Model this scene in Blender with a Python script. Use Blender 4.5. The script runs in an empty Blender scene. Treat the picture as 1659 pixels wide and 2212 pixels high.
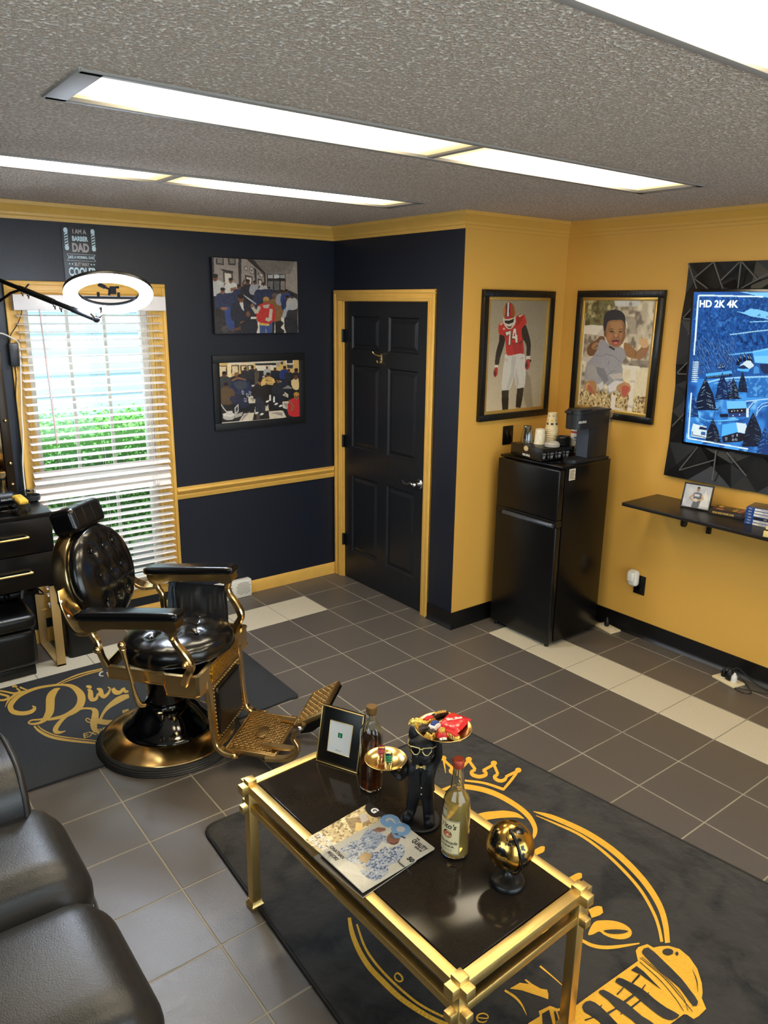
import bpy, bmesh, math, random
import numpy as np
from mathutils import Vector, Matrix
random.seed(7)
PI = math.pi
SC = bpy.context.scene
COL = SC.collection
R = math.radians

# ------------------------------------------------------------------ camera
CAM = np.array([-2.66819, -4.05566, 2.01675])
RM = np.array([[0.792589, -0.609640, 0.011927],
               [0.151506, 0.215843, 0.964602],
               [-0.590635, -0.762726, 0.263439]])
FPX = 1642.97
def ray(x, y): return RM.T @ np.array([(x - 829.5) / FPX, -(y - 1106.0) / FPX, -1.0])
def onz(x, y, z=0.0):
    d = ray(x, y); return CAM + (z - CAM[2]) / d[2] * d
def onx(v, x, y):
    d = ray(x, y); return CAM + (v - CAM[0]) / d[0] * d
def ony(v, x, y):
    d = ray(x, y); return CAM + (v - CAM[1]) / d[1] * d

cam = bpy.data.cameras.new('camera')
co = bpy.data.objects.new('camera', cam); COL.objects.link(co)
cam.sensor_fit = 'HORIZONTAL'; cam.sensor_width = 36.0; cam.lens = 36.0 * FPX / 1659.0
cam.clip_start = 0.05; cam.clip_end = 100
m4 = Matrix.Identity(4)
for i in range(3):
    for j in range(3): m4[j][i] = float(RM[i][j])
for j in range(3): m4[j][3] = float(CAM[j])
co.matrix_world = m4
SC.camera = co

# ------------------------------------------------------------------ materials
def lin(c):
    return tuple((x / 12.92 if x <= 0.04045 else ((x + 0.055) / 1.055) ** 2.4) for x in [v / 255.0 for v in c])
def newmat(name):
    m = bpy.data.materials.new(name); m.use_nodes = True
    nt = m.node_tree; b = nt.nodes['Principled BSDF']; return m, nt, b
def setb(b, **k):
    for a, v in k.items():
        s = b.inputs.get(a.replace('_', ' '))
        if s is not None: s.default_value = v
def mat(name, c, rough=0.5, metal=0.0, bump=0.0, bscale=60.0, var=0.0, vscale=5.0, spec=0.5, coat=0.0, coatr=0.1, rvar=0.0, trans=0.0, ior=1.45, stretch=None, det=4.0, sheen=0.0, alpha=1.0):
    m, nt, b = newmat(name)
    col = lin(c) + (1,)
    b.inputs['Base Color'].default_value = col
    b.inputs['Roughness'].default_value = rough; b.inputs['Metallic'].default_value = metal
    b.inputs['IOR'].default_value = ior
    b.inputs['Specular IOR Level'].default_value = spec
    b.inputs['Coat Weight'].default_value = coat; b.inputs['Coat Roughness'].default_value = coatr
    b.inputs['Transmission Weight'].default_value = trans
    b.inputs['Sheen Weight'].default_value = sheen
    b.inputs['Alpha'].default_value = alpha
    if bump or var or rvar:
        tc = nt.nodes.new('ShaderNodeTexCoord'); mp = nt.nodes.new('ShaderNodeMapping')
        nt.links.new(tc.outputs['Object'], mp.inputs[0])
        if stretch: mp.inputs['Scale'].default_value = stretch
    if var:
        n = nt.nodes.new('ShaderNodeTexNoise'); n.inputs['Scale'].default_value = vscale; n.inputs['Detail'].default_value = 5
        nt.links.new(mp.outputs[0], n.inputs[0])
        mx = nt.nodes.new('ShaderNodeMix'); mx.data_type = 'RGBA'
        mx.inputs[6].default_value = tuple(x * (1 - var) for x in col[:3]) + (1,)
        mx.inputs[7].default_value = tuple(min(1, x * (1 + var)) for x in col[:3]) + (1,)
        nt.links.new(n.outputs[0], mx.inputs[0]); nt.links.new(mx.outputs[2], b.inputs['Base Color'])
    if rvar:
        n2 = nt.nodes.new('ShaderNodeTexNoise'); n2.inputs['Scale'].default_value = vscale; n2.inputs['Detail'].default_value = 4
        nt.links.new(mp.outputs[0], n2.inputs[0])
        mr = nt.nodes.new('ShaderNodeMapRange'); mr.inputs[3].default_value = max(0, rough - rvar); mr.inputs[4].default_value = rough + rvar
        nt.links.new(n2.outputs[0], mr.inputs[0]); nt.links.new(mr.outputs[0], b.inputs['Roughness'])
    if bump:
        n3 = nt.nodes.new('ShaderNodeTexNoise'); n3.inputs['Scale'].default_value = bscale; n3.inputs['Detail'].default_value = det
        nt.links.new(mp.outputs[0], n3.inputs[0])
        bp = nt.nodes.new('ShaderNodeBump'); bp.inputs['Strength'].default_value = bump; bp.inputs['Distance'].default_value = 0.01
        nt.links.new(n3.outputs[0], bp.inputs['Height']); nt.links.new(bp.outputs[0], b.inputs['Normal'])
    return m
def emis(name, c, s):
    m, nt, b = newmat(name)
    b.inputs['Base Color'].default_value = lin(c) + (1,)
    b.inputs['Emission Color'].default_value = lin(c) + (1,); b.inputs['Emission Strength'].default_value = s
    return m
def vcmat(name, rough=0.5, emit=0.0, coat=0.0):
    m, nt, b = newmat(name)
    a = nt.nodes.new('ShaderNodeVertexColor'); a.layer_name = 'Col'
    if emit:
        b.inputs['Base Color'].default_value = (0.01, 0.01, 0.01, 1)
        nt.links.new(a.outputs[0], b.inputs['Emission Color']); b.inputs['Emission Strength'].default_value = emit
    else: nt.links.new(a.outputs[0], b.inputs['Base Color'])
    b.inputs['Roughness'].default_value = rough; b.inputs['Coat Weight'].default_value = coat; b.inputs['Coat Roughness'].default_value = 0.05
    return m
def clear(name, c=(255, 255, 255), refl=0.08, rough=0.0):
    # thin clear sheet: mostly see-through with a weak mirror reflection (Fresnel)
    m = bpy.data.materials.new(name); m.use_nodes = True; nt = m.node_tree
    for n in list(nt.nodes): nt.nodes.remove(n)
    o = nt.nodes.new('ShaderNodeOutputMaterial'); t = nt.nodes.new('ShaderNodeBsdfTransparent'); g = nt.nodes.new('ShaderNodeBsdfGlossy')
    t.inputs[0].default_value = lin(c) + (1,); g.inputs['Roughness'].default_value = rough
    f = nt.nodes.new('ShaderNodeLayerWeight'); f.inputs['Blend'].default_value = 0.3
    mr = nt.nodes.new('ShaderNodeMapRange'); mr.inputs[3].default_value = refl * 0.5; mr.inputs[4].default_value = min(1, refl * 8)
    nt.links.new(f.outputs['Facing'], mr.inputs[0])
    mx = nt.nodes.new('ShaderNodeMixShader')
    nt.links.new(mr.outputs[0], mx.inputs[0]); nt.links.new(t.outputs[0], mx.inputs[1]); nt.links.new(g.outputs[0], mx.inputs[2]); nt.links.new(mx.outputs[0], o.inputs[0])
    return m

# ------------------------------------------------------------------ mesh building
def frame(d, up=(0, 0, 1)):
    d = Vector(d).normalized(); u = Vector(up)
    if abs(d.dot(u)) > 0.98: u = Vector((1, 0, 0))
    x = u.cross(d).normalized(); y = d.cross(x).normalized()
    return x, y, d
def smoothpts(pts, n=6, closed=False):
    P = [np.array(p, float) for p in pts]; out = []; N = len(P)
    rng = range(N if closed else N - 1)
    for i in rng:
        p1, p2 = P[i], P[(i + 1) % N]
        p0 = P[i - 1] if (i > 0 or closed) else 2 * p1 - p2
        p3 = P[(i + 2) % N] if (i + 2 < N or closed) else 2 * p2 - p1
        for k in range(n):
            t = k / n
            out.append(0.5 * ((2 * p1) + (-p0 + p2) * t + (2 * p0 - 5 * p1 + 4 * p2 - p3) * t * t + (-p0 + 3 * p1 - 3 * p2 + p3) * t ** 3))
    if not closed: out.append(P[-1])
    return out
class MB:
    def __init__(s): s.v = []; s.f = []; s.m = []
    def add(s, vs, fs, mi=0, M=None):
        o = len(s.v)
        for p in vs:
            if M is not None: p = M @ Vector(p)
            s.v.append(tuple(p))
        for f in fs: s.f.append(tuple(i + o for i in f)); s.m.append(mi)
        return s
    def bm(s, b, mi=0, M=None):
        b.verts.index_update(); s.add([v.co.copy() for v in b.verts], [[v.index for v in f.verts] for f in b.faces], mi, M); b.free(); return s
    def box(s, c, size, bev=0.0, mi=0, rot=None, seg=2):
        b = bmesh.new(); bmesh.ops.create_cube(b, size=1.0)
        for v in b.verts: v.co = Vector((v.co.x * size[0], v.co.y * size[1], v.co.z * size[2]))
        if bev: bmesh.ops.bevel(b, geom=b.edges[:], offset=min(bev, min(size) * 0.49), segments=seg, profile=0.5, affect='EDGES')
        M = Matrix.Translation(c)
        if rot is not None: M = M @ rot
        return s.bm(b, mi, M)
    def bb(s, x0, x1, y0, y1, z0, z1, bev=0.0, mi=0, seg=2):
        return s.box(((x0 + x1) / 2, (y0 + y1) / 2, (z0 + z1) / 2), (abs(x1 - x0), abs(y1 - y0), abs(z1 - z0)), bev, mi, None, seg)
    def lathe(s, prof, seg=32, M=None, mi=0, cap=True, arc=None):
        vs = []; fs = []; n = len(prof)
        for i in range(seg):
            a = 2 * PI * i / seg
            for r, z in prof: vs.append((r * math.cos(a), r * math.sin(a), z))
        for i in range(seg):
            j = (i + 1) % seg
            for k in range(n - 1): fs.append((i * n + k, j * n + k, j * n + k + 1, i * n + k + 1))
        if cap:
            if prof[0][0] > 1e-6: fs.append(tuple(i * n for i in range(seg))[::-1])
            if prof[-1][0] > 1e-6: fs.append(tuple(i * n + n - 1 for i in range(seg)))
        return s.add(vs, fs, mi, M)
    def cyl(s, p0, p1, r0, r1=None, seg=16, mi=0, bev=0.0):
        r1 = r0 if r1 is None else r1
        p0 = Vector(p0); p1 = Vector(p1); x, y, d = frame(p1 - p0); L = (p1 - p0).length
        M = Matrix((x, y, d)).transposed().to_4x4(); M.translation = p0
        if bev: prof = [(0, 0), (r0 - bev, 0), (r0, bev), (r1, L - bev), (r1 - bev, L), (0, L)]
        else: prof = [(r0, 0), (r1, L)]
        return s.lathe(prof, seg, M, mi)
    def sph(s, c, r, seg=20, mi=0, sc=(1, 1, 1), rot=None):
        n = seg // 2; prof = [(math.sin(PI * k / n), -math.cos(PI * k / n)) for k in range(n + 1)]
        M = Matrix.Translation(c)
        if rot is not None: M = M @ rot
        M = M @ Matrix.Diagonal((r * sc[0], r * sc[1], r * sc[2], 1))
        return s.lathe(prof, seg, M, mi, cap=False)
    def tube(s, pts, r, seg=10, mi=0, closed=False, sm=0, rect=None, up=(0, 0, 1), cap=True):
        # round tube (r: number or list) or rectangular bar (rect = (w, h))
        n0 = len(pts)
        if sm:
            rr = r if isinstance(r, (list, tuple)) else [r] * n0
            q = smoothpts([tuple(p) + (rr[i],) for i, p in enumerate(pts)], sm, closed)
            pts = [p[:3] for p in q]; rr = [float(p[3]) for p in q]
        else: rr = r if isinstance(r, (list, tuple)) else [r] * n0
        P = [Vector([float(c) for c in p]) for p in pts]; N = len(P); vs = []; fs = []
        if rect:
            w, h = rect
            sec = [(-w / 2, -h / 2), (w / 2, -h / 2), (w / 2, h / 2), (-w / 2, h / 2)]
            if len(rect) == 2:
                b = min(w, h) * 0.18
                sec = [(-w / 2 + b, -h / 2), (w / 2 - b, -h / 2), (w / 2, -h / 2 + b), (w / 2, h / 2 - b), (w / 2 - b, h / 2), (-w / 2 + b, h / 2), (-w / 2, h / 2 - b), (-w / 2, -h / 2 + b)]
        else: sec = [(math.cos(2 * PI * k / seg), math.sin(2 * PI * k / seg)) for k in range(seg)]
        m = len(sec)
        for i in range(N):
            a = P[i - 1] if (i > 0 or closed) else P[i]; b = P[(i + 1) % N] if (i < N - 1 or closed) else P[i]
            x, y, d = frame(b - a, up)
            k = rr[i]
            for (sx, sy) in sec: vs.append(P[i] + x * sx * k + y * sy * k)
        for i in range(N if closed else N - 1):
            j = (i + 1) % N
            for k in range(m):
                l = (k + 1) % m; fs.append((i * m + k, i * m + l, j * m + l, j * m + k))
        if not closed and cap: fs.append(tuple(range(m))[::-1]); fs.append(tuple((N - 1) * m + k for k in range(m)))
        return s.add(vs, fs, mi)
    def prism(s, poly, h, M=None, mi=0, z0=0.0):
        n = len(poly)
        A = sum(poly[i][0] * poly[(i + 1) % n][1] - poly[(i + 1) % n][0] * poly[i][1] for i in range(n))
        if A < 0: poly = poly[::-1]
        vs = [(p[0], p[1], z0) for p in poly] + [(p[0], p[1], z0 + h) for p in poly]
        fs = [tuple(range(n))[::-1], tuple(range(n, 2 * n))] + [(i, (i + 1) % n, n + (i + 1) % n, n + i) for i in range(n)]
        return s.add(vs, fs, mi, M)
    def ribbon(s, L, Rr, mi=0):
        n = len(L); return s.add(list(L) + list(Rr), [(i, i + 1, n + i + 1, n + i) for i in range(n - 1)], mi)
def obj(name, mb, mats, parent=None, smooth=35, loc=None, rot=None):
    me = bpy.data.meshes.new(name); me.from_pydata([tuple(float(c) for c in v) for v in mb.v], [], mb.f)
    if not isinstance(mats, (list, tuple)): mats = [mats]
    for m in mats: me.materials.append(m)
    if len(mats) > 1: me.polygons.foreach_set('material_index', mb.m)
    b = bmesh.new(); b.from_mesh(me); bmesh.ops.recalc_face_normals(b, faces=b.faces); b.to_mesh(me); b.free()
    if smooth:
        me.polygons.foreach_set('use_smooth', [True] * len(me.polygons))
        try: me.set_sharp_from_angle(angle=R(smooth))
        except Exception: pass
    me.update()
    o = bpy.data.objects.new(name, me); COL.objects.link(o)
    if loc is not None: o.location = loc
    if rot is not None: o.rotation_euler = rot
    if parent is not None: o.parent = parent
    return o
def tag(o, label, cat, group=None, kind=None):
    if label: o['label'] = label
    if cat: o['category'] = cat
    if group: o['group'] = group
    if kind: o['kind'] = kind
    return o
def thing(name, label, cat, loc=(0, 0, 0), rotz=0.0, group=None, rot=None):
    o = bpy.data.objects.new(name, None); COL.objects.link(o); o.location = loc
    o.rotation_euler = rot if rot else (0, 0, rotz)
    o.empty_display_size = 0.05
    return tag(o, label, cat, group)
def struct(o): o['kind'] = 'structure'; return o
def dup(root, loc=None, rotz=None, label=None):
    r = root.copy(); COL.objects.link(r)
    if loc is not None: r.location = loc
    if rotz is not None: r.rotation_euler = (0, 0, rotz)
    if label: r['label'] = label
    for ch in list(root.children):
        c = ch.copy(); COL.objects.link(c); c.parent = r
        for g in ch.children:
            d = g.copy(); COL.objects.link(d); d.parent = c
    return r
def cushion(size, n=20, e=0.25, puff=0.0, mb=None, M=None, mi=0, dimples=(), ddepth=0.0, dr=0.03):
    # superellipsoid-like soft box (half sizes a,b,c)
    a, b, c = size[0] / 2, size[1] / 2, size[2] / 2
    bmx = bmesh.new(); bmesh.ops.create_cube(bmx, size=2.0)
    bmesh.ops.subdivide_edges(bmx, edges=bmx.edges[:], cuts=n, use_grid_fill=True)
    r = e * min(a, b, c) * 2
    for v in bmx.verts:
        x, y, z = v.co.x * a, v.co.y * b, v.co.z * c
        ix, iy, iz = max(-(a - r), min(a - r, x)), max(-(b - r), min(b - r, y)), max(-(c - r), min(c - r, z))
        d = Vector((x - ix, y - iy, z - iz))
        if d.length > 1e-9: d = d.normalized() * r
        p = Vector((ix, iy, iz)) + d
        if puff:
            k = (1 - (x / a) ** 2) * (1 - (y / b) ** 2); p.z += puff * max(0, k) ** 0.5 * (1 if z > 0 else -0.3) * (abs(z) / c)
        for (dx, dy) in dimples:
            q = math.hypot(x - dx, y - dy)
            if z > c * 0.5: p.z -= ddepth * math.exp(-(q / dr) ** 2)
        v.co = p
    mb = mb or MB(); return mb.bm(bmx, mi, M)
def glyphs(txt, size=1.0, align='CENTER', xs=1.0, offset=0.0, shear=0.0, spacing=1.0):
    cu = bpy.data.curves.new('t', 'FONT'); cu.body = txt; cu.size = size; cu.align_x = align; cu.align_y = 'CENTER'
    cu.offset = offset; cu.shear = shear; cu.space_character = spacing; cu.resolution_u = 3
    ob = bpy.data.objects.new('t', cu); COL.objects.link(ob)
    dg = bpy.context.evaluated_depsgraph_get(); me = bpy.data.meshes.new_from_object(ob.evaluated_get(dg))
    vs = [(v.co.x * xs, v.co.y, 0.0) for v in me.vertices]; fs = [tuple(p.vertices) for p in me.polygons]
    bpy.data.objects.remove(ob); bpy.data.curves.remove(cu); bpy.data.meshes.remove(me)
    return vs, fs
def text(mb, txt, M, size=1.0, mi=0, **k):
    vs, fs = glyphs(txt, size, **k)
    return mb.add(vs, fs, mi, M)
def plane_M(o, xdir, ydir):
    x = Vector(xdir).normalized(); y = Vector(ydir).normalized(); z = x.cross(y)
    M = Matrix((x, y, z)).transposed().to_4x4(); M.translation = Vector(o); return M

# ------------------------------------------------------------------ printed pictures: grid mesh with one colour per vertex
class Cv:
    def __init__(s, w, h, col, pmap=None):
        s.w, s.h = w, h; s.a = np.empty((h, w, 3)); s.a[:] = col
        s.X, s.Y = np.meshgrid((np.arange(w) + 0.5) / w, (np.arange(h) + 0.5) / h); s.pm = pmap; s.rng = np.random.RandomState(3)
    def mp(s, pts): return [s.pm(*p) for p in pts] if s.pm else pts
    def mask(s, pts):
        P = s.mp(pts); n = len(P); m = np.zeros((s.h, s.w), bool)
        for i in range(n):
            (x0, y0), (x1, y1) = P[i], P[(i + 1) % n]
            if y0 == y1: continue
            c = ((y0 > s.Y) != (y1 > s.Y)) & (s.X < (x1 - x0) * (s.Y - y0) / (y1 - y0) + x0); m ^= c
        return m
    def poly(s, pts, col, al=1.0, sm=0):
        if sm: pts = [tuple(p) for p in smoothpts(pts, sm, True)]
        m = s.mask(pts); s.a[m] = s.a[m] * (1 - al) + np.array(col) * al; return m
    def ell(s, cx, cy, rx, ry, col, al=1.0, rot=0.0):
        c, d = math.cos(R(rot)), math.sin(R(rot))
        return s.poly([(cx + rx * math.cos(t) * c - ry * math.sin(t) * d, cy + rx * math.cos(t) * d + ry * math.sin(t) * c) for t in [2 * PI * k / 20 for k in range(20)]], col, al)
    def line(s, pts, w, col, al=1.0):
        for (a, b) in zip(pts[:-1], pts[1:]):
            dx, dy = b[0] - a[0], b[1] - a[1]; L = math.hypot(dx, dy) or 1; nx, ny = -dy / L * w / 2, dx / L * w / 2
            s.poly([(a[0] + nx, a[1] + ny), (b[0] + nx, b[1] + ny), (b[0] - nx, b[1] - ny), (a[0] - nx, a[1] - ny)], col, al)
    def noise(s, n, seed=0):
        g = np.random.RandomState(seed).rand(n + 2, n + 2); x = s.X * n; y = s.Y * n
        i = x.astype(int); j = y.astype(int); fx = x - i; fy = y - j; fx = fx * fx * (3 - 2 * fx); fy = fy * fy * (3 - 2 * fy)
        return (g[j, i] * (1 - fx) + g[j, i + 1] * fx) * (1 - fy) + (g[j + 1, i] * (1 - fx) + g[j + 1, i + 1] * fx) * fy
    def blend(s, m, col, k):
        k = np.clip(k, 0, 1)[..., None] * m[..., None]; s.a = s.a * (1 - k) + np.array(col) * k
    def jitter(s, m, amt, n=60, seed=1):
        k = ((s.noise(n, seed) - 0.5) * 2 * amt)[..., None] * m[..., None]; s.a = np.clip(s.a + k, 0, 255)
    def blur(s, it=1):
        for _ in range(it):
            p = np.pad(s.a, ((1, 1), (1, 1), (0, 0)), 'edge'); s.a = (p[:-2, 1:-1] + p[2:, 1:-1] + p[1:-1, :-2] + p[1:-1, 2:] + 2 * p[1:-1, 1:-1]) / 6
    def build(s, name, o, xd, yd, W, H, material, parent=None, curl=None):
        # o = centre; grid spans W along xd and H along -yd (row 0 on top)
        w, h = s.w, s.h; M = plane_M(o, xd, yd)
        u = (np.arange(w) / (w - 1) - 0.5) * W; v = (0.5 - np.arange(h) / (h - 1)) * H
        U, V = np.meshgrid(u, v); Z = np.zeros_like(U)
        if curl is not None: Z = curl(U / W + 0.5, 0.5 - V / H)
        A = np.array([list(r) for r in M]); P = np.stack([U.ravel(), V.ravel(), Z.ravel(), np.ones(w * h)], 0)
        co_ = (A @ P)[:3].T
        me = bpy.data.meshes.new(name); me.vertices.add(w * h); me.vertices.foreach_set('co', co_.ravel().astype(np.float32))
        idx = np.arange(w * h).reshape(h, w); q = np.stack([idx[:-1, :-1], idx[1:, :-1], idx[1:, 1:], idx[:-1, 1:]], -1).reshape(-1, 4)
        me.loops.add(q.size); me.loops.foreach_set('vertex_index', q.ravel().astype(np.int32))
        me.polygons.add(len(q)); me.polygons.foreach_set('loop_start', (np.arange(len(q)) * 4).astype(np.int32))
        me.update(calc_edges=True)
        c = np.clip(s.a, 0, 255) / 255.0; c = np.where(c <= 0.04045, c / 12.92, ((c + 0.055) / 1.055) ** 2.4)
        ca = me.color_attributes.new('Col', 'FLOAT_COLOR', 'POINT')
        ca.data.foreach_set('color', np.concatenate([c.reshape(-1, 3), np.ones((w * h, 1))], 1).ravel().astype(np.float32))
        me.materials.append(material); me.validate()
        ob = bpy.data.objects.new(name, me); COL.objects.link(ob)
        if parent is not None: ob.parent = parent
        return ob
# ------------------------------------------------------------------ shared materials
YA, XB, YC, XD, ZC = 0.593, 0.463, -0.73, 1.355, 2.524
XW, YS = -3.50, -5.6            # unseen left and rear walls
T = 0.307
M_navy = mat('navy_paint', (18, 24, 38), 0.42, bump=0.06, bscale=90, var=0.06, vscale=2)
M_gold = mat('mustard_paint', (218, 168, 78), 0.5, bump=0.04, bscale=120, var=0.03, vscale=1.5)
M_trim = mat('gold_trim_paint', (218, 172, 84), 0.38, bump=0.25, bscale=25, var=0.10, vscale=14, stretch=(1, 1, 1))
M_blackbase = mat('black_rubber_base', (14, 13, 14), 0.35)
M_black = mat('black_satin', (12, 12, 13), 0.35)
M_blackgloss = mat('black_gloss', (8, 8, 9), 0.16, coat=0.4)
M_brass = mat('brass', (240, 208, 148), 0.19, 1.0, rvar=0.05, vscale=9)
M_brassd = mat('dark_brass', (196, 166, 112), 0.32, 1.0, bump=0.08, bscale=60, rvar=0.08, vscale=20)
M_brushed = mat('brushed_gold', (232, 200, 128), 0.40, 1.0, bump=0.05, bscale=200, rvar=0.06, vscale=30)
M_leather = mat('black_leather', (13, 13, 15), 0.30, bump=0.10, bscale=220, spec=0.6, det=6)
M_chrome = mat('chrome', (200, 200, 205), 0.15, 1.0)
M_white = mat('white_plastic', (225, 222, 214), 0.4)
M_cream = mat('cream_plastic', (222, 205, 168), 0.4)
M_tile = mat('dark_floor_tile', (88, 82, 77), 0.40, bump=0.05, bscale=160, var=0.10, vscale=40, spec=0.85, rvar=0.06)
M_tilew = mat('pale_floor_tile', (196, 188, 168), 0.42, bump=0.04, bscale=160, var=0.10, vscale=90)
M_grout = mat('grout', (150, 142, 126), 0.85, var=0.25, vscale=3)

# popcorn ceiling
def popcorn():
    m, nt, b = newmat('popcorn_ceiling')
    tc = nt.nodes.new('ShaderNodeTexCoord')
    n = nt.nodes.new('ShaderNodeTexNoise'); n.inputs['Scale'].default_value = 95; n.inputs['Detail'].default_value = 3; n.inputs['Roughness'].default_value = 0.6
    nt.links.new(tc.outputs['Object'], n.inputs[0])
    cr = nt.nodes.new('ShaderNodeValToRGB'); cr.color_ramp.elements[0].position = 0.40; cr.color_ramp.elements[1].position = 0.62
    nt.links.new(n.outputs[0], cr.inputs[0])
    bp = nt.nodes.new('ShaderNodeBump'); bp.inputs['Strength'].default_value = 1.0; bp.inputs['Distance'].default_value = 0.012
    nt.links.new(cr.outputs[0], bp.inputs['Height']); nt.links.new(bp.outputs[0], b.inputs['Normal'])
    mx = nt.nodes.new('ShaderNodeMix'); mx.data_type = 'RGBA'
    mx.inputs[6].default_value = lin((206, 184, 164)) + (1,); mx.inputs[7].default_value = lin((255, 243, 228)) + (1,)
    nt.links.new(cr.outputs[0], mx.inputs[0]); nt.links.new(mx.outputs[2], b.inputs['Base Color'])  # self-shadow of the texture mixed into the colour, hollows darker than bumps
    b.inputs['Roughness'].default_value = 0.95
    return m
M_ceil = popcorn()

# ------------------------------------------------------------------ floor: real tiles with grout between
fl = MB(); fl.bb(XW - 0.1, XD + 0.15, YS - 0.1, YA + 0.15, -0.05, -0.0012, mi=0)
g = 0.0028
i0 = int(math.floor(XW / T)) - 1; i1 = int(math.ceil(XD / T)) + 1
for i in range(i0, i1):
    for j in range(-3, 20):
        x0, x1 = i * T + g, (i + 1) * T - g; y1, y0 = -j * T - g, -(j + 1) * T + g
        x0, x1, y0, y1 = max(x0, XW - .05), min(x1, XD + .1), max(y0, YS - .05), min(y1, YA + .1)
        if x1 - x0 < 0.01 or y1 - y0 < 0.01: continue
        white = (j == -1 and i < 0 and i > -10) or (i == 2 and 3 <= j < 16)
        fl.bb(x0, x1, y0, y1, -0.02, 0.0, 0.0015, 2 if white else 1, seg=1)
struct(obj('floor', fl, [M_grout, M_tile, M_tilew]))

# ceiling slab with openings for the light fixtures
FX = [(-2.045, 0.555, -2.108, -1.795), (-2.56, 0.045, -0.858, -0.572), (-2.045, 0.555, -3.37, -3.06)]
ce = MB(); xs = sorted({XW - .1, XD + .1} | {f[0] for f in FX} | {f[1] for f in FX}); ys = sorted({YS - .1, YA + .1} | {f[2] for f in FX} | {f[3] for f in FX})
for a, b_ in zip(xs[:-1], xs[1:]):
    for c_, d_ in zip(ys[:-1], ys[1:]):
        cx, cy = (a + b_) / 2, (c_ + d_) / 2
        if any(f[0] < cx < f[1] and f[2] < cy < f[3] for f in FX): continue
        ce.bb(a, b_, c_, d_, ZC, ZC + 0.15)
struct(obj('ceiling', ce, M_ceil, smooth=0))

# ------------------------------------------------------------------ walls
WX0, WX1, WZ0, WZ1 = -1.615, -0.865, 0.215, 2.045      # window opening in the back wall
w = MB()
w.bb(XW - .1, WX0, YA, YA + .14, 0, ZC); w.bb(WX1, XB + .1, YA, YA + .14, 0, ZC)
w.bb(WX0, WX1, YA, YA + .14, 0, WZ0); w.bb(WX0, WX1, YA, YA + .14, WZ1, ZC)
struct(obj('wall_back', w, M_navy, smooth=0))
DY0, DY1, DZ = -0.440, 0.500, 2.050                      # door opening
w = MB()
w.bb(XB, XB + .12, YC + .0015, DY0, 0, ZC); w.bb(XB, XB + .12, DY1, YA + .14, 0, ZC); w.bb(XB, XB + .12, DY0, DY1, DZ, ZC)
w.bb(XB + .10, XB + .12, DY0, DY1, 0, DZ)
struct(obj('wall_closet', w, M_navy, smooth=0))
w = MB(); w.bb(XB + .0015, XD + .1, YC, YC + .12, 0, ZC)
struct(obj('wall_alcove', w, M_gold, smooth=0))
w = MB(); w.bb(XD, XD + .12, YS - .1, YC + .12, 0, ZC)
struct(obj('wall_right', w, M_gold, smooth=0))
LW = (-4.4, -2.4, .95, 2.25)          # unseen window added in the left wall to bring in daylight
w = MB(); w.bb(XW - .12, XW, YS - .1, LW[0], 0, ZC); w.bb(XW - .12, XW, LW[1], YA + .14, 0, ZC); w.bb(XW - .12, XW, LW[0], LW[1], 0, LW[2]); w.bb(XW - .12, XW, LW[0], LW[1], LW[3], ZC)
struct(obj('wall_left', w, M_navy, smooth=0))
SW = (-2.9, .7, .10, 2.30)            # unseen window added in the front wall to brighten the room
w = MB(); w.bb(XW - .1, SW[0], YS - .12, YS, 0, ZC); w.bb(SW[1], XD + .12, YS - .12, YS, 0, ZC); w.bb(SW[0], SW[1], YS - .12, YS, 0, SW[2]); w.bb(SW[0], SW[1], YS - .12, YS, SW[3], ZC)
struct(obj('wall_front', w, M_gold, smooth=0))

# crown moulding: profile swept along each wall
CR = [(0, 0), (0.010, 0), (0.012, 0.016), (0.020, 0.022), (0.022, 0.034), (0.050, 0.066), (0.058, 0.070), (0.060, 0.089), (0, 0.089)]
def sweep(prof, a, b, nrm, z0, ea=0.0, eb=0.0, mb=None, mi=0):
    # extend/shorten each end by e * depth for mitres
    a = Vector(a); b = Vector(b); d = (b - a).normalized(); n = Vector(nrm); mb = mb or MB()
    vs = [tuple(a - d * (ea * p[0]) + n * p[0] + Vector((0, 0, z0 + p[1]))) for p in prof] + [tuple(b + d * (eb * p[0]) + n * p[0] + Vector((0, 0, z0 + p[1]))) for p in prof]
    k = len(prof); fs = [(i, (i + 1) % k, k + (i + 1) % k, k + i) for i in range(k)] + [tuple(range(k)), tuple(range(k, 2 * k))[::-1]]
    mb.add(vs, fs, mi); return mb
zc = ZC - 0.089
struct(obj('trim_1', sweep(CR, (XW, YA, 0), (XB, YA, 0), (0, -1, 0), zc, -1, -1), M_trim, smooth=25))
struct(obj('trim_2', sweep(CR, (XB, YA, 0), (XB, YC, 0), (-1, 0, 0), zc, -1, 1), M_trim, smooth=25))
struct(obj('trim_3', sweep(CR, (XB, YC, 0), (XD, YC, 0), (0, -1, 0), zc, 1, -1), M_gold, smooth=25))
struct(obj('trim_4', sweep(CR, (XD, YC, 0), (XD, YS, 0), (-1, 0, 0), zc, -1, -1), M_gold, smooth=25))
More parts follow.
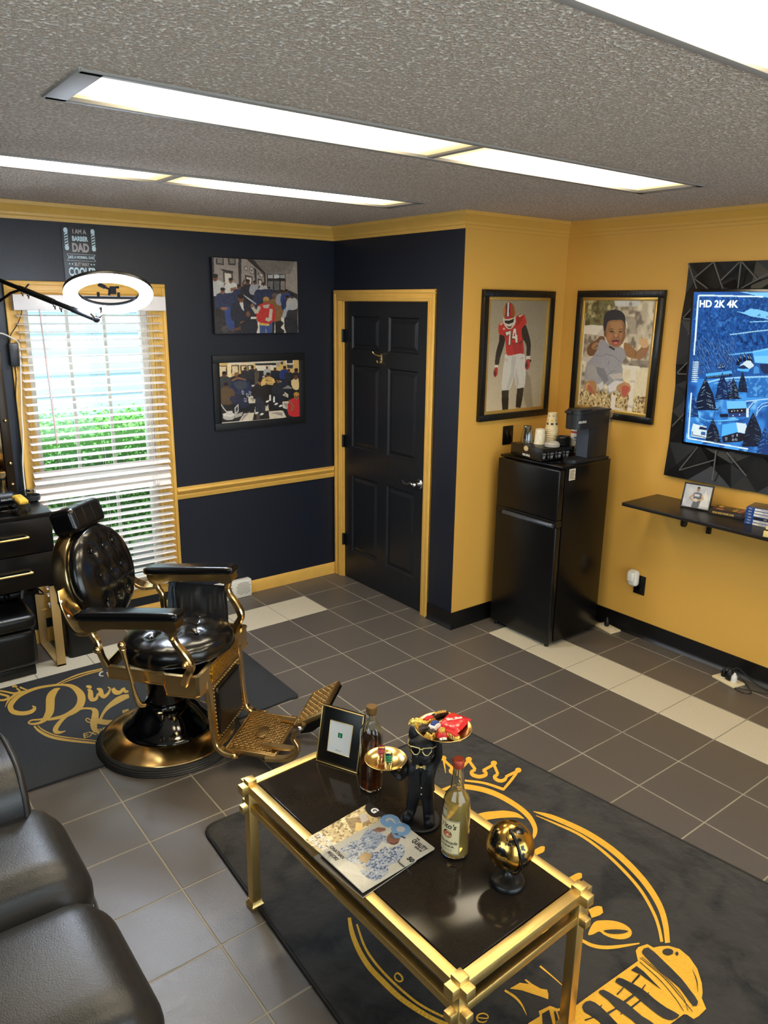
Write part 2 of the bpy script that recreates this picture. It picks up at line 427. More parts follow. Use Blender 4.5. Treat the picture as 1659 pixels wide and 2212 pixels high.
# chair rail on the back wall
RL = [(0, 0), (0.008, 0.0), (0.012, 0.012), (0.016, 0.026), (0.012, 0.034), (0.026, 0.046), (0.034, 0.060), (0.028, 0.072), (0.012, 0.078), (0, 0.08)]
struct(obj('trim_5', sweep(RL, (-0.790, YA, 0), (XB, YA, 0), (0, -1, 0), 0.765, 0, -1, sweep(RL, (XB, YA, 0), (XB, 0.580, 0), (-1, 0, 0), 0.765, -1, 0)), M_trim, smooth=25))
BB = [(0, 0), (0.013, 0), (0.013, 0.062), (0.009, 0.078), (0.005, 0.086), (0, 0.088)]
struct(obj('baseboard_back', sweep(BB, (-0.290, YA, 0), (XB, YA, 0), (0, -1, 0), 0, 0, 0, sweep(BB, (-3.3, YA, 0), (-0.58, YA, 0), (0, -1, 0), 0)), M_trim, smooth=25))
CB = [(0, 0), (0.022, 0.0), (0.018, 0.006), (0.010, 0.018), (0.006, 0.03), (0.006, 0.108), (0, 0.108)]
struct(obj('baseboard_alcove', sweep(CB, (XB, YC, 0), (XD, YC, 0), (0, -1, 0), 0, 1, -1, sweep(CB, (XB, -0.500, 0), (XB, YC, 0), (-1, 0, 0), 0, 0, 1)), M_blackbase, smooth=25))
struct(obj('baseboard_right', sweep(CB, (XD, YC, 0), (XD, YS, 0), (-1, 0, 0), 0, -1, 0), M_blackbase, smooth=25))

# ------------------------------------------------------------------ door
d1 = thing('door_1', None, None, (XB, 0, 0)); d1['kind'] = 'structure'
mb = MB()     # stepped casing, outer edges y -.50..+.576, z 2.105
for (y0, y1) in ((DY1 - 0.004, 0.576), (-0.504, DY0 + 0.004)):
    s_ = 1 if y1 > 0 else -1
    mb.bb(-0.014, -0.0005, y0, y1, 0, DZ - 0.012, 0.003)
    yo0, yo1 = (y1 - 0.022, y1) if s_ > 0 else (y0, y0 + 0.022)
    mb.bb(-0.021, -0.0005, yo0, yo1, 0, 2.086, 0.004)
    yi0, yi1 = (y0 + 0.016, y0 + 0.030) if s_ > 0 else (y1 - 0.030, y1 - 0.016)
    mb.bb(-0.018, -0.0005, yi0, yi1, 0, DZ - 0.012, 0.003)
mb.bb(-0.014, -0.0005, -0.504, 0.576, DZ - 0.012, 2.108, 0.003); mb.bb(-0.021, -0.0005, -0.504, 0.576, 2.086, 2.108, 0.004); mb.bb(-0.018, -0.0005, -0.47, 0.54, 2.054, 2.068, 0.003)
mb.bb(0.0, 0.10, DY1 - 0.016, DY1, 0, DZ); mb.bb(0.0, 0.10, DY0, DY0 + 0.016, 0, DZ); mb.bb(0.0, 0.10, DY0, DY1, DZ - 0.016, DZ)
obj('door_casing', mb, M_trim, d1)
M_door = mat('black_door_paint', (24, 26, 31), 0.36, bump=0.10, bscale=70, stretch=(1, 1, 0.12), var=0.08, vscale=6)
mb = MB(); x0 = 0.012; sy0, sy1, sz0, sz1 = DY0 + 0.017, DY1 - 0.017, 0.008, DZ - 0.018
pan = [(0.395, 0.083, 1.713, 1.938), (-0.019, -0.335, 1.713, 1.938), (0.395, 0.075, 1.020, 1.610), (-0.024, -0.325, 1.020, 1.606), (0.395, 0.072, 0.222, 0.813), (-0.026, -0.327, 0.222, 0.810)]
pan = [(min(a, b_), max(a, b_), c_, d_) for a, b_, c_, d_ in pan]
ysl = sorted({sy0, sy1, -0.33, -0.022, 0.077, 0.395}); zsl = sorted({sz0, sz1, 0.222, 0.811, 1.02, 1.608, 1.713, 1.938})
for a, b_ in zip(ysl[:-1], ysl[1:]):
    for c_, d_ in zip(zsl[:-1], zsl[1:]):
        inp = ((a, b_) in ((-0.33, -0.022), (0.077, 0.395))) and ((c_, d_) in ((0.222, 0.811), (1.02, 1.608), (1.713, 1.938)))
        if not inp: mb.bb(x0, x0 + 0.035, a, b_, c_, d_)
        else:
            mb.bb(x0 + 0.014, x0 + 0.035, a, b_, c_, d_)
            def ringq(o0, xa, o1, xb):
                A = [(xa, a + o0, c_ + o0), (xa, b_ - o0, c_ + o0), (xa, b_ - o0, d_ - o0), (xa, a + o0, d_ - o0)]
                B_ = [(xb, a + o1, c_ + o1), (xb, b_ - o1, c_ + o1), (xb, b_ - o1, d_ - o1), (xb, a + o1, d_ - o1)]
                mb.add(A + B_, [(0, 1, 5, 4), (1, 2, 6, 5), (2, 3, 7, 6), (3, 0, 4, 7)])
            ringq(0, x0, 0.010, x0 + 0.011); ringq(0.010, x0 + 0.011, 0.020, x0 + 0.011); ringq(0.020, x0 + 0.011, 0.042, x0 + 0.003)
            mb.add([(x0 + 0.003, a + 0.042, c_ + 0.042), (x0 + 0.003, b_ - 0.042, c_ + 0.042), (x0 + 0.003, b_ - 0.042, d_ - 0.042), (x0 + 0.003, a + 0.042, d_ - 0.042)], [(0, 1, 2, 3)])
slab = obj('door_panel', mb, M_door, d1, smooth=20)
mb = MB(); hy, hz = -0.372, 0.888
mb.cyl((x0, hy, hz), (x0 - 0.012, hy, hz), 0.034, 0.030, 28, bev=0.003); mb.cyl((x0 - 0.012, hy, hz), (x0 - 0.045, hy, hz), 0.012, 0.014, 16)
mb.cyl((x0 - 0.045, hy, hz), (x0 - 0.060, hy, hz), 0.016, 0.012, 16, bev=0.003)
mb.tube([(x0 - 0.05, hy, hz), (x0 - 0.052, hy + 0.03, hz + 0.006), (x0 - 0.052, hy + 0.07, hz - 0.006), (x0 - 0.05, hy + 0.105, hz - 0.004), (x0 - 0.044, hy + 0.12, hz + 0.008)], [0.011, 0.010, 0.008, 0.007, 0.005], 10, sm=5)
h = obj('door_handle', mb, M_chrome, d1); h['label'] = 'satin nickel lever handle'
for hzz in (1.80, 1.05, 0.30):
    mb = MB(); mb.cyl((-0.004, DY1 - 0.014, hzz - 0.045), (-0.004, DY1 - 0.014, hzz + 0.045), 0.006, seg=10); mb.bb(0.0, 0.010, DY1 - 0.05, DY1 - 0.016, hzz - 0.044, hzz + 0.044)
    obj('hinge', mb, M_black, d1)
mb = MB(); ky, kz = 0.055, 1.668
mb.bb(x0 - 0.004, x0, ky - 0.012, ky + 0.012, kz - 0.035, kz + 0.03, 0.002)
mb.tube([(x0 - 0.003, ky, kz + 0.015), (x0 - 0.02, ky + 0.01, kz + 0.018), (x0 - 0.045, ky + 0.022, kz + 0.03), (x0 - 0.052, ky + 0.028, kz + 0.044)], [0.005, 0.005, 0.004, 0.005], 8, sm=4)
mb.tube([(x0 - 0.003, ky, kz - 0.02), (x0 - 0.014, ky, kz - 0.03), (x0 - 0.03, ky, kz - 0.028), (x0 - 0.036, ky, kz - 0.012)], [0.005, 0.005, 0.004, 0.005], 8, sm=4)
h = obj('coat_hook', mb, M_brass, d1); h['label'] = 'small brass double hook'

# ------------------------------------------------------------------ window
w1 = thing('window_1', None, None, (0, YA, 0)); w1['kind'] = 'structure'
mb = MB()
cx0, cx1, cz1 = -1.692, -0.788, 2.118
for (a, b_) in ((cx0, WX0 + 0.006), (WX1 - 0.006, cx1)):
    mb.bb(a, b_, -0.014, 0, 0.155, WZ1 - 0.006, 0.003)
    oa, ob = (a, a + 0.022) if a < -1.2 else (b_ - 0.022, b_)
    mb.bb(oa, ob, -0.021, 0, 0.155, cz1 - 0.022, 0.004)
    ia, ib = (b_ - 0.028, b_ - 0.012) if a < -1.2 else (a + 0.012, a + 0.028)
    mb.bb(ia, ib, -0.018, 0, 0.155, WZ1 - 0.006, 0.003)
mb.bb(cx0, cx1, -0.014, 0, WZ1 - 0.006, cz1, 0.003); mb.bb(cx0, cx1, -0.021, 0, cz1 - 0.022, cz1, 0.004); mb.bb(cx0 + .03, cx1 - .03, -0.018, 0, WZ1 + 0.010, WZ1 + 0.024, 0.003)
mb.bb(cx0, cx1, -0.02, 0.0, WZ0 - 0.062, WZ0 + 0.006, 0.004); mb.bb(cx0, cx1, -0.03, 0.0, WZ0 - 0.008, WZ0 + 0.006, 0.003)
obj('window_casing', mb, M_trim, w1)
M_wframe = mat('white_window_vinyl', (222, 220, 214), 0.4)
M_brickr = mat('brick_reveal', (150, 104, 84), 0.85, bump=0.4, bscale=60, var=0.25, vscale=30)
mb = MB()     # jamb liners (gold paint) then the white frame
mb.bb(WX0, WX0 + 0.012, 0, 0.075, WZ0, WZ1); mb.bb(WX1 - 0.012, WX1, 0, 0.075, WZ0, WZ1); mb.bb(WX0, WX1, 0, 0.075, WZ1 - 0.012, WZ1); mb.bb(WX0, WX1, 0, 0.075, WZ0, WZ0 + 0.012)
obj('window_jamb', mb, M_trim, w1)
mb = MB(); fy0, fy1 = 0.075, 0.125
mb.bb(WX0, WX0 + 0.055, fy0, fy1, WZ0, WZ1, 0.003); mb.bb(WX1 - 0.055, WX1, fy0, fy1, WZ0, WZ1, 0.003); mb.bb(WX0, WX1, fy0, fy1, WZ1 - 0.05, WZ1, 0.003); mb.bb(WX0, WX1, fy0, fy1, WZ0, WZ0 + 0.055, 0.003)
mb.bb(WX0, WX1, fy0 + .005, fy1, 0.955, 1.000, 0.003)
for k in (1, 2):
    xx = WX0 + 0.055 + (WX1 - WX0 - 0.11) * k / 3; mb.bb(xx - 0.009, xx + 0.009, 0.098, 0.112, WZ0, WZ1)
obj('window_frame', mb, M_wframe, w1)
mb = MB(); mb.bb(WX0 + .05, WX1 - .05, 0.103, 0.107, WZ0 + .05, WZ1 - .05)
obj('window_pane', mb, clear('window_glass', (235, 245, 248), 0.05), w1)

wf = MB()  # frame and glass of the added front window
for k in range(4): xx = SW[0] + (SW[1] - SW[0]) * k / 3; wf.bb(xx - .03, xx + .03, YS - .08, YS - .03, SW[2], SW[3])
for zz in (SW[2] + .03, SW[3] - .03): wf.bb(SW[0], SW[1], YS - .08, YS - .03, zz - .03, zz + .03)
w2 = struct(obj('added_front_window', wf, M_wframe)); g2 = MB(); g2.bb(SW[0], SW[1], YS - .06, YS - .055, SW[2], SW[3]); obj('window_pane', g2, clear('window_glass_2', (235, 245, 248), 0.05), w2)
wf = MB()  # frame and glass of the added left window
for k in range(3): yy = LW[0] + (LW[1] - LW[0]) * k / 2; wf.bb(XW - .08, XW - .03, yy - .03, yy + .03, LW[2], LW[3])
for zz in (LW[2] + .03, LW[3] - .03): wf.bb(XW - .08, XW - .03, LW[0], LW[1], zz - .03, zz + .03)
w3 = struct(obj('added_left_window', wf, M_wframe)); g2 = MB(); g2.bb(XW - .06, XW - .055, LW[0], LW[1], LW[2], LW[3]); obj('window_pane', g2, clear('window_glass_3', (235, 245, 248), 0.05), w3)
# venetian blind
bl = thing('venetian_blind', 'white two inch venetian blind hanging inside the gold window casing', 'blind', (0, YA - 0.035, 0))
M_slat = mat('white_blind_slat', (232, 226, 224), 0.35, spec=0.4)
mb = MB(); bx0, bx1 = -1.652, -0.838
mb.bb(bx0 - .005, bx1 + .005, -0.035, 0.018, 1.985, 2.045, 0.004)
mb.bb(bx0 - .012, bx1 + .022, -0.048, -0.036, 1.962, 2.046, 0.005); mb.bb(bx0 - .012, bx0 - .008, -0.048, 0.016, 1.962, 2.046); mb.bb(bx1 + .018, bx1 + .022, -0.048, 0.016, 1.962, 2.046)
obj('headrail', mb, M_slat, bl)
mb = MB(); zs = 1.935; k = 0; rr = random.Random(4)
zl = []
while zs > 0.29:
    zl.append(zs); zs -= 0.0445 if zs > 0.98 else 0.043
for z_ in zl:
    ang = R(7 + rr.uniform(-1.5, 1.5)); yoff = 0.0
    if abs(z_ - 0.98) < 0.075: ang = R(66) if z_ < 1.0 else R(30)
    rot = Matrix.Rotation(ang, 4, 'X'); sag = rr.uniform(-0.0015, 0.0015)
    mb.box(((bx0 + bx1) / 2, -0.012, z_ + sag), (bx1 - bx0, 0.050, 0.0032), 0.0012, rot=rot, seg=1)
obj('slats', mb, M_slat, bl)
mb = MB()
for cxx in (-1.50, -1.245, -0.965):
    for oy in (-0.034, 0.012): mb.cyl((cxx, oy, 0.25), (cxx, oy, 1.99), 0.0009, seg=5)
for cxx in (-0.93, -0.945, -0.957): mb.cyl((cxx, -0.042, 0.92), (cxx, -0.042, 1.98), 0.0011, seg=5)
obj('cords', mb, M_slat, bl)
mb = MB()
for cxx in (-0.93, -0.945): mb.lathe([(0.003, 0.03), (0.007, 0.02), (0.008, 0.004), (0.002, 0)], 10, Matrix.Translation((cxx, -0.042, 0.90)))
obj('cord_tassel', mb, M_slat, bl)
mb = MB(); mb.cyl((-1.535, -0.046, 1.97), (-1.515, -0.050, 1.22), 0.0045, 0.0055, seg=8)
h = obj('tilt_wand', mb, mat('wand_plastic', (215, 190, 188), 0.2), bl)
mb = MB(); mb.bb(bx0, bx1, -0.037, 0.013, 0.235, 0.258, 0.004); obj('bottom_rail', mb, M_slat, bl)

# ------------------------------------------------------------------ outside the window
M_ground = mat('mulch_ground', (92, 84, 80), 0.95, bump=0.6, bscale=40, var=0.3, vscale=12)
g_ = MB(); g_.bb(-6, 6, YA + .14, 9, -0.25, -0.15); struct(obj('ground_outside', g_, M_ground)); 
M_siding = mat('pale_siding', (178, 204, 212), 0.7)
mb = MB(); mb.bb(-6, 6, 7.0, 7.2, -0.15, 5.0)
for k in range(18): mb.bb(-6, 6, 6.96, 7.01, -0.1 + k * 0.28, 0.15 + k * 0.28, 0.01)
tag(obj('neighbouring_building', mb, M_siding), 'pale sided building across the yard behind the hedge', 'building')
M_leaf = mat('hedge_leaf', (150, 222, 112), 0.45, var=0.35, vscale=18, spec=0.4)
M_hcore = mat('hedge_core', (72, 122, 56), 0.9, bump=0.5, bscale=30)
hd = thing('hedge', 'clipped leafy green hedge outside the window', 'hedge', (-0.5, 1.95, 0.22))
mb = MB(); cushion((4.2, 0.96, 0.90), 14, 0.3, 0, mb, Matrix.Translation((0, 0, 0.43))); obj('foliage_mass', mb, M_hcore, hd)
vs = []; fs = []; rl = random.Random(11)
for k in range(15000):
    if k < 9000: x, y, z = rl.uniform(-2.1, 2.1), -0.5 - rl.uniform(-.04, .06), rl.uniform(-0.02, .90)
    else: x, y, z = rl.uniform(-2.1, 2.1), rl.uniform(-.52, .5), .90 + rl.gauss(0, .02) + .02 * math.sin(x * 9)
    a, e_ = rl.uniform(0, 2 * PI), rl.uniform(-0.7, 0.9); L = rl.uniform(.018, .034); W_ = L * .42
    d = Vector((math.cos(a) * math.cos(e_), math.sin(a) * math.cos(e_), math.sin(e_))); s_ = d.cross(Vector((rl.uniform(-1, 1), rl.uniform(-1, 1), rl.uniform(-1, 1)))).normalized()
    p = Vector((x, y, z)); o_ = len(vs); vs += [p, p + d * L * .5 + s_ * W_, p + d * L, p + d * L * .5 - s_ * W_]; fs.append((o_, o_ + 1, o_ + 2, o_ + 3))
mb = MB(); mb.add(vs, fs); lf = obj('leaves', mb, M_leaf, hd, smooth=0); lf['kind'] = 'stuff'
for k in range(12):
    mb = MB(); mb.cyl((-1.9 + k * .35, .02 * (k % 3), -.37), (-1.9 + k * .35, 0, .15), .02, .014, 8); obj('stem', mb, M_hcore, hd)

# ------------------------------------------------------------------ ceiling light fixtures
M_lframe = mat('grey_white_enamel', (150, 145, 140), 0.6)
def diffuser_mat():
    m, nt, b = newmat('lit_diffuser')
    tc = nt.nodes.new('ShaderNodeTexCoord'); sp = nt.nodes.new('ShaderNodeSeparateXYZ'); nt.links.new(tc.outputs['Generated'], sp.inputs[0])
    # brighter along the tubes, a little dimmer and yellower towards the ends of each panel
    def parab(o):
        a = nt.nodes.new('ShaderNodeMath'); a.operation = 'MULTIPLY_ADD'; a.inputs[1].default_value = 2; a.inputs[2].default_value = -1; nt.links.new(o, a.inputs[0])
        c = nt.nodes.new('ShaderNodeMath'); c.operation = 'POWER'; c.inputs[1].default_value = 3
        ab = nt.nodes.new('ShaderNodeMath'); ab.operation = 'ABSOLUTE'; nt.links.new(a.outputs[0], ab.inputs[0]); nt.links.new(ab.outputs[0], c.inputs[0]); return c.outputs[0]
    e = parab(sp.outputs[0])
    mx = nt.nodes.new('ShaderNodeMix'); mx.data_type = 'RGBA'; nt.links.new(e, mx.inputs[0])
    mx.inputs[6].default_value = (1.0, 0.86, 0.62, 1); mx.inputs[7].default_value = (0.95, 0.74, 0.34, 1)
    nt.links.new(mx.outputs[2], b.inputs['Emission Color'])
    om = nt.nodes.new('ShaderNodeMath'); om.operation = 'SUBTRACT'; om.inputs[0].default_value = 1.0; nt.links.new(e, om.inputs[1])
    pw = nt.nodes.new('ShaderNodeMath'); pw.operation = 'POWER'; pw.inputs[1].default_value = 2.2; nt.links.new(om.outputs[0], pw.inputs[0])
    ma = nt.nodes.new('ShaderNodeMath'); ma.operation = 'MULTIPLY_ADD'; ma.inputs[1].default_value = LAMP * 1.25; ma.inputs[2].default_value = 0.55; nt.links.new(pw.outputs[0], ma.inputs[0])
    nt.links.new(ma.outputs[0], b.inputs['Emission Strength'])
    b.inputs['Base Color'].default_value = (0.16, 0.14, 0.09, 1); b.inputs['Roughness'].default_value = 0.5
    return m
LAMP = 9.0
M_diff = diffuser_mat()
LBL = ['long recessed two-panel fluorescent light in the middle of the ceiling', 'recessed fluorescent light nearest the blue window wall', 'bright fluorescent light at the top right corner of the photo', None]
for k, (a, b_, c_, d_) in enumerate(FX):
    if k == 3: continue
    L = thing('ceiling_light', LBL[k], 'ceiling light', ((a + b_) / 2, (c_ + d_) / 2, ZC), 0, 'recessed fluorescent ceiling lights')
    hx, hy_ = (b_ - a) / 2, (d_ - c_) / 2
    mb = MB(); mb.bb(-hx, hx, -hy_ - .004, -hy_ + .022, -0.006, 0.008, .002); mb.bb(-hx, hx, hy_ - .022, hy_ + .004, -0.006, 0.008, .002)
    mb.bb(-hx - .004, -hx + .055, -hy_, hy_, -0.006, 0.008, .002); mb.bb(hx - .055, hx + .004, -hy_, hy_, -0.006, 0.008, .002); mb.bb(-0.014, 0.014, -hy_, hy_, -0.003, 0.008, .002)
    mb.bb(-hx, hx, -hy_, hy_, 0.09, 0.10); mb.bb(-hx, hx, -hy_, -hy_ + .003, 0.0, 0.1); mb.bb(-hx, hx, hy_ - .003, hy_, 0.0, 0.1)
    obj('fixture_frame', mb, M_lframe, L)
    for (p, q) in ((-hx + .05, -0.012), (0.012, hx - .05)):
        mb = MB(); mb.bb(p, q, -hy_ + .018, hy_ - .018, 0.004, 0.008); obj('diffuser', mb, M_diff, L)
# world: overcast daylight
wd = bpy.data.worlds.new('sky'); SC.world = wd; wd.use_nodes = True
bg = wd.node_tree.nodes['Background']
sky = wd.node_tree.nodes.new('ShaderNodeTexSky'); sky.sky_type = 'HOSEK_WILKIE'; sky.turbidity = 6; sky.sun_direction = (0.3, -0.5, 0.8)
mxw = wd.node_tree.nodes.new('ShaderNodeMix'); mxw.data_type = 'RGBA'; mxw.inputs[0].default_value = 0.95
wd.node_tree.links.new(sky.outputs[0], mxw.inputs[6]); mxw.inputs[7].default_value = (1.0, 0.97, 0.98, 1)
wd.node_tree.links.new(mxw.outputs[2], bg.inputs[0]); bg.inputs[1].default_value = 3.0
pl = bpy.data.lights.new('window_portal', 'AREA'); pl.shape = 'RECTANGLE'; pl.size = WX1 - WX0; pl.size_y = WZ1 - WZ0
po = bpy.data.objects.new('window_portal', pl); COL.objects.link(po); po.location = ((WX0 + WX1) / 2, YA + .16, (WZ0 + WZ1) / 2); po.rotation_euler = (R(-90), 0, 0)
pl.cycles.is_portal = True
for nm, loc, rot, sx_, sy_ in (('added_front_window_portal', ((SW[0] + SW[1]) / 2, YS - .14, (SW[2] + SW[3]) / 2), (R(90), 0, 0), SW[1] - SW[0], SW[3] - SW[2]), ('added_left_window_portal', (XW - .14, (LW[0] + LW[1]) / 2, (LW[2] + LW[3]) / 2), (0, R(-90), 0), LW[3] - LW[2], LW[1] - LW[0])):
    q = bpy.data.lights.new(nm, 'AREA'); q.shape = 'RECTANGLE'; q.size = sx_; q.size_y = sy_; q.cycles.is_portal = True
    qo = bpy.data.objects.new(nm, q); COL.objects.link(qo); qo.location = loc; qo.rotation_euler = rot
SC.view_settings.view_transform = 'Standard'; SC.view_settings.look = 'None'; SC.view_settings.gamma = 1; SC.view_settings.use_curve_mapping = False
SC.view_settings.exposure = 0.87
SC.cycles.max_bounces = 12; SC.cycles.transparent_max_bounces = 24; SC.cycles.sample_clamp_indirect = 6
# ================================================================== wall pieces
M_print = vcmat('printed_picture', 0.45)
M_glossprint = vcmat('glazed_print', 0.35, coat=0.35)
SKIN = [(112, 74, 50), (92, 60, 42), (134, 92, 64), (78, 52, 38)]
def crop(ox, oy, s): return lambda x, y: (ox + x / s, oy + y / s)
def onpl(x, y, P0, N):
    d = ray(x, y); N = np.array(N); return CAM + d * (N @ (np.array(P0) - CAM)) / (N @ d)

# ---- tin sign
sx0, sx1, sz0, sz1 = -1.362, -1.165, 2.125, 2.418
t = thing('tin_sign', 'dark barber dad tin sign on the navy wall above the window', 'sign', ((sx0 + sx1) / 2, YA, (sz0 + sz1) / 2))
hw, hh = (sx1 - sx0) / 2, (sz1 - sz0) / 2
M_sign = mat('sign_charcoal', (58, 60, 66), 0.4); M_sgrey = mat('sign_grey_ink', (170, 166, 168), 0.5); M_sblue = mat('sign_pale_blue_ink', (196, 222, 232), 0.5)
mb = MB(); mb.box((0, -0.004, 0), (2 * hw, 0.003, 2 * hh), 0.001, 0); obj('plate', mb, M_sign, t)
mb = MB()
def stx(s, x, z, size, xs, mi, off=0.0): text(mb, s, plane_M((x, -0.0060, z), (1, 0, 0), (0, 0, 1)), size, mi, xs=xs, offset=off)
stx('I AM A', 0.0, .117, .032, .80, 0, .0012); stx('BARBER', 0.0, .079, .034, .72, 1, .0016); stx('DAD', 0.0, .030, .062, .70, 0, .003)
stx('LIKE A NORMAL DAD', 0.0, -.020, .0205, .72, 1, .0006); stx('BUT WAY', 0.0, -.058, .026, .70, 0, .0008); stx('COOLER', 0.0, -.100, .062, .62, 1, .0022)
for (a, b_) in (((-.078, -.003), (.078, -.003)), ((-.078, -.038), (.078, -.038)), ((-.078, -.003), (-.068, -.020)), ((-.078, -.038), (-.068, -.020)), ((.078, -.003), (.068, -.020)), ((.078, -.038), (.068, -.020))):
    mb.tube([(a[0], -.006, a[1]), (b_[0], -.006, b_[1])], 1, rect=(.0016, .0008), mi=1, up=(0, 1, 0))
for x in (-.068, -.052, .052, .068):
    mb.prism([(.006 * math.sin(k * PI / 5) * (1 if k % 2 == 0 else .45), .006 * math.cos(k * PI / 5) * (1 if k % 2 == 0 else .45)) for k in range(10)], .0004, plane_M((x, -.0058, -.056), (1, 0, 0), (0, 0, 1)), 1)
for sx in (-1, 1):
    for (zc_, r_) in ((.122, .0115), (.030, .0115)):
        mb.prism([(r_ * math.cos(a * PI / 8), r_ * 1.25 * math.sin(a * PI / 8)) for a in range(16)], .0005, plane_M((sx * .074, -.0058, zc_), (1, 0, 0), (0, 0, 1)), 1)
    for k in range(5):
        z0 = .042 + k * .0145; mb.prism([(-.008, z0 - .004), (.008, z0 + .004), (.008, z0 + .011), (-.008, z0 + .003)], .0004, plane_M((sx * .074, -.0058, 0), (1, 0, 0), (0, 0, 1)), 1)
    for e in (-.009, .009): mb.box((sx * .074 + e, -.0058, .076), (.0012, .0005, .085), mi=1)
obj('lettering', mb, [M_sgrey, M_sblue], t, smooth=0)

# ---- upper canvas painting
def person(c, x, y, s, top, skin=0, leg=None, lean=0.0, hair=(28, 22, 20)):
    # x, y = top of head, s = head height; small painted figure
    c.poly([(x - s * 1.1 + lean * s, y + s * 1.15), (x + s * 1.1 + lean * s, y + s * 1.15), (x + s * 1.25 + lean * 2 * s, y + s * 3.6), (x - s * 1.25 + lean * 2 * s, y + s * 3.6)], top, sm=3)
    if leg: c.poly([(x - s * .95 + lean * 2 * s, y + s * 3.4), (x + s * .95 + lean * 2 * s, y + s * 3.4), (x + s * .9, y + s * 6.5), (x + .1 * s, y + s * 6.5), (x, y + 4.3 * s), (x - .1 * s, y + 6.5 * s), (x - s * .9, y + s * 6.5)], leg)
    c.ell(x, y + s * .55, s * .42, s * .58, SKIN[skin]); c.ell(x, y + s * .25, s * .46, s * .33, hair)
    c.line([(x - s * .18, y + s * .78), (x + s * .18, y + s * .78)], s * .08, (60, 34, 26)); c.ell(x - s * .17, y + s * .52, s * .06, s * .05, (20, 14, 12)); c.ell(x + s * .17, y + s * .52, s * .06, s * .05, (20, 14, 12))
px0, px1, pz0, pz1 = -0.480, 0.141, 1.820, 2.288; YF = YA - 0.036
cr = crop(440, 540, 7.54)
def pm(x, y):
    P = ony(YF, *cr(x, y)); return ((P[0] - px0) / (px1 - px0), (pz1 - P[2]) / (pz1 - pz0))
c = Cv(230, 176, (148, 136, 128), pm)
c.poly([(640, 120), (1520, 150), (1500, 380), (1010, 392), (800, 170)], (112, 104, 98)); c.poly([(1010, 392), (1410, 385), (1475, 190), (1480, 170), (1300, 340)], (124, 116, 110))
c.poly([(1410, 385), (1500, 160), (1520, 740), (1420, 720)], (150, 140, 132)); c.poly([(560, 120), (612, 120), (612, 700), (575, 700)], (52, 46, 44)); c.poly([(640, 100), (760, 100), (1010, 380), (980, 400)], (48, 42, 40))
c.poly([(110, 120), (165, 120), (170, 480), (125, 470)], (58, 60, 66)); c.poly([(820, 290), (855, 310), (870, 640), (838, 640)], (50, 44, 42)); c.poly([(975, 380), (1010, 395), (1015, 620), (985, 610)], (50, 44, 42))
for q in ([(195, 130), (325, 130), (325, 245), (200, 235)], [(395, 130), (520, 130), (520, 245), (400, 240)]): c.poly(q, (56, 52, 50)); c.poly([(q[0][0] + 22, 130), (q[1][0] - 18, 130), (q[2][0] - 18, 222), (q[3][0] + 20, 212)], (120, 112, 104))
c.poly([(275, 305), (485, 345), (470, 375), (300, 340)], (46, 42, 40)); c.poly([(310, 345), (475, 370), (470, 620), (330, 620)], (66, 60, 56)); c.poly([(340, 372), (450, 388), (450, 620), (350, 620)], (206, 196, 184))
c.ell(688, 300, 30, 36, (60, 50, 44)); c.ell(688, 300, 22, 27, (178, 166, 154))
for (a, b_, d_, e_) in ((750, 265, 812, 392), (865, 345, 900, 412), (912, 360, 962, 450)): c.poly([(a, b_), (d_, b_ + 24), (d_, e_), (a, e_ - 20)], (44, 40, 38)); c.poly([(a + 8, b_ + 14), (d_ - 8, b_ + 34), (d_ - 8, e_ - 12), (a + 8, e_ - 30)], (200, 192, 184)); c.poly([(a + 22, b_ + 40), (d_ - 20, b_ + 50), (d_ - 20, e_ - 30), (a + 22, e_ - 44)], (40, 40, 44))
c.poly([(672, 405), (795, 430), (788, 640), (690, 640)], (54, 48, 46)); c.poly([(700, 440), (778, 452), (772, 640), (705, 640)], (196, 186, 176))
c.poly([(880, 465), (955, 480), (950, 600), (890, 600)], (54, 48, 46)); c.poly([(900, 495), (940, 500), (938, 590), (902, 590)], (190, 182, 172))
c.poly([(1028, 392), (1335, 392), (1335, 690), (1035, 690)], (40, 34, 32))
for (a, b_, d_, e_, k) in ((1045, 402, 1130, 460, (168, 170, 174)), (1145, 402, 1230, 460, (196, 196, 198)), (1245, 402, 1325, 460, (150, 148, 146)), (1045, 505, 1128, 690, (104, 102, 104)), (1150, 505, 1232, 690, (92, 92, 96)), (1255, 505, 1322, 690, (130, 120, 112))): c.poly([(a, b_), (d_, b_), (d_, e_), (a, e_)], k)
c.poly([(100, 640), (700, 640), (1400, 660), (1530, 720), (1530, 1400), (120, 1400)], (44, 42, 46)); 
# checker floor
c.poly([(700, 1090), (1350, 1090), (1400, 1400), (640, 1400)], (206, 198, 186))
for q in ([(780, 1160), (880, 1160), (870, 1225), (830, 1225)], [(1230, 1130), (1310, 1190), (1260, 1260), (1225, 1200)], [(1250, 1260), (1320, 1320), (1290, 1380), (1230, 1340)], [(720, 1240), (860, 1260), (800, 1380), (700, 1330)]): c.poly(q, (36, 34, 36))
person(c, 185, 395, 105, (182, 180, 178), 0, (30, 28, 30)); c.poly([(210, 520), (370, 530), (365, 570), (230, 580)], (186, 184, 182)); c.ell(350, 560, 26, 26, SKIN[2])
person(c, 440, 455, 80, (196, 194, 190), 2); c.poly([(430, 620), (540, 600), (530, 640), (440, 690)], SKIN[2])
c.poly([(225, 720), (430, 700), (560, 660), (640, 700), (830, 780), (860, 880), (790, 1010), (560, 1080), (270, 960), (215, 860)], (40, 48, 78), sm=3)
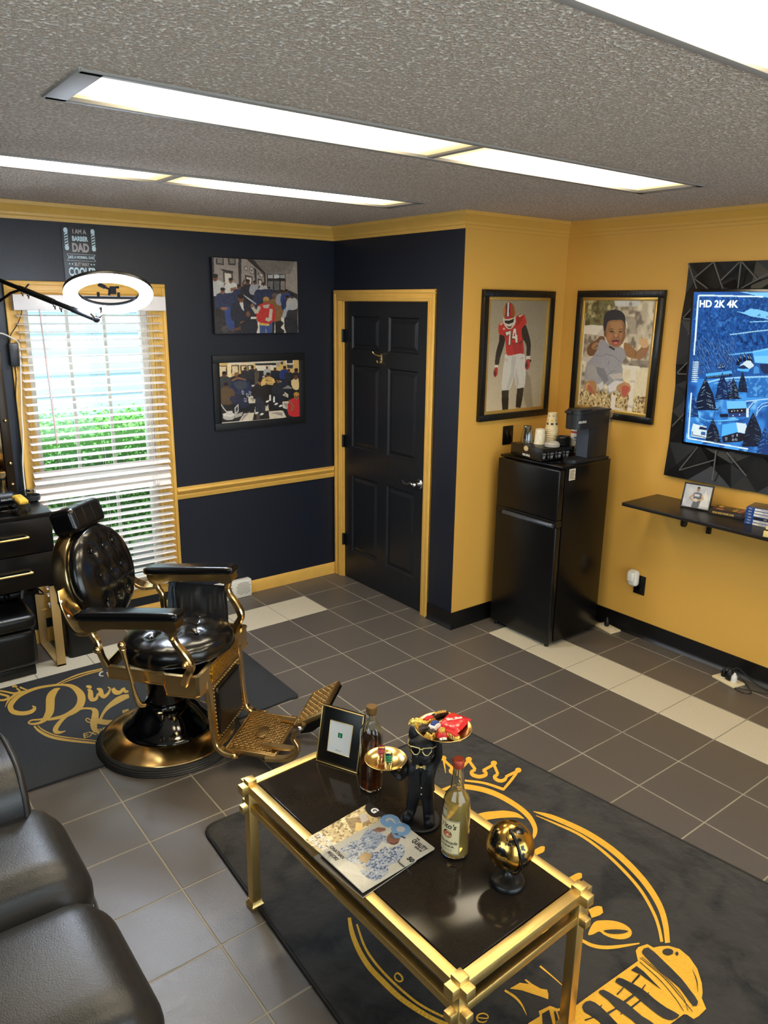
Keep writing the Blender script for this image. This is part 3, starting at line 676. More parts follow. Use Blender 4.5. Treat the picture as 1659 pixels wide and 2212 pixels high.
person(c, 310, 615, 90, (40, 48, 78), 2); person(c, 575, 560, 78, (38, 46, 76), 1); person(c, 715, 480, 82, (30, 32, 44), 1, (26, 26, 32)); c.line([(640, 600), (640, 520), (680, 480)], 32, SKIN[1])
person(c, 830, 500, 60, (150, 150, 156), 0); person(c, 915, 585, 62, (34, 42, 72), 0); person(c, 975, 530, 50, (170, 168, 168), 1); person(c, 1060, 600, 55, (34, 40, 66), 2)
c.poly([(830, 680), (1110, 640), (1110, 780), (960, 820), (860, 880)], (36, 44, 74), sm=3); c.poly([(340, 960), (470, 960), (560, 1290), (400, 1290)], (46, 66, 120), sm=3)
c.poly([(640, 720), (760, 800), (860, 880), (850, 890), (740, 815), (630, 730)], (168, 172, 180))
person(c, 608, 725, 118, (36, 38, 52), 0, (30, 34, 52)); c.poly([(580, 860), (640, 850), (655, 1000), (620, 960)], (198, 196, 194)); c.ell(640, 1185, 46, 30, SKIN[0]); c.ell(330, 955, 60, 26, SKIN[2]); c.ell(725, 1045, 36, 45, SKIN[0])
c.poly([(600, 1200), (860, 1120), (850, 1400), (610, 1400)], (30, 32, 44), sm=2); c.ell(350, 1290, 62, 60, (70, 66, 66)); c.poly([(440, 1300), (600, 1240), (610, 1300), (460, 1330)], (88, 58, 44))
person(c, 1160, 705, 105, (118, 88, 52), 1, (26, 24, 26), hair=(90, 80, 74)); c.poly([(1085, 820), (1250, 820), (1280, 1000), (1240, 1150), (1090, 1140)], (122, 90, 54), sm=2)
person(c, 1015, 770, 110, (176, 46, 42), 2, (58, 78, 128), hair=(170, 130, 70)); c.poly([(915, 890), (1105, 900), (1100, 1200), (915, 1190)], (180, 48, 44), sm=2); c.line([(910, 920), (860, 1030), (790, 920)], 50, (178, 172, 158)); c.ell(790, 905, 26, 34, SKIN[2]); c.line([(1100, 960), (1080, 1150), (1010, 1120)], 52, (182, 176, 164)); c.poly([(960, 905), (1080, 880), (1050, 950), (980, 950)], (170, 166, 160))
c.poly([(905, 1190), (1060, 1200), (1070, 1240), (900, 1225)], (190, 160, 90))
for (x, y, k) in ((1270, 650, (140, 140, 150)), (1345, 640, (40, 60, 110)), (1360, 740, (36, 48, 86)), (1440, 720, (170, 168, 166))): person(c, x, y, 66, k, 1)
c.line([(1470, 900), (1340, 970), (1300, 1110)], 60, (160, 162, 168)); c.poly([(1310, 1110), (1500, 1090), (1530, 1400), (1360, 1400)], (34, 36, 44), sm=2)
c.jitter(np.ones_like(c.X), 10, 70, 5)
t = thing('canvas_painting', 'upper canvas painting of a crowded barbershop, no frame, on the navy wall', 'painting', ((px0 + px1) / 2, YA, (pz0 + pz1) / 2))
mb = MB(); mb.box((0, -0.018, 0), (px1 - px0, 0.034, pz1 - pz0), 0.002); obj('stretched_canvas', mb, mat('canvas_edge', (26, 26, 30), 0.7), t)
c.build('painted_scene', (0, -0.0362, 0), (1, 0, 0), (0, 0, 1), px1 - px0 - .004, pz1 - pz0 - .004, M_print, t)

# ---- lower framed painting
qx0, qx1, qz0, qz1 = -0.447, 0.152, 1.238, 1.638; YF2 = YA - 0.012; cr2 = crop(460, 760, 8.295)
def pm(x, y):
    P = ony(YF2, *cr2(x, y)); return ((P[0] - qx0) / (qx1 - qx0), (qz1 - P[2]) / (qz1 - qz0))
c = Cv(222, 150, (40, 36, 34), pm); blk = (20, 22, 30)
c.poly([(60, 100), (1560, 100), (1560, 420), (60, 470)], (206, 172, 108)); c.poly([(560, 150), (1300, 130), (1180, 210), (700, 215)], (208, 200, 184)); c.poly([(760, 215), (1125, 205), (1125, 245), (765, 250)], (24, 26, 34))
for (a, b_, d_, e_) in ((105, 270, 240, 430), (350, 265, 450, 400), (515, 265, 590, 350), (640, 262, 700, 340)): c.poly([(a - 18, b_ - 14), (d_ + 18, b_ - 16), (d_ + 18, e_), (a - 18, e_)], (44, 36, 32)); c.poly([(a, b_), (d_, b_), (d_, e_), (a, e_)], (218, 198, 160))
c.poly([(270, 190), (335, 185), (335, 480), (275, 490)], (232, 212, 168)); c.poly([(320, 190), (720, 215), (720, 240), (320, 232)], (214, 208, 196))
c.poly([(765, 255), (940, 250), (940, 340), (770, 345)], (220, 212, 196)); c.poly([(950, 252), (1010, 252), (1010, 370), (955, 370)], (200, 200, 204)); c.poly([(1025, 250), (1130, 245), (1130, 325), (1028, 330)], (214, 208, 198))
c.poly([(1300, 150), (1440, 145), (1440, 225), (1300, 230)], (230, 228, 222)); c.poly([(1315, 160), (1425, 158), (1425, 215), (1315, 220)], (40, 42, 48)); c.poly([(1320, 240), (1425, 240), (1425, 305), (1330, 300)], (62, 62, 66)); c.poly([(1135, 200), (1195, 195), (1190, 270), (1140, 265)], (150, 146, 140)); c.poly([(1205, 190), (1255, 188), (1250, 235), (1208, 230)], (60, 60, 62))
c.poly([(60, 560), (480, 400), (760, 345), (1150, 340), (1560, 420), (1560, 1300), (60, 1300)], (24, 26, 32))
# checker floor
lt = (206, 194, 172); lg = (150, 144, 138)
for q in ([(640, 800), (800, 775), (780, 910), (630, 920)], [(470, 1240), (560, 1100), (740, 1080), (715, 1215)], [(1000, 1060), (1250, 1045), (1310, 1165), (1010, 1195)], [(905, 920), (985, 910), (1000, 1045), (915, 1060)], [(1230, 890), (1350, 885), (1380, 1040), (1250, 1000)], [(1225, 680), (1345, 765), (1345, 820), (1225, 770)], [(760, 960), (800, 900), (790, 1090), (745, 1080)]): c.poly(q, lt); c.poly([(q[0][0] + 20, q[0][1] + 25), (q[1][0] - 10, q[1][1] + 30), (q[2][0] - 60, q[2][1] - 20)], lg)
for (a, b_) in ((890, 440), (960, 400), (1040, 400), (1110, 440), (1060, 460), (1190, 530), (700, 600), (920, 400), (1100, 390)): c.poly([(a, b_), (a + 56, b_ - 6), (a + 40, b_ + 24), (a - 12, b_ + 28)], (196, 192, 184))
person(c, 210, 360, 90, (52, 56, 60), 1); person(c, 540, 345, 80, (32, 36, 50), 1); person(c, 575, 290, 50, (44, 40, 44), 0); person(c, 708, 262, 60, (40, 40, 48), 1); person(c, 775, 305, 44, (30, 32, 44), 0)
person(c, 970, 268, 44, (170, 170, 174), 1, (34, 34, 38)); person(c, 1108, 290, 54, (30, 34, 48), 1); person(c, 1280, 262, 64, (30, 50, 110), 1, (34, 36, 60)); person(c, 1355, 320, 52, (40, 40, 44), 0); person(c, 1485, 305, 78, (34, 34, 40), 1)
c.ell(420, 410, 34, 40, SKIN[2]); c.line([(340, 520), (450, 470), (520, 490), (590, 510)], 34, SKIN[2]); c.poly([(310, 560), (520, 500), (700, 600), (620, 760), (420, 760)], (34, 44, 76), sm=3); c.poly([(380, 560), (560, 530), (620, 620), (470, 680)], (60, 68, 80), sm=3)
person(c, 240, 560, 100, (84, 66, 48), 1); c.poly([(125, 700), (200, 640), (350, 660), (400, 780), (330, 860), (150, 850)], (88, 70, 50), sm=3); c.poly([(300, 830), (450, 780), (640, 880), (600, 1000), (420, 960)], (34, 40, 64), sm=3)
for (a, b_, w_) in ((520, 690, 40), (600, 740, 44), (650, 700, 36), (560, 820, 50)): c.poly([(a, b_), (a + w_, b_ + 16), (a + w_ - 6, b_ + 80), (a + 4, b_ + 66)], (150, 158, 176)); c.poly([(a + 8, b_ + 12), (a + w_ - 8, b_ + 24), (a + w_ - 12, b_ + 60), (a + 10, b_ + 54)], (60, 66, 84))
c.ell(290, 1160, 105, 56, (178, 174, 166)); c.ell(290, 1120, 110, 34, (210, 206, 198)); c.poly([(250, 1060), (350, 1050), (370, 1120), (240, 1130)], (198, 194, 188)); c.line([(140, 920), (200, 1010), (260, 1080)], 18, (190, 188, 184)); c.poly([(390, 1000), (460, 930), (465, 1060), (400, 1140)], (184, 182, 178)); c.poly([(410, 1010), (450, 965), (452, 1040), (412, 1090)], (50, 52, 60)); c.poly([(400, 1120), (540, 1070), (520, 1140), (400, 1180)], (170, 166, 158))
c.poly([(745, 360), (820, 360), (845, 1190), (780, 1200)], (80, 70, 60)); person(c, 850, 490, 96, (34, 32, 34), 2, (40, 44, 56)); person(c, 990, 380, 90, (214, 176, 104), 0, (26, 28, 34))
c.poly([(930, 470), (1060, 460), (1070, 600), (930, 610)], (216, 178, 108), sm=2)
for k in range(4): c.line([(935, 480 + k * 32), (1062, 474 + k * 32)], 9, (36, 30, 28))
c.poly([(850, 620), (1080, 600), (1090, 760), (1010, 860), (880, 880)], (24, 24, 28), sm=2); person(c, 1170, 470, 80, (34, 38, 48), 2, (30, 32, 44))
for (a, b_) in ((1010, 770), (1080, 800)): c.poly([(a, b_), (a + 24, b_), (a + 30, b_ + 100), (a - 6, b_ + 100)], (222, 220, 216))
for (a, b_) in ((975, 885), (1130, 930), (1210, 965), (785, 1090), (875, 1110)): c.ell(a, b_, 34, 17, (220, 218, 214), rot=-25)
c.poly([(1395, 520), (1520, 480), (1530, 670), (1430, 660)], (216, 190, 140), sm=2); c.ell(1480, 460, 36, 44, SKIN[1]); c.poly([(1240, 660), (1340, 600), (1430, 660)], (130, 128, 126))
person(c, 1490, 730, 110, (184, 44, 46), 2, hair=(180, 130, 60)); c.poly([(1380, 940), (1530, 870), (1540, 1060), (1390, 1080)], (184, 44, 46), sm=2); c.line([(1390, 1060), (1440, 960), (1350, 870)], 34, SKIN[2])
c.poly([(60, 1266), (1560, 1150), (1560, 1180), (60, 1300)], (216, 208, 196))
c.jitter(np.ones_like(c.X), 8, 70, 6)
t = thing('framed_painting', 'lower painting of a checkered floor barbershop in a wide black frame', 'painting', ((qx0 + qx1) / 2, YA, (qz0 + qz1) / 2))
M_fblack = mat('black_frame', (13, 15, 21), 0.55)
def picframe(mb, W, H, wd_, th, ax, mi=0, bev=0.003):
    # rectangular frame in the local plane: W x H outer, border wd_, thickness th; ax(u, v, w) -> xyz, w outwards
    for (u0, u1, v0, v1) in ((-W / 2, W / 2, H / 2 - wd_, H / 2), (-W / 2, W / 2, -H / 2, -H / 2 + wd_), (-W / 2, -W / 2 + wd_, -H / 2 + wd_, H / 2 - wd_), (W / 2 - wd_, W / 2, -H / 2 + wd_, H / 2 - wd_)):
        a = ax(u0, v0, 0); b_ = ax(u1, v1, th)
        mb.bb(min(a[0], b_[0]), max(a[0], b_[0]), min(a[1], b_[1]), max(a[1], b_[1]), min(a[2], b_[2]), max(a[2], b_[2]), bev, mi)
fA = lambda u, v, w_: (u, -w_ - .0005, v)
mb = MB(); picframe(mb, qx1 - qx0 + .10, qz1 - qz0 + .09, .048, .016, fA); obj('frame', mb, M_fblack, t)
c.build('painted_scene', (0, -0.012, 0), (1, 0, 0), (0, 0, 1), qx1 - qx0 + .004, qz1 - qz0 + .004, M_glossprint, t)

# ---- football player poster (alcove wall)
M_fgold = mat('gold_inner_frame', (198, 162, 84), 0.3, 0.6, bump=.05, bscale=90)
M_frameb = mat('black_frame_textured', (17, 16, 17), 0.3, bump=0.25, bscale=60, stretch=(1, 1, .15))
fx0, fx1, fz0, fz1 = 0.609, 1.236, 1.330, 2.108; YP = YC - 0.014
cr3 = crop(1040, 640, 8.507)
ix0, ix1, iz0, iz1 = fx0 + .058, fx1 - .058, fz0 + .058, fz1 - .058
def pm(x, y):
    P = ony(YP, *cr3(x, y)); return ((P[0] - ix0) / (ix1 - ix0), (iz1 - P[2]) / (iz1 - iz0))
c = Cv(190, 250, (176, 162, 136), pm)
c.a *= (0.80 + 0.30 * c.Y)[..., None]; c.a *= (1.06 - 0.14 * c.X)[..., None]
k_ = c.mask([(780, 1300), (900, 1500), (950, 2150), (860, 2150), (700, 1600)]); c.blend(k_, (120, 110, 92), 0.5 * np.ones_like(c.X)); c.blur(6)
wp = (206, 200, 190); dk = (38, 30, 22); rd = (188, 48, 40); rdd = (140, 34, 30)
c.poly([(460, 1060), (760, 1050), (800, 1180), (815, 1330), (780, 1680), (650, 1690), (600, 1440), (580, 1550), (510, 1715), (378, 1720), (400, 1350), (430, 1180)], wp, sm=3)
c.poly([(560, 1100), (640, 1100), (600, 1430), (560, 1550), (500, 1700), (460, 1700), (540, 1400)], (170, 164, 158), .55); c.poly([(640, 1300), (690, 1600), (650, 1680), (620, 1450)], (160, 154, 150), .5)
c.poly([(378, 1725), (505, 1715), (500, 1900), (490, 2085), (455, 2100), (390, 2115), (376, 1900)], dk); c.poly([(655, 1690), (775, 1668), (750, 1880), (715, 2045), (630, 2030), (640, 1850)], dk)
c.poly([(625, 2025), (715, 2040), (690, 2062), (640, 2052)], (170, 130, 70))
c.poly([(340, 700), (435, 720), (430, 860), (390, 1000), (350, 1130), (320, 1265), (255, 1260), (270, 1060), (300, 930), (330, 820)], dk, sm=3)
c.poly([(730, 560), (800, 520), (860, 680), (900, 850), (900, 980), (885, 1100), (825, 1100), (825, 920), (780, 820), (710, 740)], dk, sm=3)
c.poly([(250, 1262), (312, 1262), (305, 1310), (255, 1310)], (214, 206, 190)); c.poly([(820, 1100), (892, 1098), (892, 1165), (820, 1160)], (214, 206, 190)); c.poly([(870, 1150), (915, 1170), (905, 1210), (870, 1200)], (30, 28, 26))
c.ell(268, 1390, 40, 92, (172, 46, 44), rot=8); c.poly([(235, 1400), (262, 1330), (275, 1440), (250, 1470)], (70, 36, 26)); c.ell(842, 1250, 46, 100, (176, 48, 46), rot=8); c.poly([(805, 1260), (835, 1180), (850, 1280), (820, 1340)], (70, 36, 26))
c.poly([(320, 560), (345, 505), (420, 480), (600, 460), (640, 380), (770, 335), (810, 420), (828, 500), (770, 560), (735, 640), (770, 900), (775, 1055), (700, 1050), (560, 1085), (465, 1070), (450, 900), (425, 740), (340, 705), (318, 640)], rd, sm=3)
c.poly([(640, 380), (770, 340), (740, 470), (640, 560)], (160, 40, 34)); c.poly([(560, 850), (740, 820), (760, 1040), (600, 1075)], rdd, .5); c.poly([(690, 850), (770, 790), (765, 830), (700, 900)], (90, 50, 24), .7)
c.poly([(680, 375), (770, 335), (760, 350), (700, 390)], (216, 206, 170)); c.poly([(345, 520), (410, 485), (400, 505), (360, 540)], (216, 206, 170)); c.ell(418, 607, 20, 18, (220, 200, 180)); c.ell(418, 607, 10, 9, rd)
c.ell(515, 300, 108, 182, (150, 100, 40)); c.ell(512, 300, 98, 172, (176, 44, 38)); c.poly([(560, 130), (600, 220), (590, 400), (560, 400)], (130, 84, 32), .8); c.poly([(410, 260), (445, 160), (440, 300), (430, 400)], (190, 150, 60), .6)
c.poly([(462, 145), (530, 125), (525, 385), (455, 385)], (44, 34, 26)); c.poly([(482, 135), (512, 128), (505, 375), (475, 375)], (208, 206, 208))
c.poly([(400, 350), (420, 430), (610, 400), (625, 330), (628, 480), (590, 560), (535, 612), (480, 600), (430, 540), (405, 460)], (206, 198, 180), sm=2); c.poly([(425, 455), (520, 450), (605, 415), (585, 490), (500, 520), (440, 500)], (22, 20, 24)); c.poly([(465, 555), (540, 560), (575, 520), (545, 590), (500, 590)], (90, 60, 30))
c.poly([(438, 660), (548, 630), (548, 700), (540, 905), (490, 905), (505, 720), (462, 740), (440, 740)], (60, 40, 20)); c.poly([(447, 668), (540, 642), (542, 700), (530, 895), (498, 895), (515, 700), (460, 728)], (216, 210, 196))
c.poly([(585, 600), (640, 590), (648, 700), (668, 700), (668, 770), (672, 850), (625, 880), (612, 790), (560, 795), (556, 750)], (60, 40, 20)); c.poly([(592, 608), (632, 598), (642, 710), (662, 712), (660, 760), (664, 845), (630, 862), (618, 775), (568, 780), (566, 750)], (216, 210, 196)); c.poly([(605, 680), (618, 672), (620, 735), (588, 740)], rd)
c.line([(720, 1142), (765, 1132)], 9, (40, 34, 30)); c.line([(435, 1180), (455, 1150), (480, 1155), (478, 1185), (450, 1200)], 5, (60, 54, 50))
c.jitter(np.ones_like(c.X), 5, 90, 2)
t = thing('football_poster', 'framed poster of a football player in a red number 74 jersey', 'framed poster', ((fx0 + fx1) / 2, YC, (fz0 + fz1) / 2), 0)
mb = MB(); picframe(mb, fx1 - fx0, fz1 - fz0, .040, .030, fA); obj('outer_frame', mb, M_frameb, t)
mb = MB(); picframe(mb, fx1 - fx0 - .078, fz1 - fz0 - .078, .020, .024, fA); obj('inner_frame', mb, M_fgold, t)
c.build('printed_photo', (0, -0.014, 0), (1, 0, 0), (0, 0, 1), ix1 - ix0 + .006, iz1 - iz0 + .006, M_glossprint, t)

# ---- baby photograph (right wall)
gy0, gy1, gz0, gz1 = -0.856, -1.470, 1.345, 2.114; XP = XD - 0.014
cr4 = crop(1240, 640, 8.505)
iy0, iy1, jz0, jz1 = gy0 - .058, gy1 + .058, gz0 + .056, gz1 - .056
def pm(x, y):
    P = onx(XP, *cr4(x, y)); return ((iy0 - P[1]) / (iy0 - iy1), (jz1 - P[2]) / (jz1 - jz0))
c = Cv(230, 300, (188, 174, 148), pm); one = np.ones_like(c.X)
n1 = c.noise(26, 3); n2 = c.noise(14, 8); n3 = c.noise(60, 9)
c.blend(one, (120, 106, 92), (n1 - .45) * 3); c.blend(one, (226, 216, 190), (n2 - .55) * 4)
k_ = c.mask([(150, 20), (720, 20), (760, 200), (640, 280), (560, 420), (540, 540), (200, 560)]); c.blend(k_, (112, 104, 56), .85 * one); c.blend(k_, (90, 70, 36), (n1 - .5) * 3); c.blend(k_, (196, 180, 130), (n2 - .66) * 5); c.blend(k_, (64, 70, 30), (n3 - .62) * 3)
k_ = c.mask([(740, 20), (1200, 20), (1200, 190), (1000, 200), (760, 190)]); c.blend(k_, (214, 218, 220), .8 * one); c.blend(k_, (140, 130, 120), (n1 - .6) * 5)
k_ = c.mask([(950, 380), (1120, 380), (1160, 700), (1000, 700)]); c.blend(k_, (132, 118, 104), .6 * one)
k_ = c.mask([(1030, 1180), (1380, 1180), (1360, 1310), (1040, 1300)]); c.blend(k_, (120, 106, 96), .6 * one)
c.poly([(860, 1300), (1400, 1310), (1370, 1920), (880, 1920)], (226, 212, 178), .9)
k_ = c.mask([(60, 1700), (700, 1760), (1360, 1850), (1360, 2260), (40, 2260)]); c.blend(k_, (196, 170, 118), one); c.blend(k_, (92, 66, 36), (n3 - .5) * 4); c.blend(k_, (236, 222, 180), (c.noise(70, 21) - .62) * 5)
c.poly([(60, 2080), (700, 2110), (690, 2200), (60, 2200)], (206, 202, 196), .8); c.blur(2)
wh = (226, 216, 200); wsh = (190, 180, 168)
c.poly([(150, 330), (215, 330), (200, 720), (170, 1110), (140, 1500), (90, 2080), (20, 2080), (60, 1500), (110, 1100), (150, 700)], wh); c.poly([(200, 545), (330, 528), (560, 550), (560, 735), (400, 710), (190, 695)], wh); c.poly([(560, 560), (560, 735), (420, 712), (520, 600)], wsh, .6)
c.poly([(120, 1120), (400, 1110), (380, 1210), (110, 1190)], (200, 188, 176)); c.poly([(110, 1180), (215, 1185), (200, 1250), (110, 1245)], wh)
c.poly([(870, 1255), (1205, 1290), (1195, 1362), (880, 1320)], wh); c.poly([(1035, 1340), (1130, 1360), (1110, 1560), (1080, 1900), (1050, 2190), (960, 2180), (1000, 1900), (1030, 1560)], wh); c.poly([(1000, 1990), (1070, 2010), (1060, 2040), (990, 2030)], wsh); c.poly([(1030, 1540), (1115, 1550), (1110, 1580), (1030, 1575)], wsh)
c.poly([(690, 1800), (770, 1810), (740, 2180), (660, 2160)], wh); c.poly([(740, 2020), (980, 2110), (960, 2160), (735, 2070)], (214, 206, 196))
sk = (150, 106, 62); skd = (112, 74, 42); skl = (186, 140, 92)
c.poly([(245, 960), (290, 880), (350, 840), (420, 800), (480, 740), (560, 760), (560, 900), (430, 1000), (400, 1080), (300, 1100), (250, 1050)], skd, sm=3); c.ell(400, 915, 78, 60, (158, 118, 78), rot=-40)
for k in range(4): c.line([(350 + k * 28, 985 - k * 22), (400 + k * 22, 915 - k * 12)], 7, (104, 66, 42))
c.poly([(910, 870), (1010, 880), (1130, 1000), (1160, 1000), (1220, 940), (1240, 880), (1340, 860), (1365, 960), (1310, 1080), (1230, 1150), (1130, 1150), (950, 1090)], sk, sm=3); c.poly([(1140, 1000), (1130, 1110), (1120, 1110), (1125, 1010)], skd); c.poly([(1240, 1120), (1310, 1040), (1330, 960), (1350, 980), (1300, 1090)], (170, 84, 60), .6)
c.poly([(1200, 880), (1185, 770), (1215, 755), (1240, 790), (1290, 770), (1340, 800), (1350, 920), (1260, 950)], (206, 166, 116), sm=3); c.line([(1100, 975), (1220, 900)], 14, (224, 190, 140))
rm = (160, 156, 160)
c.poly([(470, 830), (540, 800), (700, 920), (840, 930), (900, 960), (945, 1060), (940, 1130), (870, 1230), (890, 1330), (880, 1480), (905, 1560), (740, 1720), (640, 1790), (610, 1640), (540, 1600), (520, 1720), (440, 1640), (380, 1560), (210, 1540), (200, 1450), (240, 1240), (330, 1140), (430, 980)], rm, sm=3)
c.blend(c.mask([(380, 1280), (560, 1330), (640, 1540), (560, 1600), (430, 1400)]), (108, 104, 110), .7 * one); c.poly([(640, 1440), (860, 1400), (880, 1500), (720, 1530)], (216, 204, 186), .8); c.poly([(620, 1650), (740, 1540), (905, 1560), (760, 1720), (650, 1760)], (222, 218, 214), .85); c.poly([(430, 1620), (540, 1560), (530, 1690), (480, 1720)], (214, 212, 210), .85); c.poly([(240, 1250), (420, 1280), (430, 1500), (260, 1520)], (182, 172, 160), .6)
sp = (np.sin(c.X * 330 + c.Y * 120) > 0.1) * 1.0; k_ = c.mask([(470, 830), (540, 800), (700, 920), (840, 930), (900, 960), (945, 1060), (940, 1130), (870, 1230), (890, 1330), (860, 1480), (610, 1640), (540, 1560), (380, 1540), (210, 1500), (240, 1240), (430, 980)]); c.blend(k_, (124, 124, 134), sp * .45)
c.line([(410, 1090), (500, 1100), (600, 1060), (740, 1100), (860, 1220)], 10, (112, 110, 118)); c.line([(560, 1500), (700, 1370), (780, 1360)], 9, (110, 108, 114)); c.line([(650, 1180), (620, 1270)], 8, (96, 94, 100)); c.poly([(650, 905), (755, 965), (740, 1000), (640, 940)], (44, 42, 48))
c.poly([(230, 1560), (380, 1550), (420, 1640), (400, 1780), (400, 1820), (300, 1760), (200, 1700), (210, 1620)], (176, 128, 82), sm=3); c.poly([(250, 1640), (310, 1640), (390, 1790), (300, 1750)], (176, 88, 70), .8, 2)
for k in range(5): c.ell(250 - k * 8 + (k == 0) * 18, 1600 + k * 26, 22 - k * 2, 20 - k * 2, (204, 156, 104))
c.poly([(790, 1640), (900, 1580), (1000, 1600), (1035, 1700), (980, 1800), (920, 1860), (860, 1820), (850, 1740), (780, 1720)], (182, 132, 88), sm=3); c.poly([(890, 1640), (1000, 1650), (1010, 1720), (930, 1850), (880, 1800), (870, 1700)], (184, 82, 70), .85, 2)
for k in range(5): c.ell(920 + k * 26, 1580 + k * 18, 17, 20, (196, 146, 100))
c.ell(745, 560, 205, 310, (36, 32, 34)); c.ell(745, 420, 198, 170, (36, 32, 36)); c.ell(762, 700, 178, 240, sk); c.poly([(600, 560), (640, 460), (800, 440), (900, 460), (940, 600), (930, 760), (880, 880), (790, 945), (700, 900), (610, 820), (580, 700)], sk, sm=3)
c.blend(c.mask([(660, 480), (860, 470), (900, 600), (800, 700), (700, 620)]), (184, 136, 88), .6 * one); c.ell(660, 740, 52, 70, (186, 120, 80), .6); c.ell(870, 740, 38, 62, (180, 122, 78), .6); c.blend(c.mask([(900, 500), (940, 600), (930, 760), (880, 880), (850, 840), (900, 700)]), (110, 72, 42), .5 * one)
c.ell(575, 690, 24, 56, skd)
c.line([(635, 620), (690, 600), (735, 620)], 11, (70, 46, 30)); c.line([(815, 620), (860, 602), (900, 622)], 11, (70, 46, 30)); c.poly([(645, 655), (690, 636), (738, 655), (692, 668)], (44, 28, 20), sm=2); c.poly([(812, 655), (850, 640), (890, 655), (850, 668)], (44, 28, 20), sm=2)
c.ell(770, 745, 46, 24, (128, 76, 52)); c.ell(770, 722, 28, 34, (190, 138, 96)); c.poly([(690, 812), (760, 800), (832, 812), (815, 880), (760, 905), (705, 870)], (150, 66, 60), sm=3); c.poly([(705, 815), (820, 815), (800, 838), (725, 838)], (58, 26, 22), sm=2); c.ell(765, 862, 38, 22, (206, 110, 100)); c.line([(700, 770), (680, 830)], 6, skd); c.line([(830, 770), (850, 830)], 6, skd)
c.jitter(one, 7, 110, 4)
t = thing('baby_photo', 'framed photo of a laughing baby sitting on a white chair', 'framed photo', (XD, (gy0 + gy1) / 2, (gz0 + gz1) / 2))
fD = lambda u, v, w_: (-w_ - .0005, -u, v)
W_, H_ = gy0 - gy1, gz1 - gz0
mb = MB(); picframe(mb, W_, H_, .040, .030, fD); obj('outer_frame', mb, M_frameb, t)
mb = MB(); picframe(mb, W_ - .078, H_ - .078, .020, .024, fD); obj('inner_frame', mb, M_fgold, t)
c.build('printed_photo', (-0.014, 0, 0), (0, -1, 0), (0, 0, 1), W_ - .110, H_ - .108, M_glossprint, t)

# ---- black geometric wall panel round the television
ty0, ty1, tz0, tz1 = -1.590, -3.22, 1.066, 2.256
t = thing('geometric_wall_panel', 'black faceted 3D wall panel surrounding the television', 'wall panel', (XD, 0, 0))
M_facet = mat('black_facets', (20, 20, 21), 0.42, spec=0.5); rr = random.Random(5)
mb = MB(); n_u, n_v = 9, 7; gridp = {}
for i in range(n_u + 1):
    for j in range(n_v + 1):
        y = ty0 + (ty1 - ty0) * i / n_u; z = tz0 + (tz1 - tz0) * j / n_v
        if 0 < i < n_u: y += rr.uniform(-.055, .055)
        if 0 < j < n_v: z += rr.uniform(-.05, .05)
        h_ = rr.choice([.004, .012, .034, .038]) if (0 < i < n_u and 0 < j < n_v) else rr.choice([.012, .03])
        if 0 < i < n_u and 0 < j < n_v and (i + j) % 2: h_ = rr.uniform(.03, .04)
        gridp[i, j] = (-h_, y, z)
for i in range(n_u):
    for j in range(n_v):
        q = [gridp[i, j], gridp[i + 1, j], gridp[i + 1, j + 1], gridp[i, j + 1]]
        ctr = (-rr.choice([.003, .006, .042]), sum(p[1] for p in q) / 4 + rr.uniform(-.03, .03), sum(p[2] for p in q) / 4 + rr.uniform(-.03, .03))
        mb.add(q + [ctr], [(0, 1, 4), (1, 2, 4), (2, 3, 4), (3, 0, 4)])
P = ty0, ty1
edge = [gridp[i, 0] for i in range(n_u + 1)] + [gridp[n_u, j] for j in range(1, n_v + 1)] + [gridp[i, n_v] for i in range(n_u - 1, -1, -1)] + [gridp[0, j] for j in range(n_v - 1, 0, -1)]
k = len(edge); mb.add(edge + [(-.0005, p[1], p[2]) for p in edge], [(i, (i + 1) % k, k + (i + 1) % k, k + i) for i in range(k)])
obj('faceted_panel', mb, M_facet, t, smooth=0)
# bright inset ridge lines on the panel
mb = MB(); M_ridge = mat('panel_ridge_grey', (92, 90, 88), 0.45)
def rid(a, b_, w_=.007):
    A = onx(XD - .044, *a); B_ = onx(XD - .044, *b_); mb.tube([(-.040, A[1], A[2]), (-.040, B_[1], B_[2])], 1, rect=(w_, .006), up=(1, 0, 0))
K = lambda x, y: (1440 + x / 4.096, 540 + y / 4.096)
for a, b_ in (((190, 118), (262, 340)), ((245, 245), (410, 108)), ((245, 255), (365, 345)), ((415, 108), (495, 345)), ((480, 268), (640, 108)), ((655, 105), (628, 340)), ((665, 108), (800, 260)), ((800, 260), (895, 215)), ((645, 345), (800, 262)), ((145, 608), (218, 612)), ((145, 600), (222, 515)), ((95, 1095), (185, 1100)), ((90, 1088), (192, 985)), ((45, 1560), (160, 1440)), ((110, 1945), (270, 1745)), ((435, 1775), (400, 2040)), ((110, 1950), (415, 1860)), ((530, 1790), (700, 2000)), ((185, 750), (208, 725))): rid(K(*a), K(*b_))
obj('ridge', mb, M_ridge, t, smooth=0)

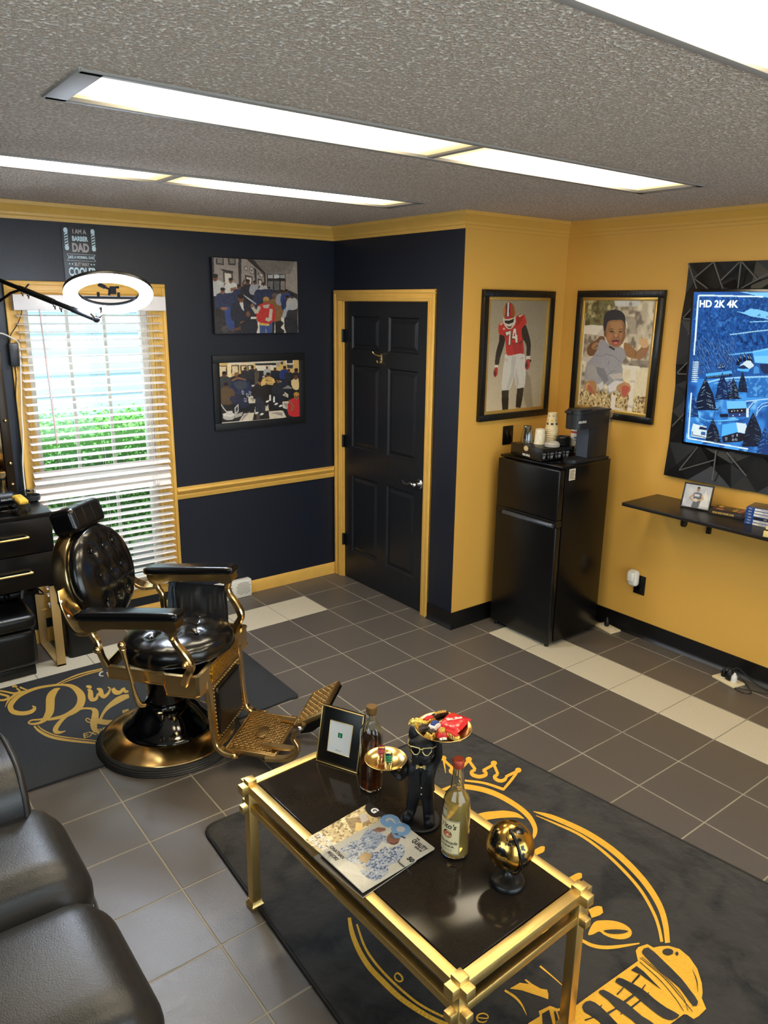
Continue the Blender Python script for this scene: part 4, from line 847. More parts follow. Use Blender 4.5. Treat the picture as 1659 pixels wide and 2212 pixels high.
# ---- television, tilted slightly down
tvz0, tvz1, tvy0, tvy1 = 1.283, 2.100, -1.706, -3.150
tilt = math.atan2(.07, tvz1 - tvz0); Pb = np.array([XD - .050, 0, tvz0]); Nn = np.array([-math.cos(tilt), 0, -math.sin(tilt)]); Hs = (tvz1 - tvz0) / math.cos(tilt)
upv = np.array([-math.sin(tilt), 0, math.cos(tilt)])
t = thing('television', 'flat television showing a blue snowy village', 'television', (XD, (tvy0 + tvy1) / 2, tvz0))
def scr(x, y, w_=0.0): # photo px -> (u from left edge, v up)
    P = onpl(x, y, Pb, Nn); return (tvy0 - P[1], float((P - Pb) @ upv))
cr5 = crop(1470, 780, 8.778); crU = crop(1480, 600, 9.268)
VW = 0.62                       # detailed part of the picture (the part in view) in metres
mode = [cr5]
def pm(x, y):
    u, v = scr(*mode[0](x, y)); return (u / VW, 1 - v / Hs)
c = Cv(300, 390, (30, 84, 158), pm); one = np.ones_like(c.X)
deep = (12, 40, 92); mid = (32, 92, 170); brt = (84, 176, 244); wht = (206, 234, 246); dark = (10, 20, 44)
mode[0] = crU
c.a *= (0.82 + 0.25 * c.noise(9, 4))[..., None]
c.poly([(1100, 290), (1700, 300), (1700, 400), (1500, 390), (1300, 330)], (130, 200, 244)); c.blend(c.mask([(200, 640), (1100, 700), (1700, 900), (1700, 1500), (150, 1560)]), (26, 78, 150), .8 * one)
nz = c.noise(90, 5); c.blend(c.mask([(200, 380), (1700, 420), (1700, 1500), (150, 1600)]), deep, (nz - .45) * 1.6); c.blend(c.mask([(200, 380), (1700, 420), (1700, 1500), (150, 1600)]), (70, 140, 210), (c.noise(80, 15) - .62) * 2)
c.poly([(1030, 680), (1180, 690), (1300, 625), (1450, 635), (1700, 700), (1700, 850), (1560, 810), (1330, 780), (1220, 740)], (124, 198, 246)); c.poly([(1300, 880), (1700, 860), (1700, 880), (1300, 895)], (150, 214, 248))
for k in range(16): c.poly([(1060 + k * 26, 720 + k * 9), (1072 + k * 26, 680 + k * 9), (1086 + k * 26, 722 + k * 9)], deep)
for (a, b_) in ((1465, 740), (1495, 730), (1640, 770), (1480, 830), (1530, 820)): c.poly([(a - 14, b_ + 36), (a, b_ - 14), (a + 16, b_ + 36)], deep)
c.line([(900, 1140), (1150, 1110), (1350, 1080), (1700, 1045)], 22, (150, 206, 236))
for k in range(60):
    x = 1060 + (k * 37) % 640; y = 1100 + (k * 61) % 120; h_ = 110 + (k * 13) % 60; c.poly([(x - 26, y + h_), (x, y), (x + 28, y + h_)], [deep, (20, 64, 130), (40, 104, 176)][k % 3], .85)
c.poly([(1350, 1470), (1700, 1400), (1700, 1720), (1400, 1700)], (120, 200, 248)); c.poly([(1350, 1500), (1700, 1440), (1700, 1560), (1380, 1570)], brt); c.line([(870, 1545), (1350, 1490)], 30, (100, 180, 236))
rr = random.Random(8)
for k in range(240):
    x = rr.uniform(160, 1000); y = rr.uniform(1180, 1850); c.poly([(x - 13, y + 110), (x, y), (x + 15, y + 110)], [deep, (16, 54, 116), (28, 84, 156)][k % 3], .9); c.line([(x - 12, y + 20), (x + 20, y + 105)], 4, (140, 184, 226), .7)
for (x, y) in ((1060, 1560), (1110, 1500), (1190, 1480), (1270, 1500), (1320, 1520)): c.poly([(x - 40, y + 190), (x, y), (x + 40, y + 190)], dark); c.line([(x - 12, y + 60), (x + 14, y + 120)], 6, wht)
mode[0] = cr5
c.poly([(170, 400), (380, 330), (520, 340), (1700, 300), (1700, 1900), (100, 1560)], (52, 130, 210)); c.blend(c.mask([(170, 400), (1700, 300), (1700, 1900), (100, 1560)]), (24, 74, 146), (c.noise(16, 6) - .4) * 2); c.blend(c.mask([(170, 700), (1700, 600), (1700, 1900), (100, 1560)]), (120, 196, 246), (c.noise(24, 16) - .55) * 2.4)
c.poly([(480, 240), (970, 180), (980, 235), (490, 292)], brt); c.poly([(490, 292), (970, 235), (975, 290), (500, 335)], (20, 40, 76))
for k in range(11): c.poly([(520 + k * 38, 300 - k * 5), (532 + k * 38, 298 - k * 5), (532 + k * 38, 312 - k * 5), (520 + k * 38, 314 - k * 5)], (160, 200, 230))
c.line([(520, 400), (740, 345), (1100, 310), (1700, 290)], 30, (150, 206, 240)); c.line([(640, 425), (900, 370), (1250, 370)], 18, (130, 190, 232))
c.poly([(1110, 100), (1250, -10), (1330, -10), (1400, 90), (1310, 150), (1200, 70)], (206, 224, 232)); c.poly([(1110, 105), (1200, 72), (1300, 150), (1110, 140)], (24, 44, 80)); c.poly([(1080, 140), (1310, 150), (1290, 205), (1080, 180)], brt); c.poly([(1500, 60), (1700, 50), (1700, 240), (1590, 240), (1530, 180)], (30, 44, 80))
c.poly([(1390, 130), (1440, 90), (1490, 130), (1500, 230), (1380, 240)], (70, 140, 206))
c.blend(c.mask([(1250, 330), (1700, 310), (1700, 680), (1260, 700)]), (36, 100, 176), .8 * one); c.blend(c.mask([(1250, 330), (1700, 310), (1700, 680), (1260, 700)]), (96, 170, 226), (c.noise(70, 31) - .5) * 2)
c.poly([(1080, 660), (1240, 610), (1260, 690), (1700, 690), (1700, 750), (1040, 750)], (66, 150, 226)); c.line([(1240, 762), (1700, 710)], 14, wht)
c.line([(1100, 1100), (700, 1140), (480, 1130), (330, 1060), (290, 960)], 34, (96, 184, 246)); c.line([(760, 870), (660, 940), (640, 1040)], 12, (24, 70, 136)); c.line([(300, 980), (330, 1070), (480, 1135), (720, 1150), (1180, 1130), (1300, 1060), (1310, 900), (1400, 790)], 12, (20, 60, 124)); c.line([(1290, 1060), (1290, 900), (1380, 780), (1450, 760)], 12, wht)
for k in range(4): c.line([(1700, 770 + k * 30), (1560, 800 + k * 30), (1470, 880 + k * 40), (1440, 1000 + k * 20)], 9, [wht, (40, 96, 160)][k % 2])
def conifer(x, y, w_, h_, col=dark, sn=wht, seed=0):
    r_ = random.Random(seed)
    c.poly([(x - w_ * .5, y + h_), (x - w_ * .34, y + h_ * .5), (x - w_ * .14, y + h_ * .2), (x, y), (x + w_ * .14, y + h_ * .2), (x + w_ * .34, y + h_ * .5), (x + w_ * .5, y + h_)], col, .92)
    for k in range(int(46)):
        v = r_.uniform(.08, 1); s_ = r_.choice([-1, 1]); L = w_ * .62 * v * r_.uniform(.5, 1); xa = x + s_ * r_.uniform(0, .15) * w_ * v
        c.line([(xa, y + h_ * v * .95), (xa + s_ * L, y + h_ * (v * .95 + .07))], h_ * .014 + 3, col)
        if k % 2: c.line([(xa + s_ * L * .1, y + h_ * v * .93), (xa + s_ * L * .8, y + h_ * (v * .93 + .055))], 4.5, sn, .8)
conifer(480, 310, 420, 620, seed=1); conifer(800, 210, 280, 520, (10, 30, 72), (130, 190, 236), 2); conifer(1010, 300, 220, 420, dark, (180, 214, 236), 3); conifer(1180, 190, 190, 400, dark, (70, 110, 150), 4); conifer(940, 320, 90, 220, deep, wht, 5); conifer(780, 0, 140, 150, deep, wht, 6); conifer(250, 640, 200, 420, (14, 50, 108), (150, 200, 236), 7)
c.poly([(875, 755), (1240, 755), (1260, 890), (890, 905)], (110, 192, 248)); c.poly([(900, 905), (1250, 890), (1250, 975), (910, 990)], (34, 30, 44)); c.poly([(915, 990), (1245, 975), (1245, 1050), (920, 1065)], (36, 60, 118)); c.poly([(745, 1000), (905, 995), (915, 1060), (760, 1065)], (22, 26, 46)); c.poly([(1250, 890), (1285, 890), (1290, 1060), (1250, 1070)], wht)
for (a, b_) in ((975, 945), (1025, 940), (1088, 937), (1168, 935), (1120, 1015), (1000, 1030)): c.poly([(a - 10, b_ - 8), (a + 10, b_ - 8), (a + 10, b_ + 10), (a - 10, b_ + 10)], (214, 232, 244))
c.poly([(245, 1180), (380, 1215), (500, 1240), (500, 1470), (215, 1420), (215, 1300)], (212, 230, 234)); c.poly([(375, 1235), (500, 1260), (495, 1310), (350, 1290)], (30, 40, 76)); c.poly([(400, 1330), (480, 1345), (478, 1410), (390, 1390)], (56, 96, 150)); c.line([(235, 1400), (480, 1440)], 14, (34, 52, 92)); c.line([(235, 1330), (235, 1400)], 12, (34, 52, 92))
c.poly([(800, 1200), (1060, 1160), (1240, 1180), (1330, 1390), (1080, 1345), (780, 1425)], (84, 178, 246)); c.poly([(1060, 1160), (1240, 1180), (1300, 1390), (1090, 1340)], (206, 226, 236)); c.poly([(790, 1425), (1080, 1345), (1300, 1395), (1290, 1480), (1120, 1530), (810, 1540)], (26, 24, 36))
for (a, b_, w2, h2) in ((870, 1470, 32, 56), (995, 1418, 34, 38), (1076, 1400, 26, 44), (1000, 1488, 32, 34), (1060, 1482, 38, 34)): c.poly([(a - w2 / 2, b_ - h2 / 2), (a + w2 / 2, b_ - h2 / 2), (a + w2 / 2, b_ + h2 / 2), (a - w2 / 2, b_ + h2 / 2)], (176, 200, 222)); c.poly([(a - w2 / 2 + 6, b_ - h2 / 2 + 6), (a + w2 / 2 - 6, b_ - h2 / 2 + 6), (a + w2 / 2 - 6, b_ + h2 / 2 - 6), (a - w2 / 2 + 6, b_ + h2 / 2 - 6)], (36, 40, 60))
conifer(620, 1080, 300, 480, (14, 18, 36), (130, 170, 204), 9); conifer(1380, 960, 420, 660, (12, 18, 36), (96, 140, 180), 10); conifer(1600, 1250, 340, 560, (14, 50, 110), (120, 190, 240), 11)
c.poly([(100, 1470), (440, 1540), (400, 1570), (100, 1530)], (72, 162, 236)); c.poly([(850, 1600), (1110, 1650), (1100, 1700), (840, 1640)], (72, 162, 236))
for k in range(11):
    y0 = 8 + k * 36.5; e = 22 if k == 8 else 0; c.poly([(240 - k * 2.2, y0), (352 - k * 2.6 + e, y0 + 5), (350 - k * 2.6 + e, y0 + 22), (238 - k * 2.2, y0 + 17)], (200, 228, 238))
fr = (212, 238, 246)
c.line([(212, 600), (152, 1462), (1280, 1662)], 26, fr)
mode[0] = crU; c.line([(185, 1545), (275, 355), (1565, 382)], 32, fr)
t_full = Cv(330, 300, (44, 112, 190)); f1 = np.ones_like(t_full.X)
t_full.blend(t_full.mask([(0, 0), (1, 0), (1, .28), (.6, .20), (.3, .30), (0, .26)]), (26, 78, 150), f1); t_full.blend(f1, (16, 56, 120), (t_full.noise(50, 4) - .5) * 1.6)
t_full.poly([(0, .52), (.4, .42), (1, .50), (1, .60), (.5, .56), (0, .60)], (96, 178, 240)); t_full.poly([(0, .80), (.5, .70), (1, .78), (1, .84), (.5, .78), (0, .88)], (120, 196, 246))
for (hx0, hy0, hs) in ((.16, .62, .10), (.46, .60, .12), (.78, .66, .10), (.30, .84, .13), (.66, .86, .12)):
    t_full.poly([(hx0, hy0), (hx0 + hs * .5, hy0 - hs * .7), (hx0 + hs, hy0), (hx0 + hs, hy0 + hs * .7), (hx0, hy0 + hs * .7)], (30, 34, 54)); t_full.poly([(hx0 - hs * .1, hy0 + .01), (hx0 + hs * .5, hy0 - hs * .8), (hx0 + hs * 1.1, hy0 + .01), (hx0 + hs * .5, hy0 - hs * .45)], (170, 216, 242))
rr = random.Random(21)
for k in range(90):
    x = rr.random(); y = .28 + .62 * rr.random() ** .8; h_ = .05 + .16 * (y - .25); w_ = h_ * .30
    t_full.poly([(x - w_, y + h_), (x, y), (x + w_, y + h_)], (10, 26 + int(30 * (1 - y)), 62 + int(50 * (1 - y)))); t_full.line([(x - w_ * .4, y + h_ * .5), (x + w_ * .3, y + h_ * .62)], .004, (150, 196, 230)); t_full.line([(x - w_ * .2, y + h_ * .3), (x + w_ * .5, y + h_ * .85)], .004, (120, 176, 220))
def tvl(p): return (p[0] - XD, p[1] - (tvy0 + tvy1) / 2, p[2] - tvz0)
M_screen = vcmat('lit_screen', 0.15, emit=0.62)
ctr = Pb + upv * Hs / 2 + Nn * .0016
o_ = tvl((ctr[0], tvy0 - VW / 2, ctr[2])); c.build('screen', o_, (0, -1, 0), tuple(upv), VW, Hs, M_screen, t)
o_ = tvl((ctr[0], (tvy0 - VW + tvy1) / 2, ctr[2])); t_full.build('screen', o_, (0, -1, 0), tuple(upv), (tvy0 - tvy1) - VW, Hs, M_screen, t)
mb = MB(); rotT = Matrix.Rotation(-tilt, 4, 'Y'); cc = Pb + upv * Hs / 2 - Nn * (-.0) 
cb = tvl((cc[0] + .014 * math.cos(tilt), (tvy0 + tvy1) / 2, cc[2] + .014 * math.sin(tilt)))
mb.box(cb, (.028, tvy0 - tvy1 + .028, Hs + .030), .004, rot=rotT)
mb.bb(cb[0] + .0, -0.0405 + .0, -.25, .25, .25, .55)
obj('casing', mb, M_blackgloss, t)
mb = MB(); q = onpl(*crU(665, 530), Pb, Nn); q = tvl(q + Nn * .003)
text(mb, 'HD 2K 4K', plane_M(q, (0, -1, 0), tuple(upv)), .050, xs=.98, offset=.0012); M_scrtxt = emis('screen_lettering', (214, 244, 250), .9)
obj('screen_lettering', mb, M_scrtxt, t, smooth=0)

# ---- switch plate, wall outlet with plug-in
t = thing('light_switch', 'black switch plate on the gold wall below the football poster', 'switch plate', (.895, YC, 1.222))
mb = MB(); mb.bb(-.046, .046, -.006, -.0005, -.060, .060, .004); obj('plate', mb, M_black, t)
for a in (-.030, .006): mb = MB(); mb.bb(a, a + .024, -.010, -.006, -.030, .030, .002); obj('rocker', mb, M_blackgloss, t)
t = thing('wall_outlet', 'black outlet plate low on the gold wall under the shelf', 'outlet', (XD, -1.492, .338))
mb = MB(); mb.bb(-.006, -.0005, -.040, .040, -.062, .062, .003); obj('plate', mb, M_black, t)
mb = MB(); mb.bb(-.008, -.005, -.017, .017, -.035, -.006, .003); obj('socket', mb, M_blackgloss, t)
t = thing('air_freshener', 'white rounded plug-in air freshener in the black wall outlet', 'air freshener', (XD, -1.465, .385))
mb = MB(); cushion((.050, .070, .105), 10, .45, 0, mb, Matrix.Translation((-.036, 0, 0))); obj('shell', mb, M_white, t, smooth=60)
mb = MB(); cushion((.030, .050, .070), 8, .45, 0, mb, Matrix.Translation((-.060, 0.003, .012))); obj('front_cap', mb, M_white, t, smooth=60)

# ---- floor outlets
def floor_outlet(x, y, lab, plugs, rz):
    t = thing('floor_outlet', lab, 'floor outlet', (x, y, 0), R(rz))
    mb = MB(); mb.bb(-.075, .075, -.045, .045, 0.0005, .014, .004); obj('plate', mb, M_cream, t)
    for sx in (-.035, .035): mb = MB(); mb.cyl((sx, 0, .014), (sx, 0, .0165), .017, seg=20); obj('socket', mb, M_white, t)
    return t
floor_outlet(1.235, -2.185, 'cream floor outlet plate with three plugs near the right wall', 3, 78)
floor_outlet(1.285, -1.335, 'cream floor outlet plate in the corner behind the black fridge', 1, 80)
def plug(x, y, m, lab, s=1.0, h=.045):
    t = thing('power_plug', lab, 'plug', (x, y, .016))
    mb = MB(); mb.lathe([(.0, 0), (.016 * s, 0), (.018 * s, .006), (.017 * s, h * .6), (.009 * s, h * .85), (.005 * s, h), (0, h)], 18); obj('plug_body', mb, m, t); return t
def corded(t, name, pts, r_):
    o = t.location; mb = MB(); mb.tube([(p[0] - o.x, p[1] - o.y, p[2] - o.z) for p in pts], r_, 8, sm=8); obj(name, mb, M_black, t)
pa = plug(1.243, -2.150, M_black, 'small black plug at the left of the cream floor outlet', .8, .05)
pb = plug(1.238, -2.188, M_black, 'big black adapter plug in the middle of the cream floor outlet', 1.35, .06)
plug(1.222, -2.222, M_white, 'white plug at the right of the cream floor outlet', .9, .055)
plug(1.292, -1.322, M_black, 'black plug standing in the floor outlet behind the fridge', .9, .06)
corded(pb, 'cord', [(1.238, -2.188, .072), (1.262, -2.22, .085), (1.285, -2.30, .03), (1.30, -2.38, .006), (1.31, -2.6, .005), (1.29, -3.0, .005)], .0035)
corded(pa, 'cord', [(1.243, -2.150, .062), (1.268, -2.18, .070), (1.275, -2.26, .012), (1.21, -2.33, .004), (1.17, -2.31, .004), (1.185, -2.25, .004), (1.24, -2.34, .004), (1.28, -2.5, .004), (1.26, -3.0, .004)], .0022)

# ---- white vented unit on the floor by the back wall
t = thing('floor_register', 'white louvered vent box on the floor against the blue wall', 'vent', (-.43, YA - .032, 0))
mb = MB(); mb.bb(-.135, .135, -.028, .028, 0.0, .128, .008); obj('housing', mb, M_white, t)
mb = MB()
for s_ in (-1, 1):
    for k in range(8):
        r_ = .024 + k * .011
        pts = [(s_ * .068 + r_ * math.cos(a), -.0285, .012 + r_ * math.sin(a)) for a in [PI * (.15 + .7 * q / 10) for q in range(11)]]
        pts = [p for p in pts if abs(p[0] - s_ * .068) < .058 and .008 < p[2] < .120]
        if len(pts) > 1: mb.tube(pts, .0016, 6)
obj('louvre', mb, mat('vent_shadow', (120, 116, 108), .6), t)  # louvre lines coloured grey to stand for shade in the white vent

# ================================================================== shelf on the right wall
SZ = 0.936
t = thing('wall_shelf', 'long black floating shelf below the television', 'shelf', (XD, -2.3, SZ))
mb = MB(); mb.bb(1.003 - XD, -.0005, -.80, .755, -.020, 0, .002); obj('board', mb, mat('black_woodgrain', (30, 27, 26), .33, bump=.15, bscale=40, stretch=(8, .6, 1), var=.2, vscale=12), t)
for yy in (.40, -.45):
    mb = MB(); mb.bb(-.30, -.02, yy - .012, yy + .012, -.030, -.020, .002); mb.bb(-.020, -.0005, yy - .012, yy + .012, -.16, -.020, .002)
    mb.prism([(-.30, -.022), (-.262, -.022), (-.262, -.060), (-.272, -.072), (-.290, -.072), (-.30, -.060)], .020, plane_M((0, yy + .010, 0), (1, 0, 0), (0, 0, 1))); obj('bracket', mb, M_black, t)
# photo frame
FA = np.array([1.195, -1.795]); FB = np.array([1.225, -1.955]); dv = FB - FA; ang = math.atan2(dv[1], dv[0])
t = thing('photo_frame', 'small black frame with a grey football player photo on the shelf', 'photo frame', (FA[0] + dv[0] / 2, FA[1] + dv[1] / 2, SZ), rot=(0, 0, ang))
L_ = float(np.hypot(*dv)); tl = Matrix.Rotation(R(-16), 4, 'X')
mb = MB(); b2 = MB(); picframe(b2, L_, .142, .008, .012, lambda u, v, w_: (u, -w_, v + .071)); mb.add(b2.v, b2.f, 0, tl); b2 = MB(); b2.bb(-L_ / 2 + .004, L_ / 2 - .004, -.004, 0, .004, .138); mb.add(b2.v, b2.f, 0, tl)
obj('frame', mb, M_black, t)
c = Cv(110, 90, (176, 178, 186)); c.blend(np.ones_like(c.X), (216, 208, 198), (c.noise(4, 2) - .3) * 1.5)
c.poly([(.78, .15), (.98, .9), (.62, .9)], (226, 220, 208), .6); c.poly([(.36, .36), (.62, .34), (.68, .5), (.64, .78), (.60, 1), (.36, 1), (.40, .7)], (92, 92, 100), sm=2); c.ell(.50, .20, .055, .10, (150, 122, 98)); c.ell(.50, .12, .055, .05, (60, 54, 54))
c.line([(.36, .42), (.24, .62), (.40, .70)], .06, (168, 140, 112)); c.line([(.66, .42), (.74, .58), (.56, .66)], .06, (190, 160, 124)); c.ell(.47, .66, .09, .07, (206, 190, 160)); c.poly([(.40, .40), (.58, .40), (.58, .50), (.40, .50)], (196, 196, 204)); c.blur(1)
p = tl @ Vector((0, -.0065, .071)); yv = tl.to_3x3() @ Vector((0, 0, 1)); c.build('photo', tuple(p), (1, 0, 0), tuple(yv), L_ - .014, .128, M_print, t)
mb = MB(); mb.box((0, .054, .048), (.04, .003, .10), rot=Matrix.Rotation(R(22), 4, 'X')); obj('easel_back', mb, M_black, t)
# book
M_bookc = mat('dark_purple_cover', (52, 44, 46), .35); M_paper = mat('page_edges', (214, 204, 184), .8)
t = thing('paperback_book', 'dark paperback with yellow and purple lettering beside the photo frame', 'book', (1.262, -2.050, SZ), R(-80))
mb = MB(); mb.bb(-.085, .085, -.062, .062, 0, .003, .001); mb.bb(-.085, .085, -.062, .062, .024, .027, .001); mb.bb(-.085, .085, -.062, -.058, 0, .027, .001); obj('cover', mb, M_bookc, t)
mb = MB(); mb.bb(-.083, .083, -.058, .060, .003, .024); obj('pages', mb, M_paper, t)
mb = MB(); text(mb, 'RICH DAD POOR DAD', plane_M((-.015, -.0624, .0135), (1, 0, 0), (0, 0, 1)), .013, 0, xs=.85, offset=.0004)
for k, s_ in enumerate(('RICH', 'POOR')): text(mb, s_, plane_M((.030 + k * .030, 0, .0274), (0, 1, 0), (-1, 0, 0)), .030, k, xs=.9, offset=.001)
mb.lathe([(.014, 0), (.014, .0005)], 18, Matrix.Translation((-.060, .035, .0271)), 0); mb.lathe([(.016, 0), (.016, .0005)], 18, Matrix.Translation((-.045, -.022, .0271)) @ Matrix.Diagonal((1.3, .8, 1, 1)), 1)
obj('lettering', mb, [mat('yellow_ink', (228, 190, 84), .5), mat('rose_ink', (210, 120, 104), .5)], t, smooth=0)
# game cases
M_gwhite = mat('white_spine', (224, 222, 218), .35); M_gblue = mat('blue_case', (34, 74, 148), .3, coat=.3); M_ink = mat('black_ink', (24, 24, 28), .5); M_gcov = mat('game_cover', (120, 98, 66), .3, var=.4, vscale=30)
GL = ['white spined game case, bottom of the stack on the shelf', 'game case second from the bottom of the stack', 'black spined game case third from the bottom of the stack', 'game case fourth from the bottom of the stack', 'basketball game case second from the top of the stack', 'game case on top of the stack with a brown cover']
GT = ['MADDEN 22', 'MADDEN 21', 'UFC', 'MADDEN 20', 'NBA 2K', 'MADDEN 19']
for k in range(6):
    t = thing('game_case', GL[k], 'game case', (1.232, -2.265, SZ + k * .0155), R(-84 + (k % 3) * 1.5))
    mb = MB(); mb.bb(-.088, .088, -.066, .066, 0, .0150, .002); obj('case', mb, M_gblue, t)
    mb = MB(); mb.bb(-.045, .084, -.0670, -.0655, .002, .013); obj('spine_label', mb, M_ink if k == 2 else M_gwhite, t)
    mb = MB(); text(mb, GT[k], plane_M((.012, -.0674, .0075), (1, 0, 0), (0, 0, 1)), .010, 0, xs=1.0); text(mb, 'PS4', plane_M((-.066, -.0664, .0075), (1, 0, 0), (0, 0, 1)), .010, 1, xs=1.1)
    obj('lettering', mb, [M_gwhite if k == 2 else M_ink, M_gwhite], t, smooth=0)
    if k == 5: mb = MB(); mb.bb(-.084, .084, -.060, .060, .0150, .0156); obj('cover_print', mb, M_gcov, t)
t = thing('gold_box', 'small pale gold box at the right edge of the shelf', 'box', (1.062, -2.44, SZ), R(-82))
mb = MB(); mb.bb(-.085, .085, -.050, .050, 0, .030, .003); obj('lower_box', mb, mat('pale_gold_card', (222, 198, 128), .45), t)
mb = MB(); mb.bb(-.080, .085, -.040, .050, .030, .036); obj('black_band', mb, M_black, t); mb = MB(); mb.bb(-.080, .085, -.040, .050, .036, .050, .003); obj('lid', mb, mat('pale_gold_card2', (226, 202, 134), .45), t)

# ================================================================== fridge and the things on it
FXa, FXb, FYa, FYb, FH = .735, 1.205, -1.300, -.812, 1.128
t = thing('mini_fridge', 'tall black two-door mini fridge in the gold corner', 'fridge', ((FXa + FXb) / 2, (FYa + FYb) / 2, 0))
hx, hy_ = (FXb - FXa) / 2, (FYb - FYa) / 2
M_fbody = mat('fridge_black_side', (11, 10, 10), .22, spec=.3, bump=.03, bscale=240); M_fdoor = mat('fridge_black_door', (10, 10, 12), .28, spec=.35, bump=.02, bscale=300, coat=.1, coatr=.25)
mb = MB(); mb.bb(-hx + .055, hx, -hy_, hy_, .025, FH - .012, .004); mb.bb(-hx + .020, hx, -hy_ - .002, hy_ + .002, FH - .014, FH, .004); obj('cabinet', mb, M_fbody, t)
mb = MB(); mb.bb(-hx, -hx + .050, -hy_, hy_, .805, FH - .018, .010, 0, 3); obj('freezer_door', mb, M_fdoor, t)
mb = MB(); mb.bb(-hx, -hx + .050, -hy_, hy_, .030, .765, .010, 0, 3); fd = obj('fridge_door', mb, M_fdoor, t)
mb = MB(); mb.bb(-hx + .004, -hx + .05, -hy_ + .002, hy_ - .002, .765, .805); obj('door_gap', mb, M_blackbase, t)
mb = MB(); mb.box((-hx - .006, -.030, .775), (.030, .400, .026), .006, rot=Matrix.Rotation(R(25), 4, 'Y')); obj('handle', mb, mat('handle_grey', (50, 54, 62), .3), t)
for (a, b_) in ((-hx + .03, -hy_ + .03), (-hx + .03, hy_ - .03), (hx - .03, -hy_ + .03), (hx - .03, hy_ - .03)):
    mb = MB(); mb.cyl((a, b_, 0), (a, b_, .027), .014, seg=14); obj('foot', mb, M_black, t)
mb = MB(); mb.bb(-hx + .085, -hx + .140, -hy_ - .0012, -hy_ - .0002, 1.040, 1.108); st = obj('sticker', mb, mat('sticker_paper', (214, 200, 172), .6), t)
mb = MB()
for k in range(8): mb.bb(-hx + .090, -hx + .135 - (k % 3) * .006, -hy_ - .0018, -hy_ - .0010, 1.048 + k * .007, 1.0505 + k * .007)
obj('small_print', mb, M_ink, st)
# pod drawer
PX, PY = .905, -1.020
t = thing('pod_drawer', 'black coffee pod drawer with an oval finger hole on the fridge', 'pod drawer', (PX, PY, FH), R(-8))
M_pod = mat('pod_drawer_black', (15, 14, 14), .25)
mb = MB(); dw, dd, dh = .145, .125, .078      # half width (y), half depth (x), height
mb.bb(-dd, dd, -dw + .01, dw - .01, dh - .010, dh, .003); mb.bb(dd - .006, dd, -dw + .01, dw - .01, .008, dh); mb.bb(-dd, dd, -dw + .01, dw - .01, .006, .012)
for yy in (-dw + .012, dw - .012):
    mb.bb(-dd, dd, yy - .003, yy + .003, .006, .016); mb.bb(-dd, dd, yy - .003, yy + .003, .036, .040); mb.bb(-dd, dd, yy - .003, yy + .003, dh - .02, dh)
    for k in range(5): mb.bb(-dd + k * .0615, -dd + k * .0615 + .004, yy - .003, yy + .003, .006, dh)
for (a, b_) in ((-dd + .02, -dw + .03), (-dd + .02, dw - .03), (dd - .02, -dw + .03), (dd - .02, dw - .03)): mb.cyl((a, b_, 0), (a, b_, .008), .010, seg=12)
obj('drawer_body', mb, M_pod, t)
mb = MB(); mb.bb(-dd - .008, -dd, -dw, dw, .004, dh + .001, .003); fr_ = obj('drawer_front', mb, M_pod, t)
mb = MB(); mb.lathe([(.020, 0), (.020, .001)], 24, plane_M((-dd - .0085, 0, dh - .016), (0, -1, 0), (0, 0, 1)) @ Matrix.Diagonal((1, .8, 1, 1))); obj('finger_hole', mb, mat('hole_cream', (206, 180, 140), .6), fr_)
mb = MB(); text(mb, 'KEURIG', plane_M((-dd - .0088, -.005, .022), (0, -1, 0), (0, 0, 1)), .018, 0, xs=1.1, offset=.0006); obj('lettering', mb, M_gwhite, fr_, smooth=0)
M_podc = mat('pod_grey', (150, 146, 142), .4)
for k in range(4):
    for q in (-1, 1):
        mb = MB(); mb.lathe([(0, 0), (.017, 0), (.022, .030), (.024, .032), (.024, .034), (0, .034)], 20, Matrix.Translation((-dd + .034 + k * .061, q * (dw - .045), .013))); obj('coffee_pod', mb, M_podc, t)
TZ = FH + dh + .0015
def Pp(x, y, z=0): # drawer-local -> world
    a = R(-8); return (PX + x * math.cos(a) - y * math.sin(a), PY + x * math.sin(a) + y * math.cos(a), TZ + z)
M_clearp = clear('clear_plastic', (236, 240, 240), .16)
t = thing('plastic_cup_stack', 'upside-down stack of clear plastic cups on the pod drawer', 'cup stack', Pp(-.070, .070))
for k in range(4):
    mb = MB(); z0 = k * .008; mb.lathe([(.040, z0), (.0405, z0 + .003), (.037, z0 + .006), (.027, z0 + .078), (.026, z0 + .081), (0, z0 + .081)], 28, cap=False); obj('plastic_cup', mb, M_clearp, t)
M_pcup = mat('patterned_paper', (222, 212, 188), .6)
def paper_cup(name, lab, loc, pat):
    t = thing(name, lab, 'paper cup', loc)
    mb = MB(); mb.lathe([(0, .088), (.024, .088), (.026, .091), (.028, .089), (.034, .004), (.037, .002), (.037, 0), (.034, 0)], 28, cap=False); obj('cup_wall', mb, M_pcup, t)
    mb = MB()
    for k in range(8):
        for s_ in (-1, 1):
            pts = []
            for q in range(7):
                zz = .008 + q * .0115; r_ = .0335 - (.0335 - .0272) * zz / .088 + .0004; a = (k + s_ * q / 6) * PI / 4; pts.append((r_ * math.cos(a), r_ * math.sin(a), zz))
            mb.tube(pts, .0006, 4)
    obj('line_pattern', mb, mat('pattern_ink', (70, 66, 70), .6), t); return t
paper_cup('patterned_cup', 'single white paper cup with crossing lines, upside down', Pp(-.020, .012), 1)
t = thing('paper_cup_stack', 'tall upside-down stack of brown patterned paper coffee cups', 'cup stack', Pp(.070, .012))
M_cups = mat('kraft_pattern', (214, 196, 156), .6); M_cupd = mat('dark_cup_print', (70, 52, 36), .6); M_cupy = mat('ochre_cup_print', (196, 160, 80), .6)
